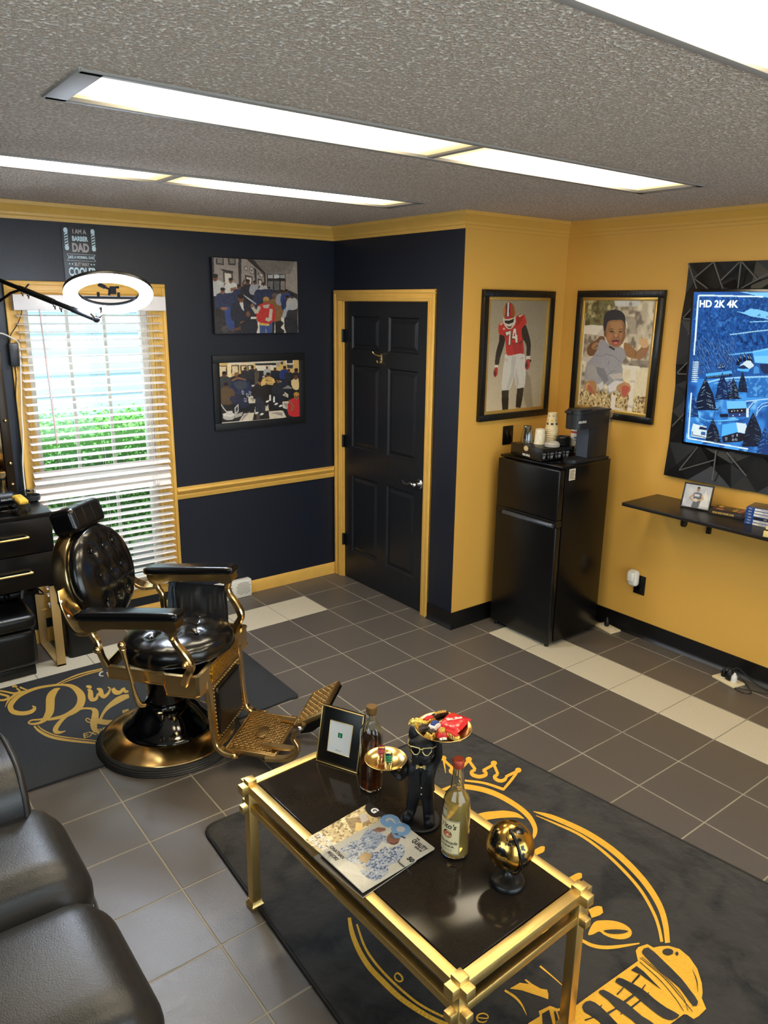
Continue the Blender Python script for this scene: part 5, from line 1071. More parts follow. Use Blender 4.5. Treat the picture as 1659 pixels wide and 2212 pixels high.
for k in range(8):
    mb = MB(); z0 = k * .0125; H1 = .098
    mb.lathe([(.0, z0 + H1 - .002), (.024, z0 + H1 - .002), (.0255, z0 + H1), (.0275, z0 + H1), (.038, z0 + .005), (.041, z0 + .003), (.041, z0), (.038, z0)], 28, mi=0, cap=False)
    mb.lathe([(.0375, z0 + .006), (.0366, z0 + .012)], 28, mi=2 if k % 2 else 1, cap=False)
    if k == 7:
        for q in range(7):
            for zz, mi in ((z0 + .025, 1), (z0 + .045, 2), (z0 + .074, 1)):
                a0 = q * 2 * PI / 7 + zz * 40; r0 = .0384 - (zz - z0) * .115; vs = [(r0 * math.cos(a), r0 * math.sin(a), zz) for a in (a0, a0 + .25, a0 + .5)] + [((r0 - .0016) * math.cos(a), (r0 - .0016) * math.sin(a), zz + .014) for a in (a0, a0 + .25, a0 + .5)]
                vs = [(v[0] * 1.012, v[1] * 1.012, v[2]) for v in vs]; mb.add(vs, [(0, 1, 4, 3), (1, 2, 5, 4)], mi)
    obj('paper_cup', mb, [M_cups, M_cupd, M_cupy], t)
M_lid = mat('frosted_lid', (196, 188, 178), .3, trans=.3)
def lids(name, lab, loc, m, n, r_=.044):
    t = thing(name, lab, 'lid stack', loc)
    for k in range(n):
        mb = MB(); z0 = k * .0065; mb.lathe([(r_, z0), (r_ + .002, z0 + .003), (r_ - .003, z0 + .008), (r_ - .005, z0 + .014), (r_ - .009, z0 + .014), (r_ - .011, z0 + .008), (0, z0 + .008)], 28, cap=False); obj('lid', mb, m, t)
lids('clear_lid_stack', 'short stack of frosted cup lids at the front of the pod drawer', Pp(-.010, -.090), M_lid, 3)
lids('black_lid_stack', 'stack of black cup lids behind the frosted lids', Pp(.085, -.082), M_black, 7, .043)
# canister
t = thing('snack_canister', 'tall white and yellow snack canister beside the coffee maker', 'canister', (1.078, -1.130, FH))
mb = MB(); mb.cyl((0, 0, .004), (0, 0, .170), .036, seg=36); obj('tube', mb, mat('canister_white', (224, 214, 196), .4), t)
mb = MB(); mb.lathe([(.0, 0), (.037, 0), (.037, .006), (.0362, .007)], 36, cap=False); mb.lathe([(.0362, .168), (.0375, .169), (.0375, .177), (0, .177)], 36, cap=False); obj('rim', mb, M_cream, t)
def bandmb(z0, z1, a0, a1, r_=.0364, n=12, prof=None):
    b3 = MB(); A = [a0 + (a1 - a0) * k / n for k in range(n + 1)]
    b3.ribbon([(r_ * math.cos(a), r_ * math.sin(a), z0) for a in A], [(r_ * math.cos(a), r_ * math.sin(a), z1) for a in A]); return b3
mb = bandmb(.148, .160, 0, 2 * PI, n=36); b3 = bandmb(.012, .030, 0, 2 * PI, n=36); mb.add(b3.v, b3.f); obj('red_band', mb, mat('canister_red', (176, 58, 50), .4), t)
mb = MB()
for (ac, zc_, ra, rz_) in ((-2.2, .070, .5, .020), (-2.6, .058, .45, .016), (-1.9, .052, .45, .014), (-2.3, .046, .5, .010)):
    rr_ = .0366 + .0002 * (zc_ < .06); vs = [(rr_ * math.cos(ac + ra * math.cos(k * PI / 8)), rr_ * math.sin(ac + ra * math.cos(k * PI / 8)), zc_ + rz_ * math.sin(k * PI / 8)) for k in range(16)]; mb.add(vs, [tuple(range(16))])
obj('snack_print', mb, mat('canister_yellow', (222, 178, 70), .4), t, smooth=0)
mb = MB(); b3 = bandmb(.118, .126, -2.9, -1.9); mb.add(b3.v, b3.f); b3 = bandmb(.104, .109, -2.8, -2.0); mb.add(b3.v, b3.f); obj('print_line', mb, mat('canister_blue', (60, 84, 130), .4), t)
# coffee maker: long side towards the room, brew head over the front
t = thing('coffee_maker', 'slim black single-serve coffee maker on the fridge', 'coffee maker', (1.02, -1.232, FH), R(-2))
M_kb = mat('matte_black_plastic', (24, 25, 28), .42); M_kg = mat('charcoal_cavity', (66, 72, 84), .35)
def stadium(x0, x1, w_, n=12):
    # flat end at x1, round at x0, along x
    return [(x0 + w_ - w_ * math.cos(a), w_ * math.sin(a)) for a in [-PI / 2 + PI * k / n for k in range(n + 1)]][::1] + [(x1, w_), (x1, -w_)]
mb = MB(); mb.prism(stadium(-.150, .155, .052), .020); obj('drip_base', mb, M_kb, t)
mb = MB(); mb.bb(-.012, .155, -.052, .052, .020, .300, .006); obj('rear_body', mb, M_kb, t)
mb = MB(); mb.bb(-.016, -.010, -.042, .042, .022, .200); obj('cavity_panel', mb, M_kg, t)
mb = MB(); mb.prism(stadium(-.145, .10, .055), .085, Matrix.Translation((0, 0, .200))); h = obj('brew_head', mb, M_kb, t)
mb = MB(); text(mb, 'KEURIG', plane_M((-.095, -.0565, .243), (1, 0, -.0), (0, 0, 1)), .018, 0, xs=1.1, offset=.0005); obj('lettering', mb, M_gwhite, h, smooth=0)
mb = MB(); mb.prism(stadium(-.150, .02, .058), .018, Matrix.Translation((0, 0, .287))); mb.prism(stadium(-.140, -.01, .048), .008, Matrix.Translation((0, 0, .305))); mb.box((-.150, 0, .300), (.030, .05, .012), .004); obj('lid_handle', mb, M_kb, t)
mb = MB(); mb.bb(.02, .160, -.056, .056, .296, .306, .003); obj('tank_lid', mb, M_kb, t)
mb = MB(); mb.bb(.150, .190, -.046, .046, .012, .292, .006); obj('water_tank', mb, M_clearp, t)
mb = MB(); mb.bb(.150, .190, -.046, .046, .0, .012, .003); mb.bb(.160, .185, -.02, .02, .012, .045, .004); obj('tank_base', mb, M_kb, t)
# ================================================================== flat prints traced on the floor coverings
SN = [0]
def stroke(mb, pts, cr, z, mi=0, n=6):
    SN[0] = (SN[0] + 1) % 60; z = z + SN[0] * 2.5e-5
    q = smoothpts([(p[0], p[1], p[2]) for p in pts], n) if len(pts) > 2 else [np.array(p, float) for p in pts]
    L = []; Rr = []
    for i in range(len(q)):
        a = q[max(0, i - 1)]; b_ = q[min(len(q) - 1, i + 1)]; d = b_[:2] - a[:2]; l = np.hypot(*d) or 1; nn = np.array([-d[1], d[0]]) / l * max(q[i][2], 1) / 2
        for S_, s_ in ((L, 1), (Rr, -1)):
            P = onz(*cr(*(q[i][:2] + s_ * nn)), z); S_.append((P[0], P[1], z + 6e-5 * i / len(q)))
    mb.ribbon(L, Rr, mi)
def fillp(mb, pts, cr, z, mi=0, sm=3):
    SN[0] = (SN[0] + 1) % 60; z = z + SN[0] * 2.5e-5
    q = smoothpts(pts, sm, True) if sm else pts
    mb.add([tuple(onz(*cr(float(p[0]), float(p[1])), z)[:2]) + (z,) for p in q], [tuple(range(len(q)))], mi)
def circ(cx, cy, rx, ry, n=18): return [(cx + rx * math.cos(2 * PI * k / n), cy + ry * math.sin(2 * PI * k / n)) for k in range(n)]

# ---- barber mat
M_mat = mat('barber_mat_rubber', (40, 42, 46), .55, bump=.25, bscale=180, var=.2, vscale=6, rvar=.08)
M_matgold = mat('mat_gold_print', (186, 148, 66), .55, var=.12, vscale=60)
MZ = .012
t = thing('barber_mat', 'black rectangular mat with a gold script logo under the barber chair', 'mat', (0, 0, 0))
def roundrect(pts, r_, n=6):
    out = []
    for i in range(len(pts)):
        p = np.array(pts[i], float); a = np.array(pts[i - 1], float); b_ = np.array(pts[(i + 1) % len(pts)], float)
        va = (a - p) / np.linalg.norm(a - p); vb = (b_ - p) / np.linalg.norm(b_ - p)
        for k in range(n + 1):
            s_ = k / n; out.append(tuple((1 - s_) ** 2 * (p + va * r_) + 2 * s_ * (1 - s_) * p + s_ ** 2 * (p + vb * r_)))
    return out
mp_ = roundrect([(-2.36, .088), (-.775, .088), (-.790, -.945)], .06)[7:]
na = math.acos(.057 / .338); mp_ += [(-1.487 + .338 * math.sin(a), -.878 - .338 * math.cos(a)) for a in [na + (2 * PI - 2 * na) * k / 40 for k in range(41)]]
mp_ += [(-2.36, -.925), (-2.36, .088)]
mb = MB(); mb.prism(mp_, MZ - .004, None, 0, .0005); k = len(mp_); cxm, cym = -1.57, -.42
ins = mp_
mb.add([(p[0], p[1], MZ - .0035) for p in mp_] + [(p[0], p[1], MZ) for p in ins], [(i, (i + 1) % k, k + (i + 1) % k, k + i) for i in range(k)] + [tuple(range(k, 2 * k))])
obj('mat_body', mb, M_mat, t)
cF = crop(0, 1440, 5.027); z = MZ + .0006; mb = MB(); S = lambda pts, mi=0: stroke(mb, pts, cF, z, mi)
S([(350, 425, 8), (378, 450, 34), (335, 490, 42), (240, 508, 44), (145, 490, 54), (112, 440, 60), (135, 385, 52), (220, 310, 38), (380, 240, 30), (560, 205, 22), (700, 198, 24), (800, 225, 50), (878, 310, 86), (875, 400, 84), (820, 470, 64), (700, 535, 42), (580, 565, 30), (520, 575, 24)])
S([(652, 234, 8), (600, 262, 56), (552, 330, 92), (545, 420, 94), (538, 490, 88), (500, 555, 64), (450, 600, 32), (400, 618, 24), (340, 622, 20), (308, 608, 16), (345, 582, 16), (420, 575, 18), (520, 562, 22)])
S([(600, 197, 8), (760, 122, 14), (900, 72, 15), (1110, 22, 14)]); S([(652, 190, 7), (800, 132, 10), (960, 78, 10), (1110, 40, 9)])
S([(370, 645, 18), (430, 702, 28), (560, 765, 30), (760, 802, 26), (1035, 832, 20)]); S([(410, 640, 10), (470, 690, 15), (600, 745, 13), (780, 775, 12), (1050, 806, 10)])
S([(55, 440, 5), (90, 370, 20), (150, 315, 24), (230, 275, 18), (322, 268, 12)]); S([(322, 268, 14), (215, 222, 18)]); S([(130, 216, 22), (160, 212, 26), (188, 220, 20)])
S([(180, 235, 18), (215, 268, 22), (160, 290, 20), (60, 272, 18), (0, 262, 18)]); S([(0, 296, 22), (95, 326, 24), (60, 358, 24), (0, 366, 20)])
S([(935, 212, 16), (975, 222, 40), (992, 234, 20)]); S([(950, 250, 10), (980, 270, 50), (985, 330, 58), (1000, 360, 40), (1045, 345, 34), (1065, 290, 20)])
S([(1050, 240, 12), (1090, 255, 46), (1100, 300, 56), (1130, 325, 40), (1175, 290, 28), (1195, 240, 18), (1170, 222, 12)]); S([(1225, 235, 40), (1250, 275, 54), (1300, 280, 40), (1340, 240, 30)]); S([(1340, 230, 30), (1360, 270, 34), (1395, 268, 20)])
S([(712, 698, 8), (650, 714, 28), (600, 695, 54), (630, 630, 46), (700, 555, 32), (800, 490, 24), (900, 455, 20), (1000, 455, 24)]); S([(1000, 455, 30), (1035, 490, 66), (1030, 560, 76), (1018, 620, 76), (1030, 680, 60), (1080, 718, 20)])
S([(1000, 596, 10), (955, 562, 12), (932, 575, 12), (950, 598, 12), (1000, 612, 10)]); S([(1090, 572, 28), (1125, 500, 30), (1180, 435, 44), (1270, 370, 66), (1340, 335, 60), (1400, 318, 40)]); S([(1060, 590, 60), (1150, 605, 56), (1230, 602, 46)]); S([(1330, 495, 40), (1400, 478, 44)])
S([(1122, 52, 8), (1088, 68, 14), (1084, 95, 14), (1125, 102, 8)], 1)
P0 = onz(*cF(905, 778), z); P1 = onz(*cF(1050, 808), z); xd = Vector((P1[0] - P0[0], P1[1] - P0[1], 0)); 
text(mb, 'EXPERIENCE', plane_M((P0[0], P0[1] + .018, z), (1, -.05, 0), (.05, 1, 0)), .062, 0, align='LEFT', xs=.85, offset=.001, shear=.2)
h = obj('printed_logo', mb, [M_matgold, mat('mat_pale_print', (196, 190, 170), .55)], t, smooth=0); h['label'] = 'gold script logo print'

# ---- rug
M_rug = mat('charcoal_plush_rug', (30, 28, 28), .85, bump=1.0, bscale=22, var=.65, vscale=7, sheen=.12, det=8)
def rug_mat():
    nt = M_rug.node_tree; b = nt.nodes['Principled BSDF']; tc = nt.nodes.new('ShaderNodeTexCoord')
    n = nt.nodes.new('ShaderNodeTexNoise'); n.inputs['Scale'].default_value = 5.5; n.inputs['Detail'].default_value = 7; n.inputs['Roughness'].default_value = .62; n.inputs['Distortion'].default_value = .6
    nt.links.new(tc.outputs['Object'], n.inputs[0]); cr = nt.nodes.new('ShaderNodeValToRGB'); nt.links.new(n.outputs[0], cr.inputs[0])
    cr.color_ramp.elements[0].position = .36; cr.color_ramp.elements[0].color = lin((10, 10, 12)) + (1,); cr.color_ramp.elements[1].position = .52; cr.color_ramp.elements[1].color = lin((46, 43, 40)) + (1,)
    nt.links.new(cr.outputs[0], b.inputs['Base Color'])  # pile shear marks, with the grey-brown sheen put into the colour
rug_mat()
M_ruggold = mat('rug_gold_print', (228, 172, 52), .8, bump=.4, bscale=120, var=.10, vscale=60)
RZ = .014
t = thing('area_rug', 'charcoal plush rug with a gold crown and clipper logo under the coffee table', 'rug', (0, 0, 0))
rc = roundrect([(-1.648, -1.590), (-.325, -1.628), (-.135, -3.20), (-.07, -3.72), (-1.735, -3.70)], .06)
mb = MB(); k = len(rc); cxm, cym = -.95, -2.65
ins = [(cxm + (p[0] - cxm) * .985, cym + (p[1] - cym) * .99) for p in rc]
mb.prism(rc, RZ - .006, None, 0, .0005)
mb.add([(p[0], p[1], RZ - .0055) for p in rc] + [(p[0], p[1], RZ) for p in ins], [(i, (i + 1) % k, k + (i + 1) % k, k + i) for i in range(k)] + [tuple(range(k, 2 * k))])
obj('pile', mb, M_rug, t)
mb = MB(); mb.tube([(p[0], p[1], .008) for p in rc], .0065, 8, closed=True); obj('edge_binding', mb, mat('rug_binding', (18, 18, 20), .6), t)
SN[0] = 0; z = RZ + .0006; z2 = RZ + .0024; mb = MB(); mk = MB()
cA = crop(920, 1600, 5.53); cB = crop(1140, 1760, 4.608); cC = crop(1000, 1980, 5.53); cD = crop(1240, 1990, 5.184); cE = crop(740, 1900, 4.879)
A_ = lambda p: stroke(mb, p, cA, z); B_ = lambda p: stroke(mb, p, cB, z); C_ = lambda p: stroke(mb, p, cC, z); E_ = lambda p: stroke(mb, p, cE, z)
for (x, y) in ((208, 208), (512, 222), (812, 268), (1103, 352)): fillp(mb, circ(x, y, 38, 30), cA, z, 0, 0)
A_([(236, 388, 6), (212, 225, 26)]); A_([(212, 225, 28), (320, 330, 34)]); A_([(322, 328, 34), (292, 362, 40), (345, 402, 36)]); A_([(440, 312, 34), (512, 235, 34)]); A_([(512, 235, 34), (592, 345, 34)])
A_([(592, 345, 34), (545, 372, 40), (562, 408, 46), (640, 430, 46), (712, 408, 46), (712, 375, 38), (680, 355, 34)]); A_([(680, 358, 34), (812, 285, 34)]); A_([(812, 285, 34), (862, 400, 34)])
A_([(862, 400, 34), (820, 432, 42), (850, 468, 42), (895, 480, 42), (940, 466, 42), (965, 432, 34)]); A_([(950, 432, 34), (1100, 360, 34)]); A_([(1100, 362, 30), (1020, 470, 34), (922, 588, 30)]); A_([(930, 582, 34), (700, 507, 28), (465, 475, 24)])
A_([(190, 590, 30), (330, 550, 50), (470, 548, 60), (700, 590, 62), (900, 668, 62), (1100, 790, 60), (1230, 905, 60), (1300, 1030, 54), (1298, 1120, 46), (1262, 1195, 14)])
A_([(560, 960, 120), (700, 905, 100), (830, 885, 90), (950, 878, 84), (1080, 890, 56), (1170, 930, 10)])
B_([(57, -33, 6), (180, 2, 36), (300, 45, 46), (560, 165, 54), (800, 318, 58), (1000, 490, 60), (1180, 690, 60), (1310, 900, 58), (1368, 1080, 56), (1392, 1275, 50)])
B_([(82, 7, 6), (300, 98, 20), (520, 200, 26), (740, 355, 28), (960, 560, 30), (1130, 760, 30), (1250, 970, 30), (1305, 1120, 30), (1335, 1265, 30)])
B_([(40, 395, 50), (140, 345, 64), (168, 345, 40)]); B_([(400, 665, 60), (505, 612, 66), (540, 608, 40)]); B_([(620, 985, 90), (700, 955, 96), (745, 945, 60)]); B_([(340, 1150, 60), (440, 1085, 70), (500, 1050, 40)])
fillp(mb, [(600, 1190), (660, 1070), (760, 1050), (880, 1060), (980, 1100), (1035, 1160), (1018, 1215), (940, 1240), (840, 1228), (760, 1195), (712, 1162), (650, 1190)], cB, z)
for (a, b_) in (((-1000, 420), (-820, 700)), ((-560, 560), (-700, 860)), ((-330, 690), (-470, 980)), ((-90, 830), (-200, 1120)), ((110, 900), (20, 1200)), ((240, 990), (180, 1230))): B_([(a[0], a[1], 60), ((a[0] + b_[0]) / 2 - 40, (a[1] + b_[1]) / 2, 80), (b_[0], b_[1], 50)])
fillp(mk, [(755, 1152), (880, 1140), (998, 1155), (940, 1180), (820, 1182)], cB, z2)
B_([(540, 1250, 30), (640, 1300, 36), (760, 1320, 36), (900, 1312, 32), (1112, 1280, 14)])
fillp(mb, [(790, 445), (900, 358), (948, 408), (900, 445)], cC, z, 0, 0); fillp(mb, [(750, 475), (780, 455), (830, 500), (808, 518)], cC, z, 0, 0); C_([(920, 590, 22), (1100, 742, 13), (1320, 945, 3)]); C_([(465, 698, 12), (530, 688, 18), (600, 684, 14)])
fillp(mb, [(335, 800), (400, 755), (500, 748), (440, 800), (370, 852)], cC, z, 0, 2); fillp(mb, [(560, 860), (680, 790), (790, 805), (735, 755), (755, 748), (830, 805), (930, 860), (1005, 872), (1022, 930), (1018, 988), (930, 955), (850, 930), (700, 880)], cC, z, 0, 0)
C_([(500, 880, 26), (620, 960, 30), (700, 1050, 22), (762, 1175, 6)])
C_([(172, 1205, 14), (288, 1215, 14), (296, 1182, 16), (250, 1156, 18), (190, 1170, 18), (164, 1210, 18), (190, 1252, 18), (250, 1262, 16), (288, 1240, 8)])
fillp(mb, [(690, 330), (720, 290), (820, 255), (890, 295), (960, 280), (1060, 275), (1180, 310), (1290, 400), (1380, 530), (1430, 690), (1440, 800), (1430, 860), (1480, 980), (1400, 1060), (1340, 1095), (1265, 1045), (1190, 1040), (1060, 960), (900, 760), (760, 560), (715, 440)], cD, z, 0, 0)
fillp(mb, [(715, 445), (120, 870), (-160, 1080), (40, 1520), (420, 1600), (760, 1400), (1080, 1150), (1230, 1040), (1000, 820), (780, 560)], cD, z, 0, 0)
K_ = lambda pts, sm=2: fillp(mk, pts, cD, z2, 0, sm); KS = lambda p: stroke(mk, p, cD, z2)
K_([(760, 340), (830, 292), (1000, 440), (1200, 640), (1300, 770), (1390, 900), (1330, 950), (1180, 745), (960, 560), (800, 400)]); K_(circ(1050, 342, 62, 38), 0); K_(circ(1152, 362, 18, 22), 0)
KS([(740, 408, 7), (1000, 625, 8), (1180, 830, 8), (1325, 1008, 7)]); KS([(738, 455, 7), (960, 655, 8), (1140, 870, 8), (1228, 1005, 7)]); KS([(760, 400, 6), (1040, 640, 7), (1220, 850, 7), (1275, 1000, 6)]); KS([(1325, 540, 3), (1372, 660, 12), (1388, 795, 4)])
K_([(636, 548), (700, 500), (780, 560), (985, 772), (860, 680), (740, 592)], 0); K_([(460, 680), (505, 632), (600, 668), (780, 768), (900, 870), (1040, 970), (1180, 1050), (1100, 1105), (1000, 1085), (860, 985), (700, 850), (560, 740)]); K_([(275, 800), (330, 765), (460, 838), (600, 925), (760, 1060), (920, 1170), (800, 1230), (640, 1100), (480, 985), (380, 880)]); K_([(100, 930), (180, 888), (300, 958), (480, 1140), (600, 1300), (430, 1330), (280, 1120), (110, 1010)])
for p in ([(735, 598, 22), (650, 692, 22)], [(800, 708, 10), (758, 765, 14)], [(838, 795, 10), (820, 820, 14)], [(556, 740, 12), (480, 822, 18)], [(672, 822, 26), (562, 905, 30)], [(752, 880, 20), (632, 975, 26)], [(485, 968, 18), (378, 1032, 30)], [(312, 935, 10), (290, 965, 16)], [(548, 1010, 6), (522, 1045, 14)], [(260, 1060, 10), (120, 1110, 18)]): KS(p)
fillp(mb, [(780, 1275), (920, 1190), (905, 1130), (1040, 1065), (1130, 1100), (1290, 1060), (1330, 1400), (780, 1400)], cC, z, 0, 0)
for q in ([(945, 1160), (1030, 1112), (1100, 1400), (960, 1400)], [(1085, 1130), (1110, 1130), (1190, 1400), (1130, 1400)], [(1130, 1130), (1165, 1128), (1250, 1400), (1215, 1400)], [(1200, 1110), (1290, 1070), (1290, 1200)]): fillp(mk, q, cC, z2, 0, 0)
E_([(70, 400, 34), (100, 560, 48), (170, 740, 54), (280, 920, 56), (430, 1080, 58), (600, 1240, 56), (800, 1380, 54), (1000, 1490, 50), (1300, 1600, 46)]); E_([(150, 470, 18), (230, 700, 24), (330, 860, 26), (470, 1020, 26), (640, 1180, 26), (820, 1320, 26), (1050, 1440, 24), (1300, 1540, 22)])
fillp(mb, [(58, 200), (96, 240), (102, 312), (58, 272)], cE, z, 0, 0); fillp(mb, [(118, 255), (146, 285), (162, 372), (122, 335)], cE, z, 0, 0)
E_([(252, 470, 16), (262, 446, 20), (300, 455, 20), (345, 500, 20), (342, 522, 16), (305, 515, 16), (268, 492, 16), (250, 462, 14)]); E_([(330, 560, 14), (370, 556, 22), (400, 590, 20), (392, 612, 10)]); E_([(215, 378, 14), (245, 400, 14)])
E_([(548, 1010, 16), (580, 985, 18), (622, 1020, 20), (630, 1060, 20), (598, 1074, 18), (560, 1050, 18), (546, 1012, 14)]); fillp(mb, circ(565, 782, 14, 14), cE, z, 0, 0); fillp(mb, [(1005, 1215), (1032, 1222), (1022, 1255), (1002, 1240)], cE, z, 0, 0)
h = obj('printed_logo', mb, M_ruggold, t, smooth=0); h['label'] = 'gold crown, script and clipper print'
obj('printed_logo_gaps', mk, M_rug, t, smooth=0)

# ================================================================== coffee table
TH = .492
t = thing('coffee_table', 'rectangular brushed gold coffee table with a black stone top', 'coffee table', (-1.428, -2.546, 0), R(1.9))
thw, thl, bt = .228, .487, .030        # half width/length to bar centres, bar thickness
rots = 0
for sx in (-1, 1):
    for sy in (-1, 1):
        mb = MB(); x, y = sx * thw, sy * thl
        mb.bb(x - .0165, x + .0165, y - .0165, y + .0165, .028, TH + .014, .003)
        for zz in (TH - .016, TH - .088): pass
        lg_ = obj('leg', mb, M_brushed, t)
        mb = MB(); mb.lathe([(.0, 0), (.031, 0), (.032, .004), (.032, .014), (.027, .020), (.024, .030), (0, .030)], 4, Matrix.Translation((x, y, 0.0005 if (sx < 0 and sy > 0) else .0145)) @ Matrix.Rotation(PI / 4, 4, 'Z')); obj('foot', mb, M_brushed, lg_, smooth=30)
for zz, b_ in ((TH - .016, .0155), (TH - .088, .0125)):
    for sx in (-1, 1):
        mb = MB(); mb.bb(sx * thw - b_, sx * thw + b_, -thl - .038, thl + .038, zz - b_, zz + b_, .002); obj('side_rail', mb, M_brushed, t)
    for sy in (-1, 1):
        mb = MB(); mb.bb(-thw - .038, thw + .038, sy * thl - b_, sy * thl + b_, zz - b_, zz + b_, .002); obj('end_rail', mb, M_brushed, t)
M_stone = mat('black_granite', (34, 29, 24), .10, var=.5, vscale=180, spec=.20)
mb = MB(); mb.bb(-thw + .019, thw - .019, -thl + .019, thl - .019, TH - .022, TH - .001, .003, 0, 3); obj('stone_top', mb, M_stone, t)
mb = MB(); mb.bb(-thw + .010, thw - .010, -thl + .010, thl - .010, TH - .034, TH - .024); obj('support_tray', mb, M_black, t)
TT = TH - .0005

# ---- magazines (lying flat, slightly fanned)
def mag(name, lab, TL, TR, BR, BL, z0, th, cv, curl, cover_lab=None, pages=(226, 220, 206)):
    q = [onz(*p, z0 + th) for p in (TL, TR, BR, BL)]
    c0 = sum(q) / 4; xd = (q[1] - q[0]) + (q[2] - q[3]); xd[2] = 0; yd = (q[0] - q[3]) + (q[1] - q[2]); yd[2] = 0
    W_ = .5 * (np.linalg.norm(q[1] - q[0]) + np.linalg.norm(q[2] - q[3])); H_ = .5 * (np.linalg.norm(q[0] - q[3]) + np.linalg.norm(q[1] - q[2]))
    ang = math.atan2(xd[1], xd[0]); return c0, ang, W_, H_
# top magazine
TOP = [(841, 1756), (944, 1836), (779, 1922), (694, 1845)]
def mp_mag(TLp, TRp, BRp, BLp, z0):
    q = [Vector(onz(*p, z0)) for p in (TLp, TRp, BRp, BLp)]
    c0 = sum(q, Vector()) / 4; a1 = (q[1] - q[0]) + (q[2] - q[3]); ang = math.atan2(a1.y, a1.x)
    W_ = ((q[1] - q[0]).length + (q[2] - q[3]).length) / 2; H_ = ((q[0] - q[3]).length + (q[1] - q[2]).length) / 2
    return c0, ang, W_, H_
MGZ = TT + .0145
c0, ang, W_, H_ = mp_mag(*TOP, MGZ)
cM = crop(640, 1480, 3.95)
ca_, sa_ = math.cos(ang), math.sin(ang)
def pmM(c0, ang, W_, H_, z0, cr):
    ca_, sa_ = math.cos(ang), math.sin(ang)
    def f(x, y):
        P = onz(*cr(x, y), z0); dx, dy = P[0] - c0.x, P[1] - c0.y
        return ((dx * ca_ + dy * sa_) / W_ + .5, .5 - (-dx * sa_ + dy * ca_) / H_)
    return f
c = Cv(250, 320, (232, 226, 208), pmM(c0, ang, W_, H_, MGZ, cM)); one = np.ones_like(c.X)
gq = (104, 144, 182)
cloth = (196, 206, 222); k_ = c.mask([tuple(p) for p in smoothpts([(700, 1250), (770, 1290), (800, 1390), (900, 1350), (925, 1420), (880, 1500), (790, 1540), (780, 1600), (680, 1670), (600, 1640), (545, 1590), (560, 1540), (430, 1500), (440, 1430), (370, 1410), (480, 1330), (540, 1320), (610, 1230), (650, 1230)], 3, True)])
c.blend(k_, cloth, one); c.blend(k_, (88, 112, 156), (c.noise(46, 4) - .48) * 5); c.blend(k_, (236, 234, 226), (c.noise(60, 14) - .6) * 5)
c.poly([(545, 1310), (600, 1235), (700, 1280), (740, 1290), (690, 1390), (600, 1400)], (120, 142, 182), .35); c.poly([(370, 1415), (440, 1440), (430, 1490), (560, 1540), (545, 1590), (600, 1640), (660, 1670)], (60, 74, 108), .15)
c.poly([(660, 1230), (700, 1212), (760, 1218), (765, 1240), (715, 1256), (672, 1250)], (172, 116, 90)); c.line([(690, 1225), (750, 1232)], 5, (110, 64, 48)); c.poly([(530, 1460), (600, 1420), (650, 1450), (600, 1520), (545, 1500)], (206, 168, 104)); c.poly([(500, 1510), (590, 1530), (620, 1590), (540, 1570)], (228, 218, 196), .8)
c.poly([(640, 1430), (740, 1340), (770, 1350), (700, 1420)], (238, 232, 216)); c.poly([(740, 1350), (800, 1350), (790, 1410)], (240, 236, 224))
c.ell(835, 1300, 50, 66, (138, 88, 66), rot=35); c.poly([(790, 1270), (880, 1275), (870, 1350), (810, 1360), (770, 1330)], (142, 92, 70), sm=2); c.ell(820, 1335, 18, 8, (176, 70, 70), rot=30); c.line([(800, 1290), (825, 1298)], 6, (50, 30, 24)); c.line([(845, 1302), (868, 1312)], 6, (50, 30, 24)); c.line([(800, 1345), (830, 1360), (865, 1340)], 10, (60, 40, 34)); c.line([(836, 1300), (832, 1322)], 5, (104, 60, 46))
c.poly([(835, 1240), (870, 1208), (935, 1225), (970, 1285), (935, 1305), (900, 1270), (850, 1255)], (222, 222, 222), sm=2); c.poly([(830, 1250), (935, 1300), (925, 1312), (832, 1266)], (60, 66, 84))
for k in range(7): c.line([(390 + k * 8, 1590 + k * 14), (570, 1640 + k * 14)], 3, (150, 144, 130), .8)
c.jitter(one, 6, 90, 5); c.a *= .72
t = thing('magazine', 'cream covered magazine, man in a patterned suit, on top of the pile', 'magazine', (c0.x, c0.y, TT + .0090), ang, 'magazines on the coffee table')
def pagesmesh(W_, H_, th, cz=0): mb = MB(); mb.bb(-W_ / 2 + .001, W_ / 2 - .001, -H_ / 2 + .001, H_ / 2 - .001, cz, cz + th, .0008); return mb
M_cover = vcmat('glossy_cover', .28, coat=.25)
obj('pages', pagesmesh(W_, H_, .0050), M_paper, t)
c.build('cover', (0, 0, .0054), (1, 0, 0), (0, 1, 0), W_, H_, M_cover, t)
mb = MB(); M_inkn = M_ink
def mt(s, px, py, size, xs=.9, off=.0004, mi=0, z0=.0060, shear=0):
    u, v = pmM(c0, ang, W_, H_, MGZ, cM)(px, py); text(mb, s, plane_M(((u - .5) * W_, (.5 - v) * H_, z0), (1, 0, 0), (0, 1, 0)), size, mi, xs=xs, offset=off, shear=shear)
mt('JONATHAN', 345, 1425, .0165, .75, .0005, shear=.2); mt('MAJORS', 310, 1455, .0165, .75, .0005, shear=.2); mt('THE', 1038, 1315, .008); mt('QUALITY', 1050, 1365, .0215, .62, .0010); mt('ISSUE', 1040, 1400, .009, 1.3); mt('50', 975, 1490, .021, 1.0, .0012); mt('GQ', 838, 1196, .070, .98, .0050, 1, .0057)
for k in range(5): mt('buy better wear longer now', 905 + k * 6 - 0, 1530 - k * 0 + k * 9, .0045, 1.0, 0)
for k in range(3): mt('Stylish, daring and', 275 - k * 8, 1450 + k * 12, .0045, 1.0, 0)
obj('lettering', mb, [M_ink, mat('blue_masthead', (92, 130, 166), .4)], t, smooth=0)
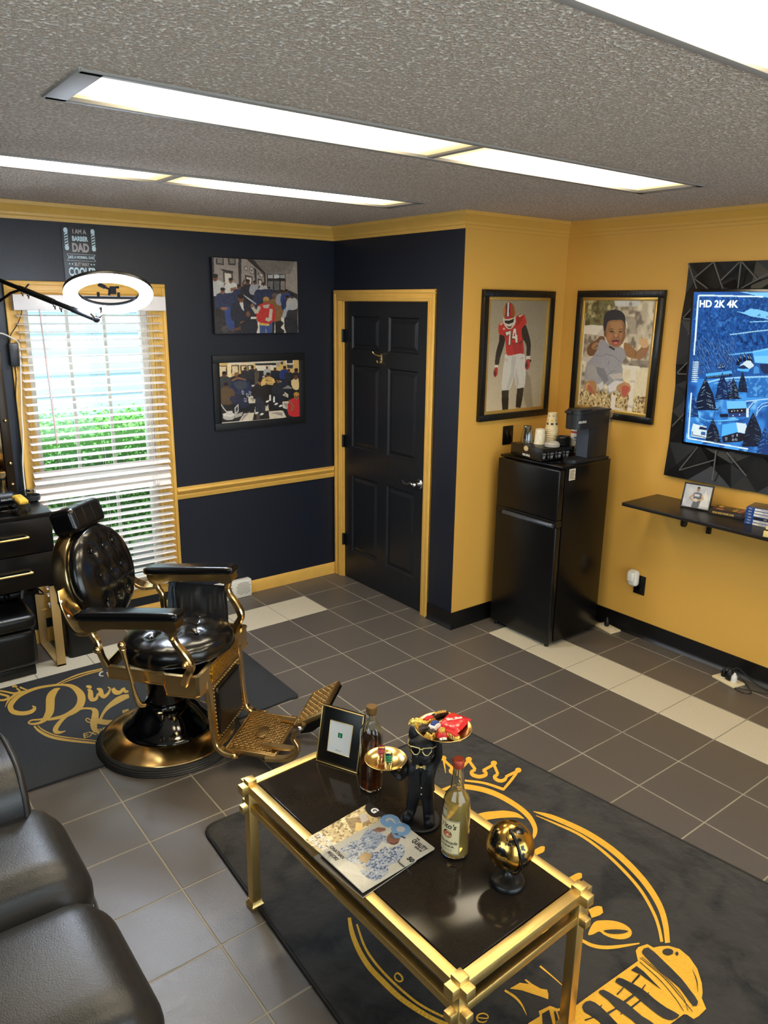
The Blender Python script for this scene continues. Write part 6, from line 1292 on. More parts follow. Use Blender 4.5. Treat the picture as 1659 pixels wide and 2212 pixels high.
# second magazine
Z2 = TT + .0085; M2 = [(800, 1733), (906, 1812), (762, 1898), (655, 1815)]
c0, ang, W_, H_ = mp_mag(*M2, Z2)
c = Cv(200, 240, (196, 174, 124), pmM(c0, ang, W_, H_, Z2, cM)); one = np.ones_like(c.X)
c.blend(one, (232, 214, 168), (c.noise(18, 3) - .45) * 3); c.blend(one, (128, 108, 70), (c.noise(40, 8) - .58) * 4); c.poly([(420, 1150), (600, 1100), (640, 1180), (480, 1260)], (120, 92, 58), .6)
k_ = c.mask([(510, 1170), (570, 1180), (560, 1240), (500, 1240)]); c.blend(k_, (216, 184, 110), one); c.poly([(535, 1110), (590, 1090), (620, 1150), (560, 1180)], (190, 180, 170), .9); c.ell(660, 1065, 80, 58, (26, 24, 22), rot=35); c.ell(760, 1100, 60, 50, (26, 24, 22), rot=35)
t = thing('magazine', 'gold toned magazine with big white name lettering, under the cream one', 'magazine', (c0.x, c0.y, TT + .0050), ang, 'magazines on the coffee table')
obj('pages', pagesmesh(W_, H_, .0034), M_paper, t); c.build('cover', (0, 0, .0037), (1, 0, 0), (0, 1, 0), W_, H_, M_cover, t)
mb = MB(); pf = pmM(c0, ang, W_, H_, Z2, cM)
for s_, x, y in (('TIMOTHEE', 172, 1270), ('CHALAMET', 118, 1300)): u, v = pf(x, y); text(mb, s_, plane_M(((u - .5) * W_, (.5 - v) * H_, .0042), (1, 0, 0), (0, 1, 0)), .025, 0, align='LEFT', xs=.62, offset=.0008)
u, v = pf(665, 1072); text(mb, 'G', plane_M(((u - .5) * W_, (.5 - v) * H_, .0042), (1, 0, 0), (0, 1, 0)), .030, 0, offset=.0015)
obj('lettering', mb, M_gwhite, t, smooth=0)
M3 = [(800, 1790), (905, 1858), (779, 1938), (672, 1840)]; c0, ang, W_, H_ = mp_mag(*M3, TT + .005)
t = thing('magazine', 'dark covered magazine at the bottom of the pile', 'magazine', (c0.x, c0.y, TT + .0002), ang, 'magazines on the coffee table')
obj('pages', pagesmesh(W_, H_, .0040), M_paper, t); mb = MB(); mb.bb(-W_ / 2, W_ / 2, -H_ / 2, H_ / 2, .0040, .0045); obj('cover', mb, mat('dark_cover', (44, 36, 30), .3), t)

# ---- framed code card (code itself left out)
A1 = onz(684, 1642, TT); B1 = onz(772, 1670, TT); d1v = B1 - A1; ang = math.atan2(d1v[1], d1v[0]); Lw = float(np.hypot(d1v[0], d1v[1]))
t = thing('sign_frame', 'black frame with thin gold rim and a white card, at the far table end', 'frame', ((A1[0] + B1[0]) / 2, (A1[1] + B1[1]) / 2, TT), ang)
tl = Matrix.Rotation(R(-14), 4, 'X'); Hf = .198
mb = MB(); b2 = MB(); b2.bb(-Lw / 2, Lw / 2, -.0, .014, 0, Hf, .002); mb.add(b2.v, b2.f, 0, tl); obj('backboard', mb, M_black, t)
mb = MB(); b2 = MB(); picframe(b2, Lw + .002, Hf + .002, .004, .006, lambda u, v, w_: (u, -w_, v + Hf / 2)); mb.add(b2.v, b2.f, 0, tl); obj('gold_rim', mb, M_brushed, t)
mb = MB(); b2 = MB(); b2.bb(-Lw / 2 + .037, Lw / 2 - .037, -.0020, 0, .045, Hf - .045); mb.add(b2.v, b2.f, 0, tl); cd_ = obj('card', mb, mat('white_card', (214, 216, 216), .5), t)
mb = MB(); b2 = MB(); picframe(b2, Lw - .071, Hf - .087, .0025, .003, lambda u, v, w_: (u, -w_, v + Hf / 2)); mb.add(b2.v, b2.f, 0, tl); obj('inner_rim', mb, M_brushed, t)
mb = MB(); b2 = MB(); b2.bb(-.008, .008, -.0028, -.0018, Hf / 2 + .002, Hf / 2 + .018, .0005); mb.add(b2.v, b2.f, 0, tl)
b2 = MB(); text(b2, '$', plane_M((0, -.0031, Hf / 2 + .010), (1, 0, 0), (0, 0, 1)), .014, 1, offset=.0004); mb.add(b2.v, b2.f, 1, tl); obj('app_icon', mb, [mat('dark_green_icon', (18, 62, 50), .5), mat('green_icon', (44, 220, 130), .5)], cd_, smooth=0)
mb = MB(); b2 = MB(); text(b2, 'Divine K', plane_M((0, -.0026, .056), (1, 0, 0), (0, 0, 1)), .0065, 0); mb.add(b2.v, b2.f, 0, tl); obj('caption', mb, M_ink, cd_, smooth=0)
mb = MB(); mb.box((0, .080, .078), (.05, .003, .165), rot=Matrix.Rotation(R(24), 4, 'X')); obj('easel_back', mb, M_black, t)

# ---- bottles
M_glass = mat('bottle_glass', (246, 250, 246), .02, trans=1.0, ior=1.45)
M_whisky = mat('whisky', (120, 62, 20), .02, trans=.9, ior=1.33); M_pale = mat('pale_amber_spirit', (226, 192, 108), .02, trans=.55, ior=1.33)
def bottle(name, lab, loc, outer, wall, liq_h, liq, cap, capm, capname, M=M_glass):
    t = thing(name, lab, 'bottle', loc)
    inner = [(max(r_ - wall, .001), z_) for r_, z_ in outer if z_ > .008]
    mb = MB(); mb.lathe([(0, 0)] + outer + inner[::-1] + [(0, .009)], 40, cap=False); obj('glass', mb, M, t, smooth=50)
    lq = [(max(r_ - wall - .0006, .001), max(z_, .0095)) for r_, z_ in outer if z_ > .008 and z_ < liq_h]
    mb = MB(); mb.lathe([(0, .0095)] + lq + [(lq[-1][0], liq_h), (0, liq_h)], 40, cap=False); obj('liquid', mb, liq, t, smooth=50)
    mb = MB(); mb.lathe(cap, 32, cap=False); obj(capname, mb, capm, t); return t
P = onz(803, 1704, TT); wk = bottle('whisky_bottle', 'round bottle of brown whiskey with a wooden stopper beside the framed card', (P[0] + .006, P[1] + .012, TT),
    [(.030, 0), (.036, .003), (.0375, .010), (.0375, .190), (.036, .206), (.030, .222), (.020, .234), (.0135, .242), (.0130, .262), (.0150, .264), (.0150, .272)], .0035, .186, M_whisky, [(0, .266), (.0135, .266), (.0135, .272), (.0175, .273), (.0180, .277), (.0180, .292), (.0165, .294), (0, .294)], mat('wood_stopper', (112, 84, 46), .4, 0.2), 'stopper')
P = onz(985, 1846, TT); vk = bottle('vodka_bottle', 'clear bottle of pale gold spirit with a cream label and copper cap', (P[0] + .004, P[1] + .010, TT),
    [(.034, 0), (.038, .003), (.0395, .010), (.0395, .160), (.038, .178), (.032, .194), (.0235, .206), (.020, .212), (.0195, .214), (.0150, .262), (.0135, .276), (.0145, .280), (.0145, .286)], .0030, .186, M_pale, [(0, .284), (.0150, .282), (.0155, .283), (.0165, .286), (.0172, .296), (.0168, .304), (.015, .307), (0, .307)], mat('copper_red_cap', (176, 74, 52), .35, .5, bump=.3, bscale=300), 'cap')
M_label = mat('cream_label', (222, 206, 160), .55)
def curved(t_, name, z0, z1, a0, a1, r_, m, n=24):
    mb = MB(); A = [a0 + (a1 - a0) * k / n for k in range(n + 1)]; mb.ribbon([(r_ * math.cos(a), r_ * math.sin(a), z0) for a in A], [(r_ * math.cos(a), r_ * math.sin(a), z1) for a in A]); return obj(name, mb, m, t_)
va = math.atan2(-4.056 + 2.72, -2.668 + 1.356)       # direction towards the camera
lc = va - .62
lb = curved(vk, 'label', .022, .132, lc - .95, lc + .95, .0400, M_label)
def wrap_text(mb, s, zc_, size, ac, r_, xs=.9, off=0, mi=0, shear=0):
    vs, fs = glyphs(s, size, 'CENTER', xs, off, shear); mb.add([(r_ * math.cos(ac + v[0] / r_), r_ * math.sin(ac + v[0] / r_), zc_ + v[1]) for v in vs], fs, mi)
mb = MB(); wrap_text(mb, "Tito's", .112, .024, lc, .0404, .95, .0005, 0, .3); wrap_text(mb, 'Handmade', .060, .0150, lc, .0404, .95, .0002, 0, .35); wrap_text(mb, 'VODKA', .047, .0085, lc, .0404, 1.5, .0003); wrap_text(mb, 'DISTILLED BY TITO', .038, .0036, lc, .0404, 1.2); wrap_text(mb, 'AUSTIN, TEXAS', .0325, .0040, lc, .0404, 1.2)
for zz, r2 in ((.086, 1.0),):
    vs = [(.0404 * math.cos(lc + .36 * math.cos(k * PI / 12)), .0404 * math.sin(lc + .36 * math.cos(k * PI / 12)), zz + .013 * math.sin(k * PI / 12)) for k in range(24)]; mb.add(vs, [tuple(range(24))], 0)
    vs = [(.0407 * math.cos(lc + .27 * math.cos(k * PI / 12)), .0407 * math.sin(lc + .27 * math.cos(k * PI / 12)), zz + .0095 * math.sin(k * PI / 12)) for k in range(24)]; mb.add(vs, [tuple(range(24))], 1)
for (z0, z1, a0, a1) in ((.0235, .0250, -.92, .92), (.129, .1305, -.92, .92)): A = [lc + a0 + (a1 - a0) * k / 16 for k in range(17)]; mb.ribbon([(.0404 * math.cos(a), .0404 * math.sin(a), z0) for a in A], [(.0404 * math.cos(a), .0404 * math.sin(a), z1) for a in A])
for a0 in (-.93, .90): A = [lc + a0, lc + a0 + .03]; mb.ribbon([(.0404 * math.cos(a), .0404 * math.sin(a), .0235) for a in A], [(.0404 * math.cos(a), .0404 * math.sin(a), .1305) for a in A])
obj('label_print', mb, [mat('brown_black_ink', (42, 32, 26), .5), mat('orange_emblem', (196, 96, 62), .5)], lb, smooth=0)
curved(vk, 'tax_strip', .140, .160, lc - .55, lc - .05, .0400, mat('strip_paper', (178, 168, 138), .5), 8)

# ---- globe
P = onz(1100, 1906, TT); t = thing('desk_globe', 'small gold and black globe on a round black stand', 'globe', (P[0] - .004, P[1] + .004, TT))
mb = MB(); mb.lathe([(0, 0), (.046, 0), (.0485, .003), (.0485, .010), (.045, .015), (.034, .021), (.020, .027), (.012, .034), (.009, .045), (.009, .055), (0, .055)], 40, cap=False); obj('stand_base', mb, M_black, t)
def globe_mat():
    m, nt, b = newmat('gold_black_globe'); tc = nt.nodes.new('ShaderNodeTexCoord')
    n = nt.nodes.new('ShaderNodeTexNoise'); n.inputs['Scale'].default_value = 17; n.inputs['Detail'].default_value = 9; n.inputs['Roughness'].default_value = .62; nt.links.new(tc.outputs['Object'], n.inputs[0])
    cr = nt.nodes.new('ShaderNodeValToRGB'); cr.color_ramp.interpolation = 'CONSTANT'; cr.color_ramp.elements[0].color = (.004, .004, .004, 1); cr.color_ramp.elements[1].position = .44; cr.color_ramp.elements[1].color = lin((206, 164, 86)) + (1,)
    nt.links.new(n.outputs[0], cr.inputs[0]); nt.links.new(cr.outputs[0], b.inputs['Base Color'])
    mr = nt.nodes.new('ShaderNodeMath'); mr.operation = 'GREATER_THAN'; mr.inputs[1].default_value = .44; nt.links.new(n.outputs[0], mr.inputs[0]); nt.links.new(mr.outputs[0], b.inputs['Metallic']); b.inputs['Roughness'].default_value = .2
    return m
gc = Vector((.003, 0, .118)); gr_ = .0655; tiltg = Matrix.Rotation(R(23), 4, 'Y') @ Matrix.Rotation(R(-18), 4, 'X')
mb = MB(); mb.sph((0, 0, 0), gr_, 48); g_ = obj('globe_ball', mb, globe_mat(), t, smooth=60, loc=gc)
ax = (Vector((CAM[0], CAM[1], CAM[2])) - Vector((P[0], P[1], TT + .118))).normalized(); ax = (ax * .62 + Vector((0, 0, 1)) * .78).normalized()
x_, y_, d_ = frame(ax)
mb = MB(); Mx = Matrix((x_, y_, d_)).transposed().to_4x4(); Mx.translation = gc
mb.lathe([(.0, gr_ + .001), (.006, gr_ + .001), (.006, gr_ + .006), (.003, gr_ + .009), (0, gr_ + .009)], 16, Mx)
for k in range(24):
    a = k * PI / 12; r1, r2 = .0085, .016; zz = lambda r_: math.sqrt(gr_ ** 2 - r_ ** 2) + .0004
    mb.tube([tuple(Mx @ Vector((r1 * math.cos(a), r1 * math.sin(a), zz(r1)))), tuple(Mx @ Vector((r2 * math.cos(a), r2 * math.sin(a), zz(r2))))], .0004, 4)
obj('pole_cap', mb, M_black, t)
s_dir = (Vector((ax.x, ax.y, 0)).normalized() * .9 + Vector((.5, -.6, 0))).normalized()
pts = []
for k in range(11):
    f = k / 10; dirv = (ax * (1 - f) + Vector((ax.x * .5, ax.y * .5, -1)).normalized() * f + s_dir * .55 * math.sin(PI * f)).normalized(); pts.append(gc + dirv * (gr_ + .0075 - .001 * f))
pts.append(Vector((0, 0, .050)))
mb = MB(); mb.tube(pts, 1, rect=(.006, .0035)); obj('meridian_arm', mb, M_black, t)

# ---- dog butler statue
P = onz(910, 1779, TT); SX, SY = P[0] + .004, P[1] + .010
t = thing('dog_butler_statue', 'matte black bulldog butler statue in sunglasses holding two gold trays', 'statue', (SX, SY, TT), R(-135))
# local +x = facing (towards camera, roughly), +y = its left
M_stat = mat('matte_black_resin', (17, 17, 19), .48, spec=.4)
mb = MB(); mb.lathe([(0, 0), (.060, 0), (.062, .003), (.062, .009), (.058, .012), (0, .012)], 40, cap=False); obj('base', mb, M_stat, t)
def skin(name, verts, edges, m, parent, levels=2, root=0):
    me = bpy.data.meshes.new(name); me.from_pydata([v[:3] for v in verts], edges, []); ob = bpy.data.objects.new(name, me); COL.objects.link(ob)
    md = ob.modifiers.new('s', 'SKIN'); 
    for i, v in enumerate(verts):
        r_ = v[3] if len(v) == 4 else v[3:5]; me.skin_vertices[0].data[i].radius = (r_, r_) if not isinstance(r_, tuple) else r_
    me.skin_vertices[0].data[root].use_root = True
    sb = ob.modifiers.new('b', 'SUBSURF'); sb.levels = levels; sb.render_levels = levels
    dg = bpy.context.evaluated_depsgraph_get(); m2 = bpy.data.meshes.new_from_object(ob.evaluated_get(dg)); bpy.data.objects.remove(ob); m2.name = name
    m2.polygons.foreach_set('use_smooth', [True] * len(m2.polygons)); m2.materials.clear(); m2.materials.append(m); o2 = bpy.data.objects.new(name, m2); COL.objects.link(o2); o2.parent = parent; return o2
V = [(0, 0, .125, .036), (.004, 0, .165, .040), (.002, 0, .200, .034), (.004, 0, .222, .026), (0, .018, .100, .024), (.010, .024, .060, .019), (.006, .026, .028, .019), (.030, .030, .022, .018), (.046, .032, .021, .015),
     (0, -.018, .100, .024), (-.004, -.026, .060, .019), (-.006, -.030, .028, .018), (.014, -.040, .022, .018), (.030, -.044, .021, .015),
     (0, .036, .200, .017), (.006, .050, .238, .0135), (.010, .046, .290, .012), (.012, .040, .330, .011),
     (0, -.038, .196, .017), (.020, -.052, .176, .0135), (.044, -.060, .178, .012), (.062, -.066, .190, .010)]
Ed = [(0, 1), (1, 2), (2, 3), (0, 4), (4, 5), (5, 6), (6, 7), (7, 8), (0, 9), (9, 10), (10, 11), (11, 12), (12, 13), (2, 14), (14, 15), (15, 16), (16, 17), (2, 18), (18, 19), (19, 20), (20, 21)]
skin('body', V, Ed, M_stat, t)
mb = MB(); mb.sph((.004, 0, .262), .040, 28, sc=(.95, 1.05, .92)); mb.sph((.030, 0, .248), .027, 24, sc=(.85, 1.15, .78)); mb.sph((.036, .014, .238), .016, 18, sc=(.8, 1, 1.1)); mb.sph((.036, -.014, .238), .016, 18, sc=(.8, 1, 1.1)); mb.sph((.052, 0, .257), .007, 12, sc=(.7, 1.3, .9)); obj('head', mb, M_stat, t, smooth=60)
for s_ in (-1, 1):
    mb = MB(); b2 = MB(); b2.lathe([(.014, 0), (.015, .008), (.011, .022), (.004, .036), (0, .038)], 14, Matrix.Diagonal((.5, 1, 1, 1)), cap=False); mb.add(b2.v, b2.f, 0, Matrix.Translation((-.004, s_ * .026, .284)) @ Matrix.Rotation(s_ * R(-14), 4, 'X')); obj('ear', mb, M_stat, t, smooth=60)
mb = MB(); gm = MB()
for s_ in (-1, 1):
    pl = [(s_ * .004, .010), (s_ * .030, .012), (s_ * .030, .000), (s_ * .020, -.012), (s_ * .010, -.010), (s_ * .004, .000)]
    Mg = plane_M((.0455, 0, .271), (0, 1, 0), (-.1, 0, 1)) @ Matrix.Rotation(s_ * R(12), 4, 'Y'); mb.prism(pl, .002, Mg)
    gm.tube([tuple(Mg @ Vector((p[0], p[1], .0015))) for p in pl], .0017, 6, closed=True); gm.tube([tuple(Mg @ Vector((s_ * .030, .009, 0))), (.020, s_ * .041, .276), (-.006, s_ * .042, .276)], .0014, 6)
gm.tube([(.047, -.006, .279), (.047, .006, .279)], .002, 6)
h = obj('sunglasses', gm, mat('cream_gold_frame', (212, 190, 130), .3, .4), t); obj('lens', mb, M_blackgloss, h)
mb = MB(); mb.prism([(0, 0), (.014, .008), (.014, -.008)], .006, plane_M((.036, 0, .216), (0, 1, 0), (-.2, 0, 1))); mb.prism([(0, 0), (-.014, .008), (-.014, -.008)], .006, plane_M((.036, 0, .216), (0, 1, 0), (-.2, 0, 1))); mb.sph((.041, 0, .216), .004, 10); obj('bow_tie', mb, M_brushed, t)
mb = MB(); mb.sph((.030, -.026, .226), .0052, 12); obj('gold_stud', mb, M_brass, t)
mb = MB()
for s_ in (-1, 1): mb.prism([(s_ * .004, -.034), (s_ * .022, .004), (s_ * .014, .012), (s_ * .024, .020), (s_ * .008, .026), (s_ * .002, .004)], .003, plane_M((.040, 0, .182), (0, 1, 0), (-.12, 0, 1)))
mb.prism([(-.034, 0), (.034, 0), (.040, -.052), (.010, -.060), (0, -.030), (-.010, -.060), (-.040, -.052)], .004, plane_M((-.040, 0, .140), (0, -1, 0), (-.1, 0, 1))); obj('tailcoat', mb, M_stat, t)
for zz in (.150, .128):
    mb = MB(); mb.sph((.0455, .004, zz), .0022, 8); obj('button', mb, mat('pearl_button', (206, 200, 190), .3), t)
Minv = (Matrix.Translation((SX, SY, TT)) @ Matrix.Rotation(R(-135), 4, 'Z')).inverted()
UT = Vector(onz(957.7, 1577, .845)); LT = Vector(onz(833, 1645, .690))
def tray(name, c_, r_, lab):
    cl = Minv @ c_; mb = MB(); mb.lathe([(0, -.004), (r_ * .5, -.003), (r_ * .85, .002), (r_, .011), (r_ + .001, .012), (r_ - .001, .0125), (r_ * .84, .0035), (r_ * .5, -.0015), (0, -.002)], 48, Matrix.Translation(cl), cap=False); h = obj(name, mb, mat('polished_gold_' + name, (240, 206, 132), .20, 1.0, rvar=.06, vscale=10), t, smooth=60); h['label'] = lab; return cl
cu_ = tray('upper_tray', UT, .081, 'round gold tray held overhead'); cl_ = tray('lower_tray', LT, .063, 'round gold tray held in front')
# arms reach the trays (hands)
skin('raised_hand', [(.010, .046, .285, .012), (cu_.x * .6 + .004, cu_.y * .6 + .02, .318, .011), (cu_.x * .92, cu_.y * .92, cu_.z - .012, .012)], [(0, 1), (1, 2)], M_stat, t, 2)
skin('lowered_hand', [(.050, -.062, .182, .012), ((.05 + cl_.x) / 2, (-.062 + cl_.y) / 2, .186, .011), (cl_.x * .80 + .01, cl_.y * .86, cl_.z - .010, .011)], [(0, 1), (1, 2)], M_stat, t, 2)

# ---- small glasses on the lower tray
def shot(name, lab, px_, py_, m1, m2):
    q = onz(px_, py_, LT.z - .001); t = thing(name, lab, 'glass', (q[0], q[1], LT.z - .0008))
    mb = MB(); mb.lathe([(0, 0), (.0105, 0), (.0120, .004), (.0125, .040), (.0110, .052), (.0108, .056), (.0100, .056), (.0104, .050), (.0110, .008), (0, .006)], 24, cap=False); obj('glass', mb, M_clearp, t, smooth=60)
    mb = MB(); mb.cyl((0, 0, .0065), (0, 0, .043), .0104, seg=20, bev=.001); obj('filling', mb, m1, t)
    mb = MB()
    for k in range(4): mb.lathe([(.0128, 0), (.0131, .001), (.0128, .002)], 24, Matrix.Translation((0, 0, .030 + k * .0055)), cap=False)
    obj('painted_rings', mb, m2, t)
shot('shot_glass', 'small red and clear glass on the lower gold tray', 824, 1648, mat('red_filling', (206, 44, 62), .4), mat('red_ring', (230, 110, 120), .3))
shot('shot_glass', 'small navy glass with green rings on the lower gold tray', 839, 1660, mat('navy_filling', (24, 32, 56), .3), mat('green_ring', (60, 190, 120), .3))

# ---- candies on the upper tray
rc_ = random.Random(12)
def wrapper(name, lab, px_, py_, L, W_, H_, rz, ms, twist=False, ex=0.0, cat='candy'):
    q = onz(px_, py_, UT.z + .006 + ex); t = thing(name, lab, cat, (q[0], q[1], UT.z + .0015 + ex), rz); L *= 1.22; W_ *= 1.25; H_ *= 1.15
    mb = MB(); b = bmesh.new(); bmesh.ops.create_grid(b, x_segments=12, y_segments=8, size=1.0)
    for v in b.verts:
        u, w_ = v.co.x, v.co.y; e_ = max(0, 1 - u * u) ** .5 * max(0, 1 - w_ ** 4) ** .5; nar = (1 - .45 * math.exp(-((abs(u) - .80) / .10) ** 2)) if twist else 1
        v.co = (u * L / 2, w_ * W_ / 2 * nar, H_ * e_ + rc_.uniform(-1, 1) * .0012)
    bot = b.copy(); vs = [v.co.copy() for v in b.verts]; mb.bm(b, 0)
    b.free if False else None
    n0 = len(mb.v); mb.add([(v.x, v.y, 0) for v in vs], [])
    bot.free(); fs = [tuple(i + n0 for i in f) for f in mb.f[:]]; mb.f += fs; mb.m += [0] * len(fs)
    obj('wrapper', mb, ms[0], t, smooth=25)
    if len(ms) > 1:
        mb = MB()
        pr = [(-.30, -.25), (.28, -.34), (.34, .1), (.1, .32), (-.30, .22)]
        mb.prism([(a * L, b_ * W_) for a, b_ in pr], H_ * .72, None, 0, H_ * .34); obj('printed_patch', mb, ms[1], t, smooth=25)
    return t
M_foilg = mat('gold_foil', (214, 178, 92), .22, 1.0, bump=.5, bscale=160); M_foils = mat('dark_foil', (60, 52, 46), .2, .8, bump=.5, bscale=160); M_redw = mat('red_candy_bag', (204, 32, 40), .28, bump=.3, bscale=60, coat=.5); M_cw = mat('white_print', (230, 224, 214), .4); M_redp = mat('red_print', (190, 40, 44), .35); M_blueo = mat('blue_print', (40, 66, 130), .35)
GR = 'wrapped candies on the upper gold tray'
def wr(*a, **k): o = wrapper(*a, **k); o['group'] = GR; return o
wr('candy_bag', 'large red candy bag with white lettering on the right of the tray', 981, 1558, .072, .056, .012, R(20), [M_redw], ex=.008)
b_ = onz(981, 1558, UT.z + .014); mb = MB(); text(mb, 'Skittles', Matrix.Translation((b_[0], b_[1], UT.z + .0235)) @ Matrix.Rotation(R(-20), 4, 'Z'), .017, 0, xs=.95, offset=.0008)
cb_ = [o for o in bpy.data.objects if o.name == 'candy_bag'][0]; h = obj('lettering', mb, M_cw, None, smooth=0); h.parent = cb_
mw = (Matrix.Translation(cb_.location) @ Matrix.Rotation(R(20), 4, 'Z')).inverted(); h.data.transform(mw)
wr('candy', 'dark foil candy bar at the back of the tray', 950, 1543, .052, .015, .010, R(-12), [M_foils, M_foilg], ex=.006)
wr('candy', 'gold foil twist at the left rim of the tray', 905, 1560, .050, .024, .012, R(-48), [M_foilg], True, ex=.004)
wr('candy', 'gold and red candy near the left of the tray', 925, 1556, .040, .022, .012, R(8), [M_foilg, M_redp], ex=.004)
wr('candy', 'white and blue wrapped candy in the middle of the tray', 938, 1567, .032, .022, .012, R(18), [M_cw, M_blueo], ex=.010)
wr('candy', 'dark brown wrapped candy left of the middle of the tray', 920, 1573, .036, .022, .012, R(-30), [M_foils], ex=.004)
wr('candy', 'square gold caramel at the front of the tray', 932, 1586, .026, .024, .013, R(10), [M_foilg, M_foils], ex=.002)
wr('candy', 'red and gold candy in the middle front of the tray', 955, 1583, .034, .022, .012, R(50), [M_redp, M_foilg], ex=.005)
wr('candy', 'long gold foil twist pointing at the front rim', 976, 1588, .052, .020, .012, R(-80), [M_foilg, M_redp], True, ex=.004)
wr('candy', 'black and white wrapper at the front rim of the tray', 957, 1598, .026, .014, .007, R(-20), [M_foils, M_cw], ex=.001)
# ================================================================== barber chair (x = forward, y = its left, origin on the base axis)
BC = (-1.487, -.878); BH = R(-49)
M_bleather = mat('glossy_black_leather', (10, 10, 12), .20, bump=.05, bscale=180, spec=.6, coat=.25, coatr=.12)
M_enamel = mat('black_enamel', (6, 6, 7), .06, coat=.6)
M_rubber = mat('grey_black_rubber', (34, 34, 36), .5)
t = thing('barber_chair', 'vintage black leather and gold barber chair standing on the logo mat', 'barber chair', (BC[0], BC[1], 0), BH); chair = t
mb = MB(); mb.lathe([(.30, .0005), (.334, .0005), (.336, .006), (.332, .010), (.333, .014), (.328, .018), (.329, .022), (.322, .026), (.322, .030), (.312, .036), (.300, .037)], 72); obj('rubber_ring', mb, M_rubber, t)
mb = MB(); mb.lathe([(.308, .034), (.304, .040), (.296, .044), (.250, .068), (.215, .080), (.205, .082)], 72); obj('base_plate', mb, M_brass, t, smooth=25)
mb = MB(); mb.lathe([(.208, .080), (.214, .084), (.212, .090), (.196, .100), (.170, .125), (.148, .155), (.130, .180), (.112, .196), (.102, .205), (.100, .215)], 64); obj('base_dome', mb, M_enamel, t, smooth=50)
mb = MB(); mb.lathe([(.092, .20), (.092, .36), (.085, .40)], 48); mb.cyl((-.06, .075, .20), (-.06, .075, .38), .022, seg=16); obj('hydraulic_column', mb, M_enamel, t)
mb = MB(); mb.bb(-.12, .20, -.16, .16, .375, .405, .01); obj('seat_pan', mb, M_enamel, t)
def tuft(Rr_, T1, T0, buttons, dd=.016, dr=.030, seams=(), sd=.004, n=34, seg=72, puff=.012):
    b = MB(); prof = []
    vs = []
    rows = []
    for k in range(n + 1):        # top: centre -> rim
        a = (PI / 2) * k / n; rows.append((Rr_ * math.sin(a) ** .92, T1 * math.cos(a) ** .55 + puff * math.cos(a), True))
    for k in range(1, 9):
        a = (PI / 2) * k / 8; rows.append((Rr_ * math.cos(a) ** .35 * (1 - .02 * k / 8), -T0 * math.sin(a) ** 1.0, False))
    for (r_, z_, top) in rows:
        for i in range(seg):
            th = 2 * PI * i / seg; x, y = r_ * math.cos(th), r_ * math.sin(th); zz = z_
            if top:
                dm = 0
                for (bx, by) in buttons: dm += dd * math.exp(-((x - bx) ** 2 + (y - by) ** 2) / dr ** 2)
                for (ax_, ay_, bx_, by_) in seams:
                    L2 = (bx_ - ax_) ** 2 + (by_ - ay_) ** 2; u = max(0, min(1, ((x - ax_) * (bx_ - ax_) + (y - ay_) * (by_ - ay_)) / L2)); dq = math.hypot(x - ax_ - u * (bx_ - ax_), y - ay_ - u * (by_ - ay_)); dm += sd * math.exp(-(dq / .010) ** 2)
                zz -= min(dm, dd * 1.15)
            vs.append((x, y, zz))
    m_ = len(rows); fs = []
    for k in range(m_ - 1):
        for i in range(seg): j = (i + 1) % seg; fs.append((k * seg + i, k * seg + j, (k + 1) * seg + j, (k + 1) * seg + i))
    fs.append(tuple((m_ - 1) * seg + i for i in range(seg)))
    return b.add(vs, fs), rows
def add_buttons(par, buttons, M, zf, name='button'):
    for (bx, by) in buttons:
        b = MB(); b.sph((0, 0, 0), .0095, 14, sc=(1, 1, .5)); b2 = MB(); b2.add([tuple(M @ (Vector(v) + Vector((bx, by, zf(bx, by))))) for v in b.v], b.f); obj(name, b2, M_bleather, par, smooth=60)
# seat
SB = [(x, y) for x in (-.095, 0, .095) for y in (-.095, 0, .095)]
seams = [(SB[i][0], SB[i][1], SB[j][0], SB[j][1]) for i in range(9) for j in range(i + 1, 9) if abs(math.hypot(SB[i][0] - SB[j][0], SB[i][1] - SB[j][1]) - .095) < .01 and SB[i][1] != SB[j][1]]
seams += [(x, s_ * .095, x * 1.35, s_ * .235) for x in (-.095, 0, .095) for s_ in (-1, 1)] + [(s_ * .095, y, s_ * .235, y * 1.35) for y in (-.095, .095) for s_ in (-1, 1)]
b, rows = tuft(.252, .100, .022, SB, seams=seams); Ms = Matrix.Translation((.075, 0, .492)) @ Matrix.Rotation(R(-3), 4, 'Y') @ Matrix.Rotation(R(20), 4, 'Z')
mb = MB(); mb.add([tuple(Ms @ Vector(v)) for v in b.v], b.f); st = obj('seat', mb, M_bleather, t, smooth=70)
zf = lambda x, y: (.100 * math.cos(math.asin(min(1, (math.hypot(x, y) / .252) ** (1 / .92)))) ** .55 + .012) - .0165
add_buttons(st, SB, Ms, zf)
mb = MB(); mb.add([tuple(Ms @ Vector((.2515 * math.cos(k * PI / 36), .2515 * math.sin(k * PI / 36), 0))) for k in range(72)], []); mb2 = MB(); mb2.tube(mb.v, .0035, 8, closed=True); obj('piping', mb2, M_bleather, st)
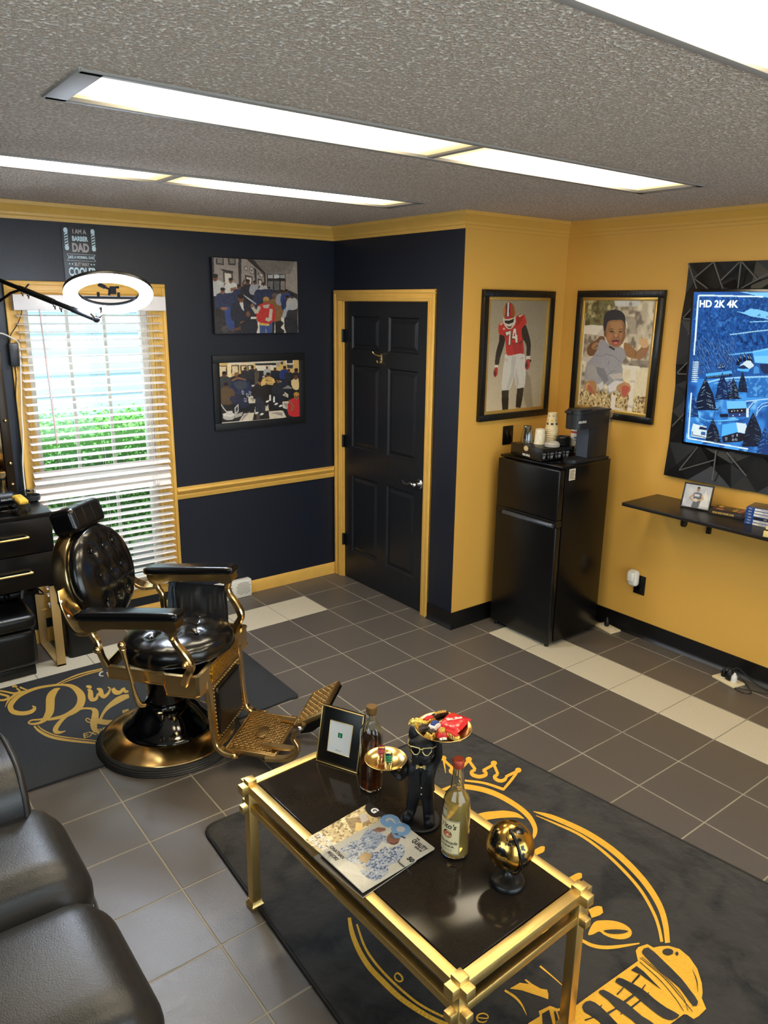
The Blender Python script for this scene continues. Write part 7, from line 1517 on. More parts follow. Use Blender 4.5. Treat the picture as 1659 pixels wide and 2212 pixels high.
# backrest
th_ = R(15); nb = Vector((math.cos(th_), 0, math.sin(th_))); ub = Vector((-math.sin(th_), 0, math.cos(th_))); Cb = Vector((-.292, 0, .818))
Mb = Matrix((Vector((0, 1, 0)), ub, nb)).transposed().to_4x4(); Mb.translation = Cb
BB_ = [(x, y) for x in (-.085, 0, .085) for y in (-.115, 0, .115)]
seams = [(x, -.115, x + .0, .0) for x in (-.085, 0, .085)] + [(x, 0, x, .115) for x in (-.085, 0, .085)] + [(x, .115, x * 1.3, .20) for x in (-.085, 0, .085)] + [(x, -.115, x * 1.3, -.20) for x in (-.085, 0, .085)]
b, rows = tuft(.222, .062, .03, BB_, dd=.013, seams=seams); mb = MB(); mb.add([tuple(Mb @ Vector(v)) for v in b.v], b.f); bk = obj('backrest', mb, M_bleather, t, smooth=70)
zf = lambda x, y: (.062 * math.cos(math.asin(min(1, (math.hypot(x, y) / .222) ** (1 / .92)))) ** .55 + .012) - .0130
add_buttons(bk, BB_, Mb, zf)
mb = MB(); mb.lathe([(.224, -.078), (.232, -.078), (.236, -.070), (.236, -.012), (.232, -.004), (.224, -.004)], 72, Mb, cap=False); mb.lathe([(0, -.070), (.226, -.070)], 72, Mb, cap=False); obj('back_hoop', mb, M_brass, t, smooth=30)
# headrest
mb = MB(); cushion((.125, .240, .115), 18, .22, 0, mb, Matrix.Translation((-.382, 0, 1.072)) @ Matrix.Rotation(R(-18), 4, 'Y'))
hr = obj('headrest', mb, M_bleather, t, smooth=70)
mb = MB()
for y in (-.092, -.032, .032, .092):
    k = .5 if abs(y) < .1 else .46
    sec = [(sx_ * (.0625 - .0253) + .0253 * math.cos(R(a0 + da)), sz_ * (.0575 - .0253) + .0253 * math.sin(R(a0 + da))) for sx_, sz_, a0 in ((1, 1, 0), (-1, 1, 90), (-1, -1, 180), (1, -1, 270)) for da in (0, 22, 45, 68, 90)]
    mb.tube([tuple(Matrix.Translation((-.382, 0, 1.072)) @ Matrix.Rotation(R(-18), 4, 'Y') @ Vector((a, y, c_))) for a, c_ in sec], .0016, 6, closed=True)
obj('seam', mb, M_bleather, hr)
mb = MB(); mb.bb(-.385, -.360, -.03, .03, .985, 1.04, .004); mb.box((-.352, 0, .95), (.012, .05, .16), .003, rot=Matrix.Rotation(R(-15), 4, 'Y')); obj('headrest_bracket', mb, M_brass, t)
def bolt(mb, p, s_, r_=.013):
    mb.cyl((p[0], p[1], p[2]), (p[0], p[1] + s_ * .010, p[2]), r_, r_ * .9, 18, bev=.002); mb.cyl((p[0], p[1] + s_ * .008, p[2]), (p[0], p[1] + s_ * .014, p[2]), r_ * .5, seg=12, bev=.001)
for s_ in (-1, 1):
    # arm
    Ma = Matrix.Translation((.008, s_ * .292, .752)) @ Matrix.Rotation(R(-5), 4, 'Y')
    mb = MB(); cushion((.475, .084, .038), 22, .40, .004, mb, Ma); obj('arm_pad', mb, M_bleather, t, smooth=70)
    mb = MB(); cs = []
    prof = [(-.218, -.016), (.218, -.016), (.226, -.034), (.226, -.056), (.208, -.068), (.175, -.066), (.150, -.054), (-.110, -.054), (-.145, -.066), (-.185, -.072), (-.210, -.056), (-.218, -.034)]
    mb.prism(prof, .074, Ma @ plane_M((0, .037, .004), (1, 0, 0), (0, 0, 1))); rail = obj('arm_rail', mb, M_brass, t, smooth=40)
    # front post of the arm
    mb = MB(); y = s_ * .290
    mb.tube([(.205, y, .705), (.200, y, .672), (.212, y - s_ * .002, .640), (.240, y - s_ * .004, .600), (.262, y - s_ * .008, .562), (.268, y - s_ * .010, .530), (.250, y - s_ * .012, .495), (.232, y - s_ * .024, .450)], [1, .9, .9, 1.05, 1.1, 1.0, 1.1, 1.2], rect=(.030, .034), sm=5, up=(0, 1, 0))
    fp = obj('arm_post', mb, M_brass, t, smooth=40)
    mb = MB(); bolt(mb, (.203, y + s_ * .014, .668), s_, .012); obj('bolt', mb, M_brass, fp); mb = MB(); bolt(mb, (.256, y + s_ * .010, .556), s_, .017); mb.sph((.256, y + s_ * .022, .556), .011, 14); obj('bolt', mb, M_brass, fp)
    # rear knuckle and post
    mb = MB(); mb.tube([(-.180, y, .700), (-.178, y, .668), (-.168, y, .640), (-.150, y, .612), (-.146, y, .580), (-.140, y - s_ * .008, .540), (-.128, y - s_ * .020, .495)], [1, 1, .8, .8, .9, .8, .9], rect=(.030, .032), sm=5, up=(0, 1, 0)); rp = obj('rear_post', mb, M_brass, t, smooth=40)
    mb = MB(); bolt(mb, (-.178, y + s_ * .013, .668), s_, .012); obj('bolt', mb, M_brass, rp); mb = MB(); mb.sph((-.150, y + s_ * .006, .580), .019, 18); obj('ball_joint', mb, M_brass, rp)
    # link to the back
    mb = MB(); mb.tube([(-.338, s_ * .245, .815), (-.328, s_ * .250, .765), (-.308, s_ * .256, .715), (-.280, s_ * .262, .678), (-.235, s_ * .275, .650), (-.180, s_ * .286, .650)], [.9, 1.1, 1.1, 1.4, 1.7, 1.2], rect=(.012, .038), sm=5, up=(0, 1, 0)); lk = obj('back_link', mb, M_brass, t, smooth=40)
    for (a, c_) in ((-.328, .765), (-.300, .700)): mb = MB(); bolt(mb, (a, s_ * .258, c_), s_, .013); obj('bolt', mb, M_chrome, lk)
    # legrest rail
    mb = MB(); mb.tube([(.275, s_ * .178, .465), (.290, s_ * .178, .400), (.298, s_ * .178, .300), (.306, s_ * .178, .190), (.318, s_ * .178, .115), (.350, s_ * .178, .082), (.400, s_ * .178, .072), (.425, s_ * .178, .074)], [1.1, 1.1, 1, .9, 1, 1.1, 1, 1], rect=(.022, .034), sm=5, up=(0, 1, 0)); lr = obj('legrest_rail', mb, M_brass, t, smooth=40)
    mb = MB(); bolt(mb, (.405, s_ * .190, .073), s_, .013); obj('bolt', mb, M_brass, lr)
    # toe bracket up to the folding plate
    mb = MB(); mb.tube([(.545, s_ * .165, .070), (.600, s_ * .166, .072), (.650, s_ * .166, .082), (.685, s_ * .166, .110), (.690, s_ * .164, .150), (.672, s_ * .162, .185), (.690, s_ * .160, .222), (.715, s_ * .158, .240)], [1.3, 1.1, 1.2, 1.2, .9, .8, .8, .9], rect=(.020, .030), sm=5, up=(0, 1, 0)); tb = obj('toe_bracket', mb, M_brassd, t, smooth=40)
    mb = MB(); bolt(mb, (.704, s_ * .168, .236), s_, .013); obj('bolt', mb, M_chrome, tb)
# seat frame: shallow brass tub round the seat, deeper boxed corners in front
mb = MB(); path = [(-.172, .12), (-.178, 0), (-.172, -.12), (-.160, -.225), (-.130, -.262), (.040, -.266), (.130, -.268), (.150, -.284), (.285, -.282), (.297, -.270), (.297, 0), (.297, .270), (.285, .282), (.150, .284), (.130, .268), (.040, .266), (-.130, .262), (-.160, .225)]
n_ = len(path); zlo = [.430 if p[0] < .14 else .392 for p in path]; inn = [(p[0] * .95 if p[0] < 0 else p[0] - .012 * (p[0] > .28), p[1] * .955) for p in path]
vs = []
for i, p in enumerate(path): vs += [(p[0], p[1], zlo[i] + .006), (p[0] * 1.0, p[1] * 1.0, .478), (p[0] * 1.012, p[1] * 1.012, .482), (p[0] * 1.012, p[1] * 1.012, .490), (inn[i][0], inn[i][1], .492), (inn[i][0], inn[i][1], zlo[i]), (p[0] * 1.012, p[1] * 1.012, zlo[i]), (p[0] * 1.012, p[1] * 1.012, zlo[i] + .006)]
fs = []
for i in range(n_):
    j = (i + 1) % n_
    for k in range(8): l = (k + 1) % 8; fs.append((i * 8 + k, j * 8 + k, j * 8 + l, i * 8 + l))
mb.add(vs, fs); obj('seat_frame', mb, M_brass, t, smooth=25)
M_orn = mat('hammered_gold', (222, 172, 62), .30, 1.0, bump=1.0, bscale=70, det=2)
mb = MB(); mb.bb(.2975, .303, -.150, .150, .405, .478, .002)
orn = obj('ornamental_plate', mb, M_orn, t)
# legrest panel
Mp = Matrix.Translation((.300, 0, .245)) @ Matrix.Rotation(R(-3), 4, 'Y')
mb = MB(); b2 = MB()
for (y0, y1, z0, z1) in ((-.160, .160, .115, .140), (-.160, .160, -.140, -.115), (-.160, -.132, -.115, .115), (.132, .160, -.115, .115)): b2.bb(-.004, .008, y0, y1, z0, z1, .002)
mb.add(b2.v, b2.f, 0, Mp); fr_ = obj('legrest_frame', mb, M_brassd, t)
mb = MB(); b2 = MB()
for k in range(14):
    for s_ in (-1, 1): b2.sph((.009, s_ * .146, -.125 + k * .0192), .0035, 8)
for k in range(13):
    for s_ in (-1, 1): b2.sph((.009, -.130 + k * .0217, s_ * .128), .0035, 8)
mb.add(b2.v, b2.f, 0, Mp); h = obj('rivets', mb, M_brass, fr_); h['kind'] = 'stuff'
mb = MB(); b2 = MB(); cushion((.030, .262, .228), 14, .35, 0, b2); mb.add(b2.v, b2.f, 0, Mp @ Matrix.Translation((.006, 0, 0))); obj('legrest_pad', mb, M_bleather, t, smooth=70)
# footplate with pierced pattern
def grate(name, Mx, L, W_, th, m):
    mb = MB(); b2 = MB(); b2.bb(0, L, -W_ / 2, W_ / 2, -th, -th * .35, .003)
    for (x0, x1, y0, y1) in ((0, L, -W_ / 2, -W_ / 2 + .008), (0, L, W_ / 2 - .008, W_ / 2), (0, .008, -W_ / 2, W_ / 2), (L - .008, L, -W_ / 2, W_ / 2)): b2.bb(x0, x1, y0, y1, -th, .002, .002)
    mb.add(b2.v, b2.f, 0, Mx); pl_ = obj(name, mb, m, t)
    mb = MB(); b2 = MB(); nx, ny = int(L / .0145), int(W_ / .034)
    for i in range(nx):
        for j in range(ny):
            cx, cy = .012 + (i + .5) * (L - .024) / nx, -W_ / 2 + .014 + (j + .5 + (.5 if i % 2 else 0)) * (W_ - .03) / ny
            if abs(cy) > W_ / 2 - .014: continue
            hw_, hl_ = .0052, .0130
            pts = [(cx - hw_, cy - hl_ * .6, 0), (cx, cy - hl_, 0), (cx + hw_, cy - hl_ * .6, 0), (cx + hw_, cy + hl_ * .6, 0), (cx, cy + hl_, 0), (cx - hw_, cy + hl_ * .6, 0)]
            b2.tube(pts, .0017, 5, closed=True)
    mb.add(b2.v, b2.f, 0, Mx); tr = obj('tread_pattern', mb, m, pl_); return pl_
pl_ = grate('footplate', Matrix.Translation((.352, 0, .092)) @ Matrix.Rotation(R(2), 4, 'Y'), .235, .335, .020, M_brassd)
mb = MB(); mb.lathe([(0, 0), (.034, 0), (.038, .004), (.032, .006), (0, .006)], 28, Matrix.Translation((.47, 0, .088)) @ Matrix.Diagonal((.7, 1.3, 1, 1)), cap=False); obj('oval_emblem', mb, M_brassd, pl_, smooth=30)
for s_ in (-1, 1):
    mb = MB(); mb.prism([(.50, 0), (.60, -.012), (.66, -.006), (.66, .020), (.58, .024), (.52, .014)], .012, Matrix.Translation((0, s_ * .120, .092)) @ Matrix.Diagonal((1, s_ * -1, 1, 1))); obj('hinge_tab', mb, M_brassd, pl_)
pf_ = grate('toe_plate', Matrix.Translation((.668, 0, .236)) @ Matrix.Rotation(R(-31), 4, 'Y'), .150, .305, .018, M_brassd)
mb = MB(); b2 = MB(); b2.prism([(0, -.018), (.150, -.018), (.152, -.028), (.120, -.052), (.060, -.062), (.010, -.050)], .290, plane_M((0, .145, 0), (1, 0, 0), (0, 0, 1)))
mb.add(b2.v, b2.f, 0, Matrix.Translation((.668, 0, .236)) @ Matrix.Rotation(R(-31), 4, 'Y')); obj('toe_plate_back', mb, M_enamel, pf_, smooth=40)
# lever
mb = MB(); mb.tube([(-.015, -.325, .625), (-.012, -.325, .600), (.000, -.325, .540), (.012, -.322, .470), (.022, -.318, .400), (.034, -.310, .352), (.052, -.292, .340)], [.0150, .0125, .0085, .0085, .0110, .0135, .010], 14, sm=6); mb.sph((-.016, -.325, .628), .0175, 18); mb.sph((-.013, -.325, .606), .0150, 14); obj('hand_lever', mb, M_brass, t, smooth=50)
mb = MB(); mb.tube([(.052, -.292, .340), (.050, -.24, .350), (.04, -.16, .380), (.03, -.09, .385)], .011, 10, sm=5); obj('lever_shaft', mb, M_enamel, t)
# towel rod on the far arm
mb = MB(); mb.tube([(-.125, .300, .705), (-.112, .300, .690), (-.110, .300, .672), (-.095, .300, .668), (.195, .300, .676), (.196, .300, .700)], .0030, 8, sm=3); obj('towel_rod', mb, M_chrome, t)
# cape hanging on the rod
t = thing('barber_cape', 'black barber cape draped over the rod of the far armrest', 'cape', (BC[0], BC[1], 0), BH)
M_cloth = mat('black_cape_cloth', (15, 16, 20), .55, bump=.1, bscale=90, sheen=.3); M_lining = mat('grey_cape_lining', (70, 80, 92), .6)
def drape(s0, s1, tt, ztop, zbot, side, ph, m, name):
    mb = MB(); nu, nv = 56, 24; vs = []
    for j in range(nv + 1):
        v = j / nv
        for i in range(nu + 1):
            u = i / nu; fold = .009 * math.sin(u * 10 + ph + v * 2.2) + .005 * math.sin(u * 23 + ph * 2 - v * 3.5) + .003 * math.sin(u * 37 + v * 5) + .012 * v * math.sin(u * 9 + ph)
            z_ = ztop + (zbot - ztop) * v + .008 * math.sin(u * 11 + ph) * v; s_ = s0 + (s1 - s0) * u + .010 * (u - .5) * v * 2
            y_ = tt + side * (.004 + .012 * min(1, v * 6) + .012 * v) + fold * min(1, v * 4)
            if v == 0: y_ = tt
            vs.append((s_, y_, z_ + .003))
    mb.add(vs, [(j * (nu + 1) + i, j * (nu + 1) + i + 1, (j + 1) * (nu + 1) + i + 1, (j + 1) * (nu + 1) + i) for j in range(nv) for i in range(nu)]); h = obj(name, mb, m, t, smooth=80)
    sd = h.modifiers.new('thick', 'SOLIDIFY'); sd.thickness = .002; return h
drape(-.088, .185, .300, .676, .430, -1, .6, M_cloth, 'front_fall'); drape(-.105, .175, .300, .676, .450, 1, 2.2, M_cloth, 'back_fall'); drape(-.108, -.070, .292, .680, .520, -1, 1.2, M_lining, 'turned_edge')

# ================================================================== sofa
M_sofa = mat('soft_black_leather', (32, 31, 32), .37, bump=.10, bscale=240, spec=.7, det=8, rvar=.05, vscale=4)
M_piping = mat('sofa_piping', (60, 58, 58), .4)
t = thing('sofa', 'black leather sofa along the left edge with puffy seat cushions', 'sofa', (-2.75, -2.65, 0))
def L_(x, y, z): return (x + 2.75, y + 2.65, z)
mb = MB(); mb.bb(-.52, .50, -1.10, 1.08, .05, .26, .03); obj('base', mb, M_sofa, t)
for k, (y0, y1) in enumerate(((-2.166, -1.690), (-2.700, -2.176), (-3.24, -2.710))):
    mb = MB(); cy = (y0 + y1) / 2 + 2.65
    cushion((.92, y1 - y0, .25), 22, .48, .034, mb, Matrix.Translation((.100, cy, .352)))
    sc_ = obj('seat_cushion', mb, M_sofa, t, smooth=80)
    mb = MB(); q = smoothpts([(.100 + a * .458, cy + b_ * (y1 - y0) / 2) for a, b_ in ((-1, -1), (.75, -1), (.93, -.93), (1, -.6), (1, .6), (.93, .93), (.75, 1), (-1, 1))], 6, True)
    mb.tube([(p[0], p[1], .300) for p in q], .005, 8, closed=True); obj('piping', mb, M_piping, sc_)
mb = MB(); mb.bb(-.50, .46, .92, 1.16, .05, .44, .04); obj('arm_base', mb, M_sofa, t)
mb = MB(); secs = [(-.49, 1), (-.3, 1.0), (0, 1.01), (.3, 1.0), (.443, 1.0), (.457, .985), (.465, .90), (.471, .6), (.474, .2)]; prf = smoothpts([(a * .188, b_ * .135) for a, b_ in ((-1, -.2), (-.93, .5), (-.6, .93), (0, 1.03), (.6, .93), (.93, .5), (1, -.2), (.85, -.85), (0, -1), (-.85, -.85))], 5, True); kk = len(prf)
mb.add([(x_q, 1.02 + p[0] * s_q, .50 + p[1] * s_q) for x_q, s_q in secs for p in prf], [(i * kk + j, i * kk + (j + 1) % kk, (i + 1) * kk + (j + 1) % kk, (i + 1) * kk + j) for i in range(len(secs) - 1) for j in range(kk)] + [tuple(range(kk)), tuple((len(secs) - 1) * kk + j for j in range(kk))]); ap = obj('arm_cushion', mb, M_sofa, t, smooth=80)
mb = MB(); q = [(1.02 + p[0] * 1.01, .50 + p[1] * 1.01) for p in prf]
mb.tube([(.449, p[0], p[1]) for p in q], .0055, 8, closed=True, up=(1, 0, 0)); obj('piping', mb, M_piping, ap)
for (a, b_) in ((-.45, -1.0), (-.45, 1.0), (.40, -1.0), (.40, 1.0)): mb = MB(); mb.cyl((a, b_, 0.0005), (a, b_, .06), .022, .028, 12); obj('foot', mb, M_black, t)
mb = MB(); cushion((.30, 2.1, .55), 16, .35, 0, mb, Matrix.Translation((-.47, -.03, .62))); obj('back_cushion', mb, M_sofa, t, smooth=80)

# ================================================================== barber station
t = thing('barber_station', 'black two-drawer cabinet with gold handles and a gold sled leg left of the window', 'cabinet', (-2.30, .385, 0))
M_cab = mat('black_cabinet_lacquer', (14, 14, 16), .28); M_leg = mat('champagne_gold_paint', (196, 164, 108), .35, .3)
mb = MB(); mb.bb(-.78, .632, -.192, .192, .500, .892); obj('carcass', mb, M_cab, t)
mb = MB(); mb.bb(-.79, .640, -.200, .195, .893, .912, .002); obj('top_board', mb, M_cab, t)
for (z0, z1, hz) in ((.700, .888, .800), (.503, .694, .602)):
    for (x0, x1) in ((-.10, .630), (-.775, -.105)):
        mb = MB(); mb.bb(x0, x1, -.212, -.193, z0, z1, .002); dr = obj('drawer', mb, M_cab, t)
        xc = (x0 + x1) / 2; mb = MB(); xe = x1 - .135 if x1 > .5 else x1 - .10; xs_ = x0 + .10
        mb.tube([(xs_, -.212, hz), (xs_ + .004, -.236, hz), (xs_ + .03, -.244, hz), (xe - .03, -.244, hz), (xe - .004, -.238, hz), (xe, -.212, hz)], .0058, 10, sm=4); mb.sph((xe, -.236, hz), .009, 12); mb.sph((xs_, -.236, hz), .009, 12); obj('handle', mb, M_brushed, dr)
for x0 in (.585, -.775):
    mb = MB()
    for q in ((-.192, -.180, 0, .5), (.180, .192, 0, .5), (-.192, .192, .0005, .012), (-.192, .192, .488, .5)): mb.bb(x0, x0 + .047, q[0], q[1], q[2], q[3], .001)
    obj('sled_leg', mb, M_leg, t)
CT = .912
def on_top(x, y, z=CT): return onz(x, y, z)
# mirror leaning on the wall
t = thing('wall_mirror', 'dark framed mirror at the left edge above the black cabinet', 'mirror', (-2.30, YA - .03, CT))
mb = MB(); picframe(mb, 1.10, 1.0, .045, .028, lambda u, v, w_: (u, -w_, v + .50), 0); obj('mirror_frame', mb, mat('bronze_black_frame', (44, 34, 24), .3, .4), t)
mb = MB(); mb.bb(-.51, .51, -.010, -.004, .04, .96); obj('mirror_glass', mb, mat('mirror_silver', (92, 76, 56), .06, 1.0), t)
for zz in (.46, .22, .10):
    mb = MB(); mb.sph((.53, -.034, zz), .010, 12); obj('frame_knob', mb, M_brass, t)
# items on the cabinet
p = on_top(62, 1076); t = thing('black_bowl', 'shallow black round dish on the right back of the cabinet', 'bowl', (p[0], min(p[1], .50), CT))
mb = MB(); mb.lathe([(0, 0), (.040, 0), (.048, .006), (.050, .030), (.047, .032), (.044, .012), (0, .008)], 32, cap=False); obj('dish', mb, mat('charcoal_ceramic', (44, 46, 50), .4), t)
p = on_top(50, 1112); t = thing('clear_comb_box', 'clear plastic box with a small black comb inside, right of the tray', 'box', (p[0], p[1], CT), R(6))
mb = MB(); mb.bb(-.034, .034, -.026, .026, 0, .003); 
for q in ((-.034, -.032, -.026, .026), (.032, .034, -.026, .026), (-.034, .034, -.026, -.024), (-.034, .034, .024, .026)): mb.bb(q[0], q[1], q[2], q[3], 0, .062)
obj('box_wall', mb, M_clearp, t)
mb = MB(); mb.bb(-.016, .020, -.014, -.008, .003, .026, .001)
for k in range(5): mb.bb(-.013 + k * .007, -.010 + k * .007, -.013, -.009, .026, .044)
obj('comb', mb, M_black, t)
q = on_top(50, 1092, CT + .075); t = thing('yellow_hair_brush', 'yellow brush with black bands lying on the clear box', 'brush', (p[0], p[1] + .03, CT + .064), R(8))
mb = MB(); cushion((.052, .105, .026), 10, .4, .004, mb, Matrix.Translation((0, 0, .012)) @ Matrix.Rotation(R(8), 4, 'X')); obj('brush_body', mb, mat('yellow_bristle', (222, 176, 62), .7, bump=.8, bscale=120, var=.2, vscale=60), t, smooth=60)
mb = MB()
for k in range(3):
    yy = .010 + k * .012; mb.tube([(-.027, yy, .012), (-.022, yy, .024), (0, yy, .030), (.022, yy, .024), (.027, yy, .012)], .0018, 6, sm=3)
obj('black_band', mb, M_black, t)
p = on_top(14, 1112); t = thing('clipper_tray', 'black divided tray with clear edges at the front of the cabinet', 'tray', (p[0] - .02, p[1] + .01, CT), R(3))
mb = MB(); mb.bb(-.10, .065, -.05, .05, 0, .004)
for q in ((-.10, .065, -.05, -.046), (-.10, .065, .046, .05), (-.10, -.096, -.05, .05), (.061, .065, -.05, .05)): mb.bb(q[0], q[1], q[2], q[3], 0, .034, .001)
obj('tray_body', mb, M_blackgloss, t)
for xx in (-.045, -.005, .035):
    mb = MB(); mb.bb(xx - .001, xx + .001, -.046, .046, .004, .035); obj('divider', mb, M_clearp, t)
p = on_top(12, 1085); t = thing('clipper_stand', 'rounded black charging stand with white lettering behind the tray', 'stand', (p[0] - .03, p[1] + .02, CT))
mb = MB(); cushion((.17, .13, .060), 14, .45, .006, mb, Matrix.Translation((0, 0, .030))); sb_ = obj('stand_body', mb, mat('navy_black_plastic', (30, 34, 42), .35), t, smooth=70)
mb = MB(); text(mb, 'BaBylissPRO', plane_M((.030, -.0656, .024), (1, 0, 0), (0, 0, 1)), .013, 0, xs=.9); obj('lettering', mb, M_gwhite, sb_, smooth=0)
t = thing('gold_trimmer', 'polished gold hair trimmer standing in the black stand', 'trimmer', (p[0] - .005, p[1] + .01, CT + .040))
mb = MB(); b2 = MB(); b2.lathe([(0, -.005), (.011, 0), (.017, .018), (.0185, .050), (.017, .085), (.016, .095)], 24, Matrix.Diagonal((1, .8, 1, 1)), cap=False); mb.add(b2.v, b2.f, 0, Matrix.Rotation(R(10), 4, 'X')); obj('trimmer_body', mb, M_brass, t, smooth=60)
mb = MB(); b2 = MB(); b2.lathe([(.0165, .094), (.0165, .104), (.014, .108)], 24, Matrix.Diagonal((1, .8, 1, 1))); mb.add(b2.v, b2.f, 0, Matrix.Rotation(R(10), 4, 'X')); obj('collar', mb, M_black, t)
mb = MB(); b2 = MB(); b2.prism([(-.014, .107), (.014, .107), (.020, .122), (.020, .138), (-.020, .138), (-.018, .122)], .014, plane_M((0, .007, 0), (1, 0, 0), (0, 0, 1)));
for k in range(9): b2.bb(-.018 + k * .0042, -.016 + k * .0042, -.004, .0, .138, .143)
mb.add(b2.v, b2.f, 0, Matrix.Rotation(R(10), 4, 'X')); obj('blade_head', mb, M_brass, t)
p = on_top(31, 1050); t = thing('glass_jar', 'small clear jar with a silver lid behind the stand', 'jar', (p[0], min(p[1], .52), CT))
mb = MB(); mb.lathe([(0, 0), (.022, 0), (.024, .003), (.024, .050), (0, .050)], 24, cap=False); obj('jar_glass', mb, M_clearp, t); mb = MB(); mb.cyl((0, 0, .050), (0, 0, .064), .0245, seg=24, bev=.002); obj('lid', mb, M_chrome, t)
# below the cabinet
t = thing('leather_ottoman', 'black leather box stool tucked under the cabinet', 'ottoman', (-2.12, .33, 0))
mb = MB(); cushion((.62, .34, .225), 16, .16, 0, mb, Matrix.Translation((0, 0, .165))); obj('stool_body', mb, M_leather, t, smooth=70)
mb = MB(); cushion((.635, .355, .085), 16, .35, .008, mb, Matrix.Translation((0, 0, .318))); obj('stool_top', mb, M_leather, t, smooth=70)
mb = MB(); mb.bb(-.29, .29, -.15, .15, 0.0005, .055, .004); obj('plinth', mb, M_black, t)
t = thing('waste_bin', 'black plastic bin on the pale tiles behind the barber chair', 'bin', (-1.545, .385, 0))
mb = MB(); mb.prism(roundrect([(-.085, -.125), (.085, -.125), (.085, .125), (-.085, .125)], .03), .30, None, 0, .0005); obj('bin_body', mb, mat('bin_black', (18, 18, 20), .4), t, smooth=40); mb = MB(); mb.prism(roundrect([(-.090, -.130), (.090, -.130), (.090, .130), (-.090, .130)], .03), .02, None, 0, .30); obj('rim', mb, M_black, t, smooth=40)
t = thing('power_strip', 'black power strip with tangled plugs and cables under the cabinet', 'power strip', (-1.80, .45, .372))
mb = MB(); mb.bb(-.16, .08, -.03, .03, 0.002, .035, .004); obj('strip_body', mb, M_black, t)
for k in range(4): mb = MB(); mb.bb(-.13 + k * .05, -.10 + k * .05, -.02, .012, .035, .075, .004); obj('plug', mb, M_black, t)
rr = random.Random(3)
for k in range(5):
    x0 = -.12 + k * .045; mb = MB(); mb.tube([(x0, -.005, .075), (x0 + rr.uniform(-.04, .06), -.05, .085), (x0 + rr.uniform(-.08, .10), -.12, .050 + rr.uniform(0, .03)), (x0 + rr.uniform(-.1, .12), -.09, .02), (x0 + rr.uniform(-.05, .10), .02, .055)], .0045, 7, sm=7); h = obj('cable', mb, M_black if k != 2 else mat('grey_cable', (150, 150, 150), .4), t)

# ================================================================== ring light on its arm
rcn = Vector((-1.382, -.187, 2.056)); vdir = Vector((CAM[0] - rcn.x, CAM[1] - rcn.y, 0)).normalized()
nrm = (vdir * .42 + Vector((0, 0, -1)) * .907).normalized(); x_, y_, d_ = frame(nrm)
t = thing('ring_light', 'glowing white ring light on a black folding arm before the window', 'ring light', tuple(rcn))
Mr = Matrix((x_, y_, d_)).transposed().to_4x4()
def torus_sec(sec, seg=96):
    b = MB(); vs = []; fs = []; n = len(sec)
    for i in range(seg):
        a = 2 * PI * i / seg
        for (r_, z_) in sec: vs.append((r_ * math.cos(a), r_ * math.sin(a), z_))
    for i in range(seg):
        j = (i + 1) % seg
        for k in range(n): l = (k + 1) % n; fs.append((i * n + k, j * n + k, j * n + l, i * n + l))
    mb_ = MB(); mb_.add(vs, fs, 0, Mr); return mb_
obj('ring_housing', torus_sec([(.142, -.012), (.206, -.012), (.208, -.004), (.206, .004), (.142, .004), (.140, -.004)]), M_black, t)
obj('light_ring', torus_sec([(.143, .005), (.205, .005), (.206, .012), (.200, .022), (.188, .027), (.162, .027), (.149, .022), (.142, .012)]), emis('ring_glow', (222, 236, 255), 66.0), t)
down = (Vector((0, 0, -1)) - nrm * Vector((0, 0, -1)).dot(nrm)).normalized(); side = nrm.cross(down).normalized()
if side.dot(Vector((1, 0, 0))) < 0: side = -side
mb = MB(); tv = -down       # bar across the ring, nearer the camera side
bl0 = vdir * .06
cb0 = down * .070 - nrm * .006; b0 = side * -.118 + cb0; b1 = side * .124 + cb0
mb.tube([tuple(b0), tuple(side * -.07 + cb0), tuple(side * .05 + cb0), tuple(b1)], 1, rect=(.026, .012)); 
for o_ in (-.050, .045): mb.cyl(side * o_ + cb0, side * o_ + cb0 + Vector((0, 0, .026)), .007, seg=10)
M_holder = mat('matte_black_holder', (5, 5, 6), .85, spec=.1); obj('cross_bar', mb, M_holder, t)
mb = MB(); c1 = cb0 + Vector((0, 0, .010)); mb.tube([tuple(c1), tuple(c1 + Vector((.004, 0, .030))), tuple(c1 + side * -.022 + Vector((0, 0, .042)))], .006, 8); mb.box(tuple(c1 + side * -.030 + Vector((0, 0, .046))), (.034, .020, .018), .003, rot=Matrix.Rotation(R(25), 4, 'Y')); mb.box(tuple(c1 + side * .020 + Vector((0, 0, .026))), (.030, .014, .036), .003); mb.cyl(tuple(c1 + side * .034 + Vector((0, 0, .040))), tuple(c1 + side * .050 + Vector((0, 0, .040))), .006, seg=10); obj('phone_holder', mb, M_holder, t)
def rl(v): v = Vector([float(q) for q in v]); return v - rcn
A0 = rl((-1.735, .548, 2.125)); E0 = Vector(onpl(208, 689, tuple(rcn + Vector((0, .03, -.1))), (vdir.x, vdir.y, 0))) - rcn
J = lambda f: A0 + (E0 - A0) * f
mb = MB(); mb.cyl(J(.0), J(.30), .011, seg=16); mb.cyl(J(.26), J(.60), .015, seg=16); mb.cyl(J(.56), J(.80), .012, seg=16); mb.cyl(J(.78), J(.98), .0145, seg=16); mb.sph(J(1.0), .018, 14); arm = obj('extension_arm', mb, M_black, t)
for f in (.28, .34, .60, .66): mb = MB(); q = J(f) + Vector((0, -.010, -.018)); mb.sph(q, .0085, 10); mb.cyl(q, q + Vector((-.004, -.02, -.016)), .004, seg=8); obj('clamp_knob', mb, M_chrome, arm)
mb = MB(); q = J(.32); mb.tube([tuple(q + Vector((0, 0, .012))), tuple(q + Vector((.018, -.01, .034)))], .004, 8); obj('lock_lever', mb, M_black, arm)
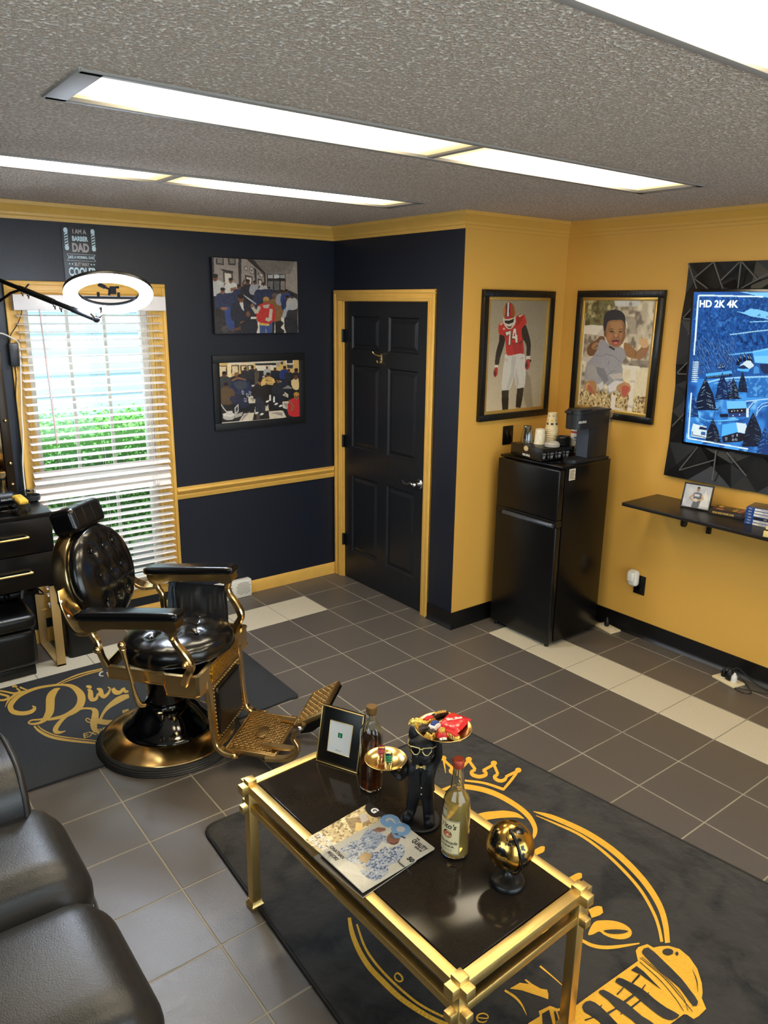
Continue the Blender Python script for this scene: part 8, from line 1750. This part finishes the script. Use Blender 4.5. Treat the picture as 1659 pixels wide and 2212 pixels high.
mb = MB(); mb.tube([tuple(J(1.0)), tuple(J(1.0) + Vector((.020, -.01, .022))), tuple(J(1.0) + Vector((.030, .015, .052)))], .009, 10, sm=3); mb.cyl(J(1.0) + Vector((0, 0, .002)), J(1.0) + Vector((-.03, -.01, .03)), .008, seg=10); obj('ball_head', mb, M_chrome, t)
mb = MB(); mp0 = rl((-1.738, .573, 2.06)); mb.box(tuple(mp0), (.034, .034, .190), .004); mount = obj('mount_plate', mb, M_black, t)
mb = MB(); mb.tube([tuple(mp0 + Vector((.01, -.016, -.055))), tuple(J(.17) + Vector((0, .0, -.040))), tuple(J(.27) + Vector((0, 0, -.006)))], .0075, 8); obj('lower_strut', mb, M_black, mount)
# power brick and cords on the window casing
def onA(x, y, d=.03): return Vector(ony(YA - d, x, y))
a = onA(17, 741, .032); b_ = onA(43, 791, .032); t = thing('power_adapter', 'black power brick hanging on the left window casing', 'adapter', ((a.x + b_.x) / 2, YA - .022, (a.z + b_.z) / 2))
mb = MB(); mb.box((0, -.010, 0), (abs(b_.x - a.x), .030, abs(a.z - b_.z)), .005); obj('brick', mb, mat('adapter_black', (30, 32, 38), .35), t)
adp = t
def adw(pts, r_, m):
    mb = MB(); mb.tube([tuple(onA(x, y, d) - adp.location) for (x, y, d) in pts], r_, 8, sm=6); obj('cord', mb, m, adp)
def wire(name, lab, pts, r_, m): mb = MB(); mb.tube([tuple(onA(x, y, d)) for (x, y, d) in pts], r_, 8, sm=6); return tag(obj(name, mb, m), lab, 'cord')
adw([(48, 662, .05), (44, 685, .05), (33, 708, .04), (24, 722, .034), (21, 741, .030)], .0022, M_black)
adw([(32, 790, .030), (35, 815, .028), (34, 860, .028), (40, 920, .028), (43, 990, .028), (46, 1030, .028), (52, 1066, .05)], .0026, M_black)
wire('white_cord', 'white cord hanging along the left edge of the blind', [(-6, 722, .05), (3, 720, .05), (20, 727, .045), (38, 738, .045), (43, 760, .045), (46, 850, .045), (47, 900, .045), (50, 940, .045), (49, 1000, .045), (54, 1055, .05), (56, 1070, .06)], .0040, M_white)
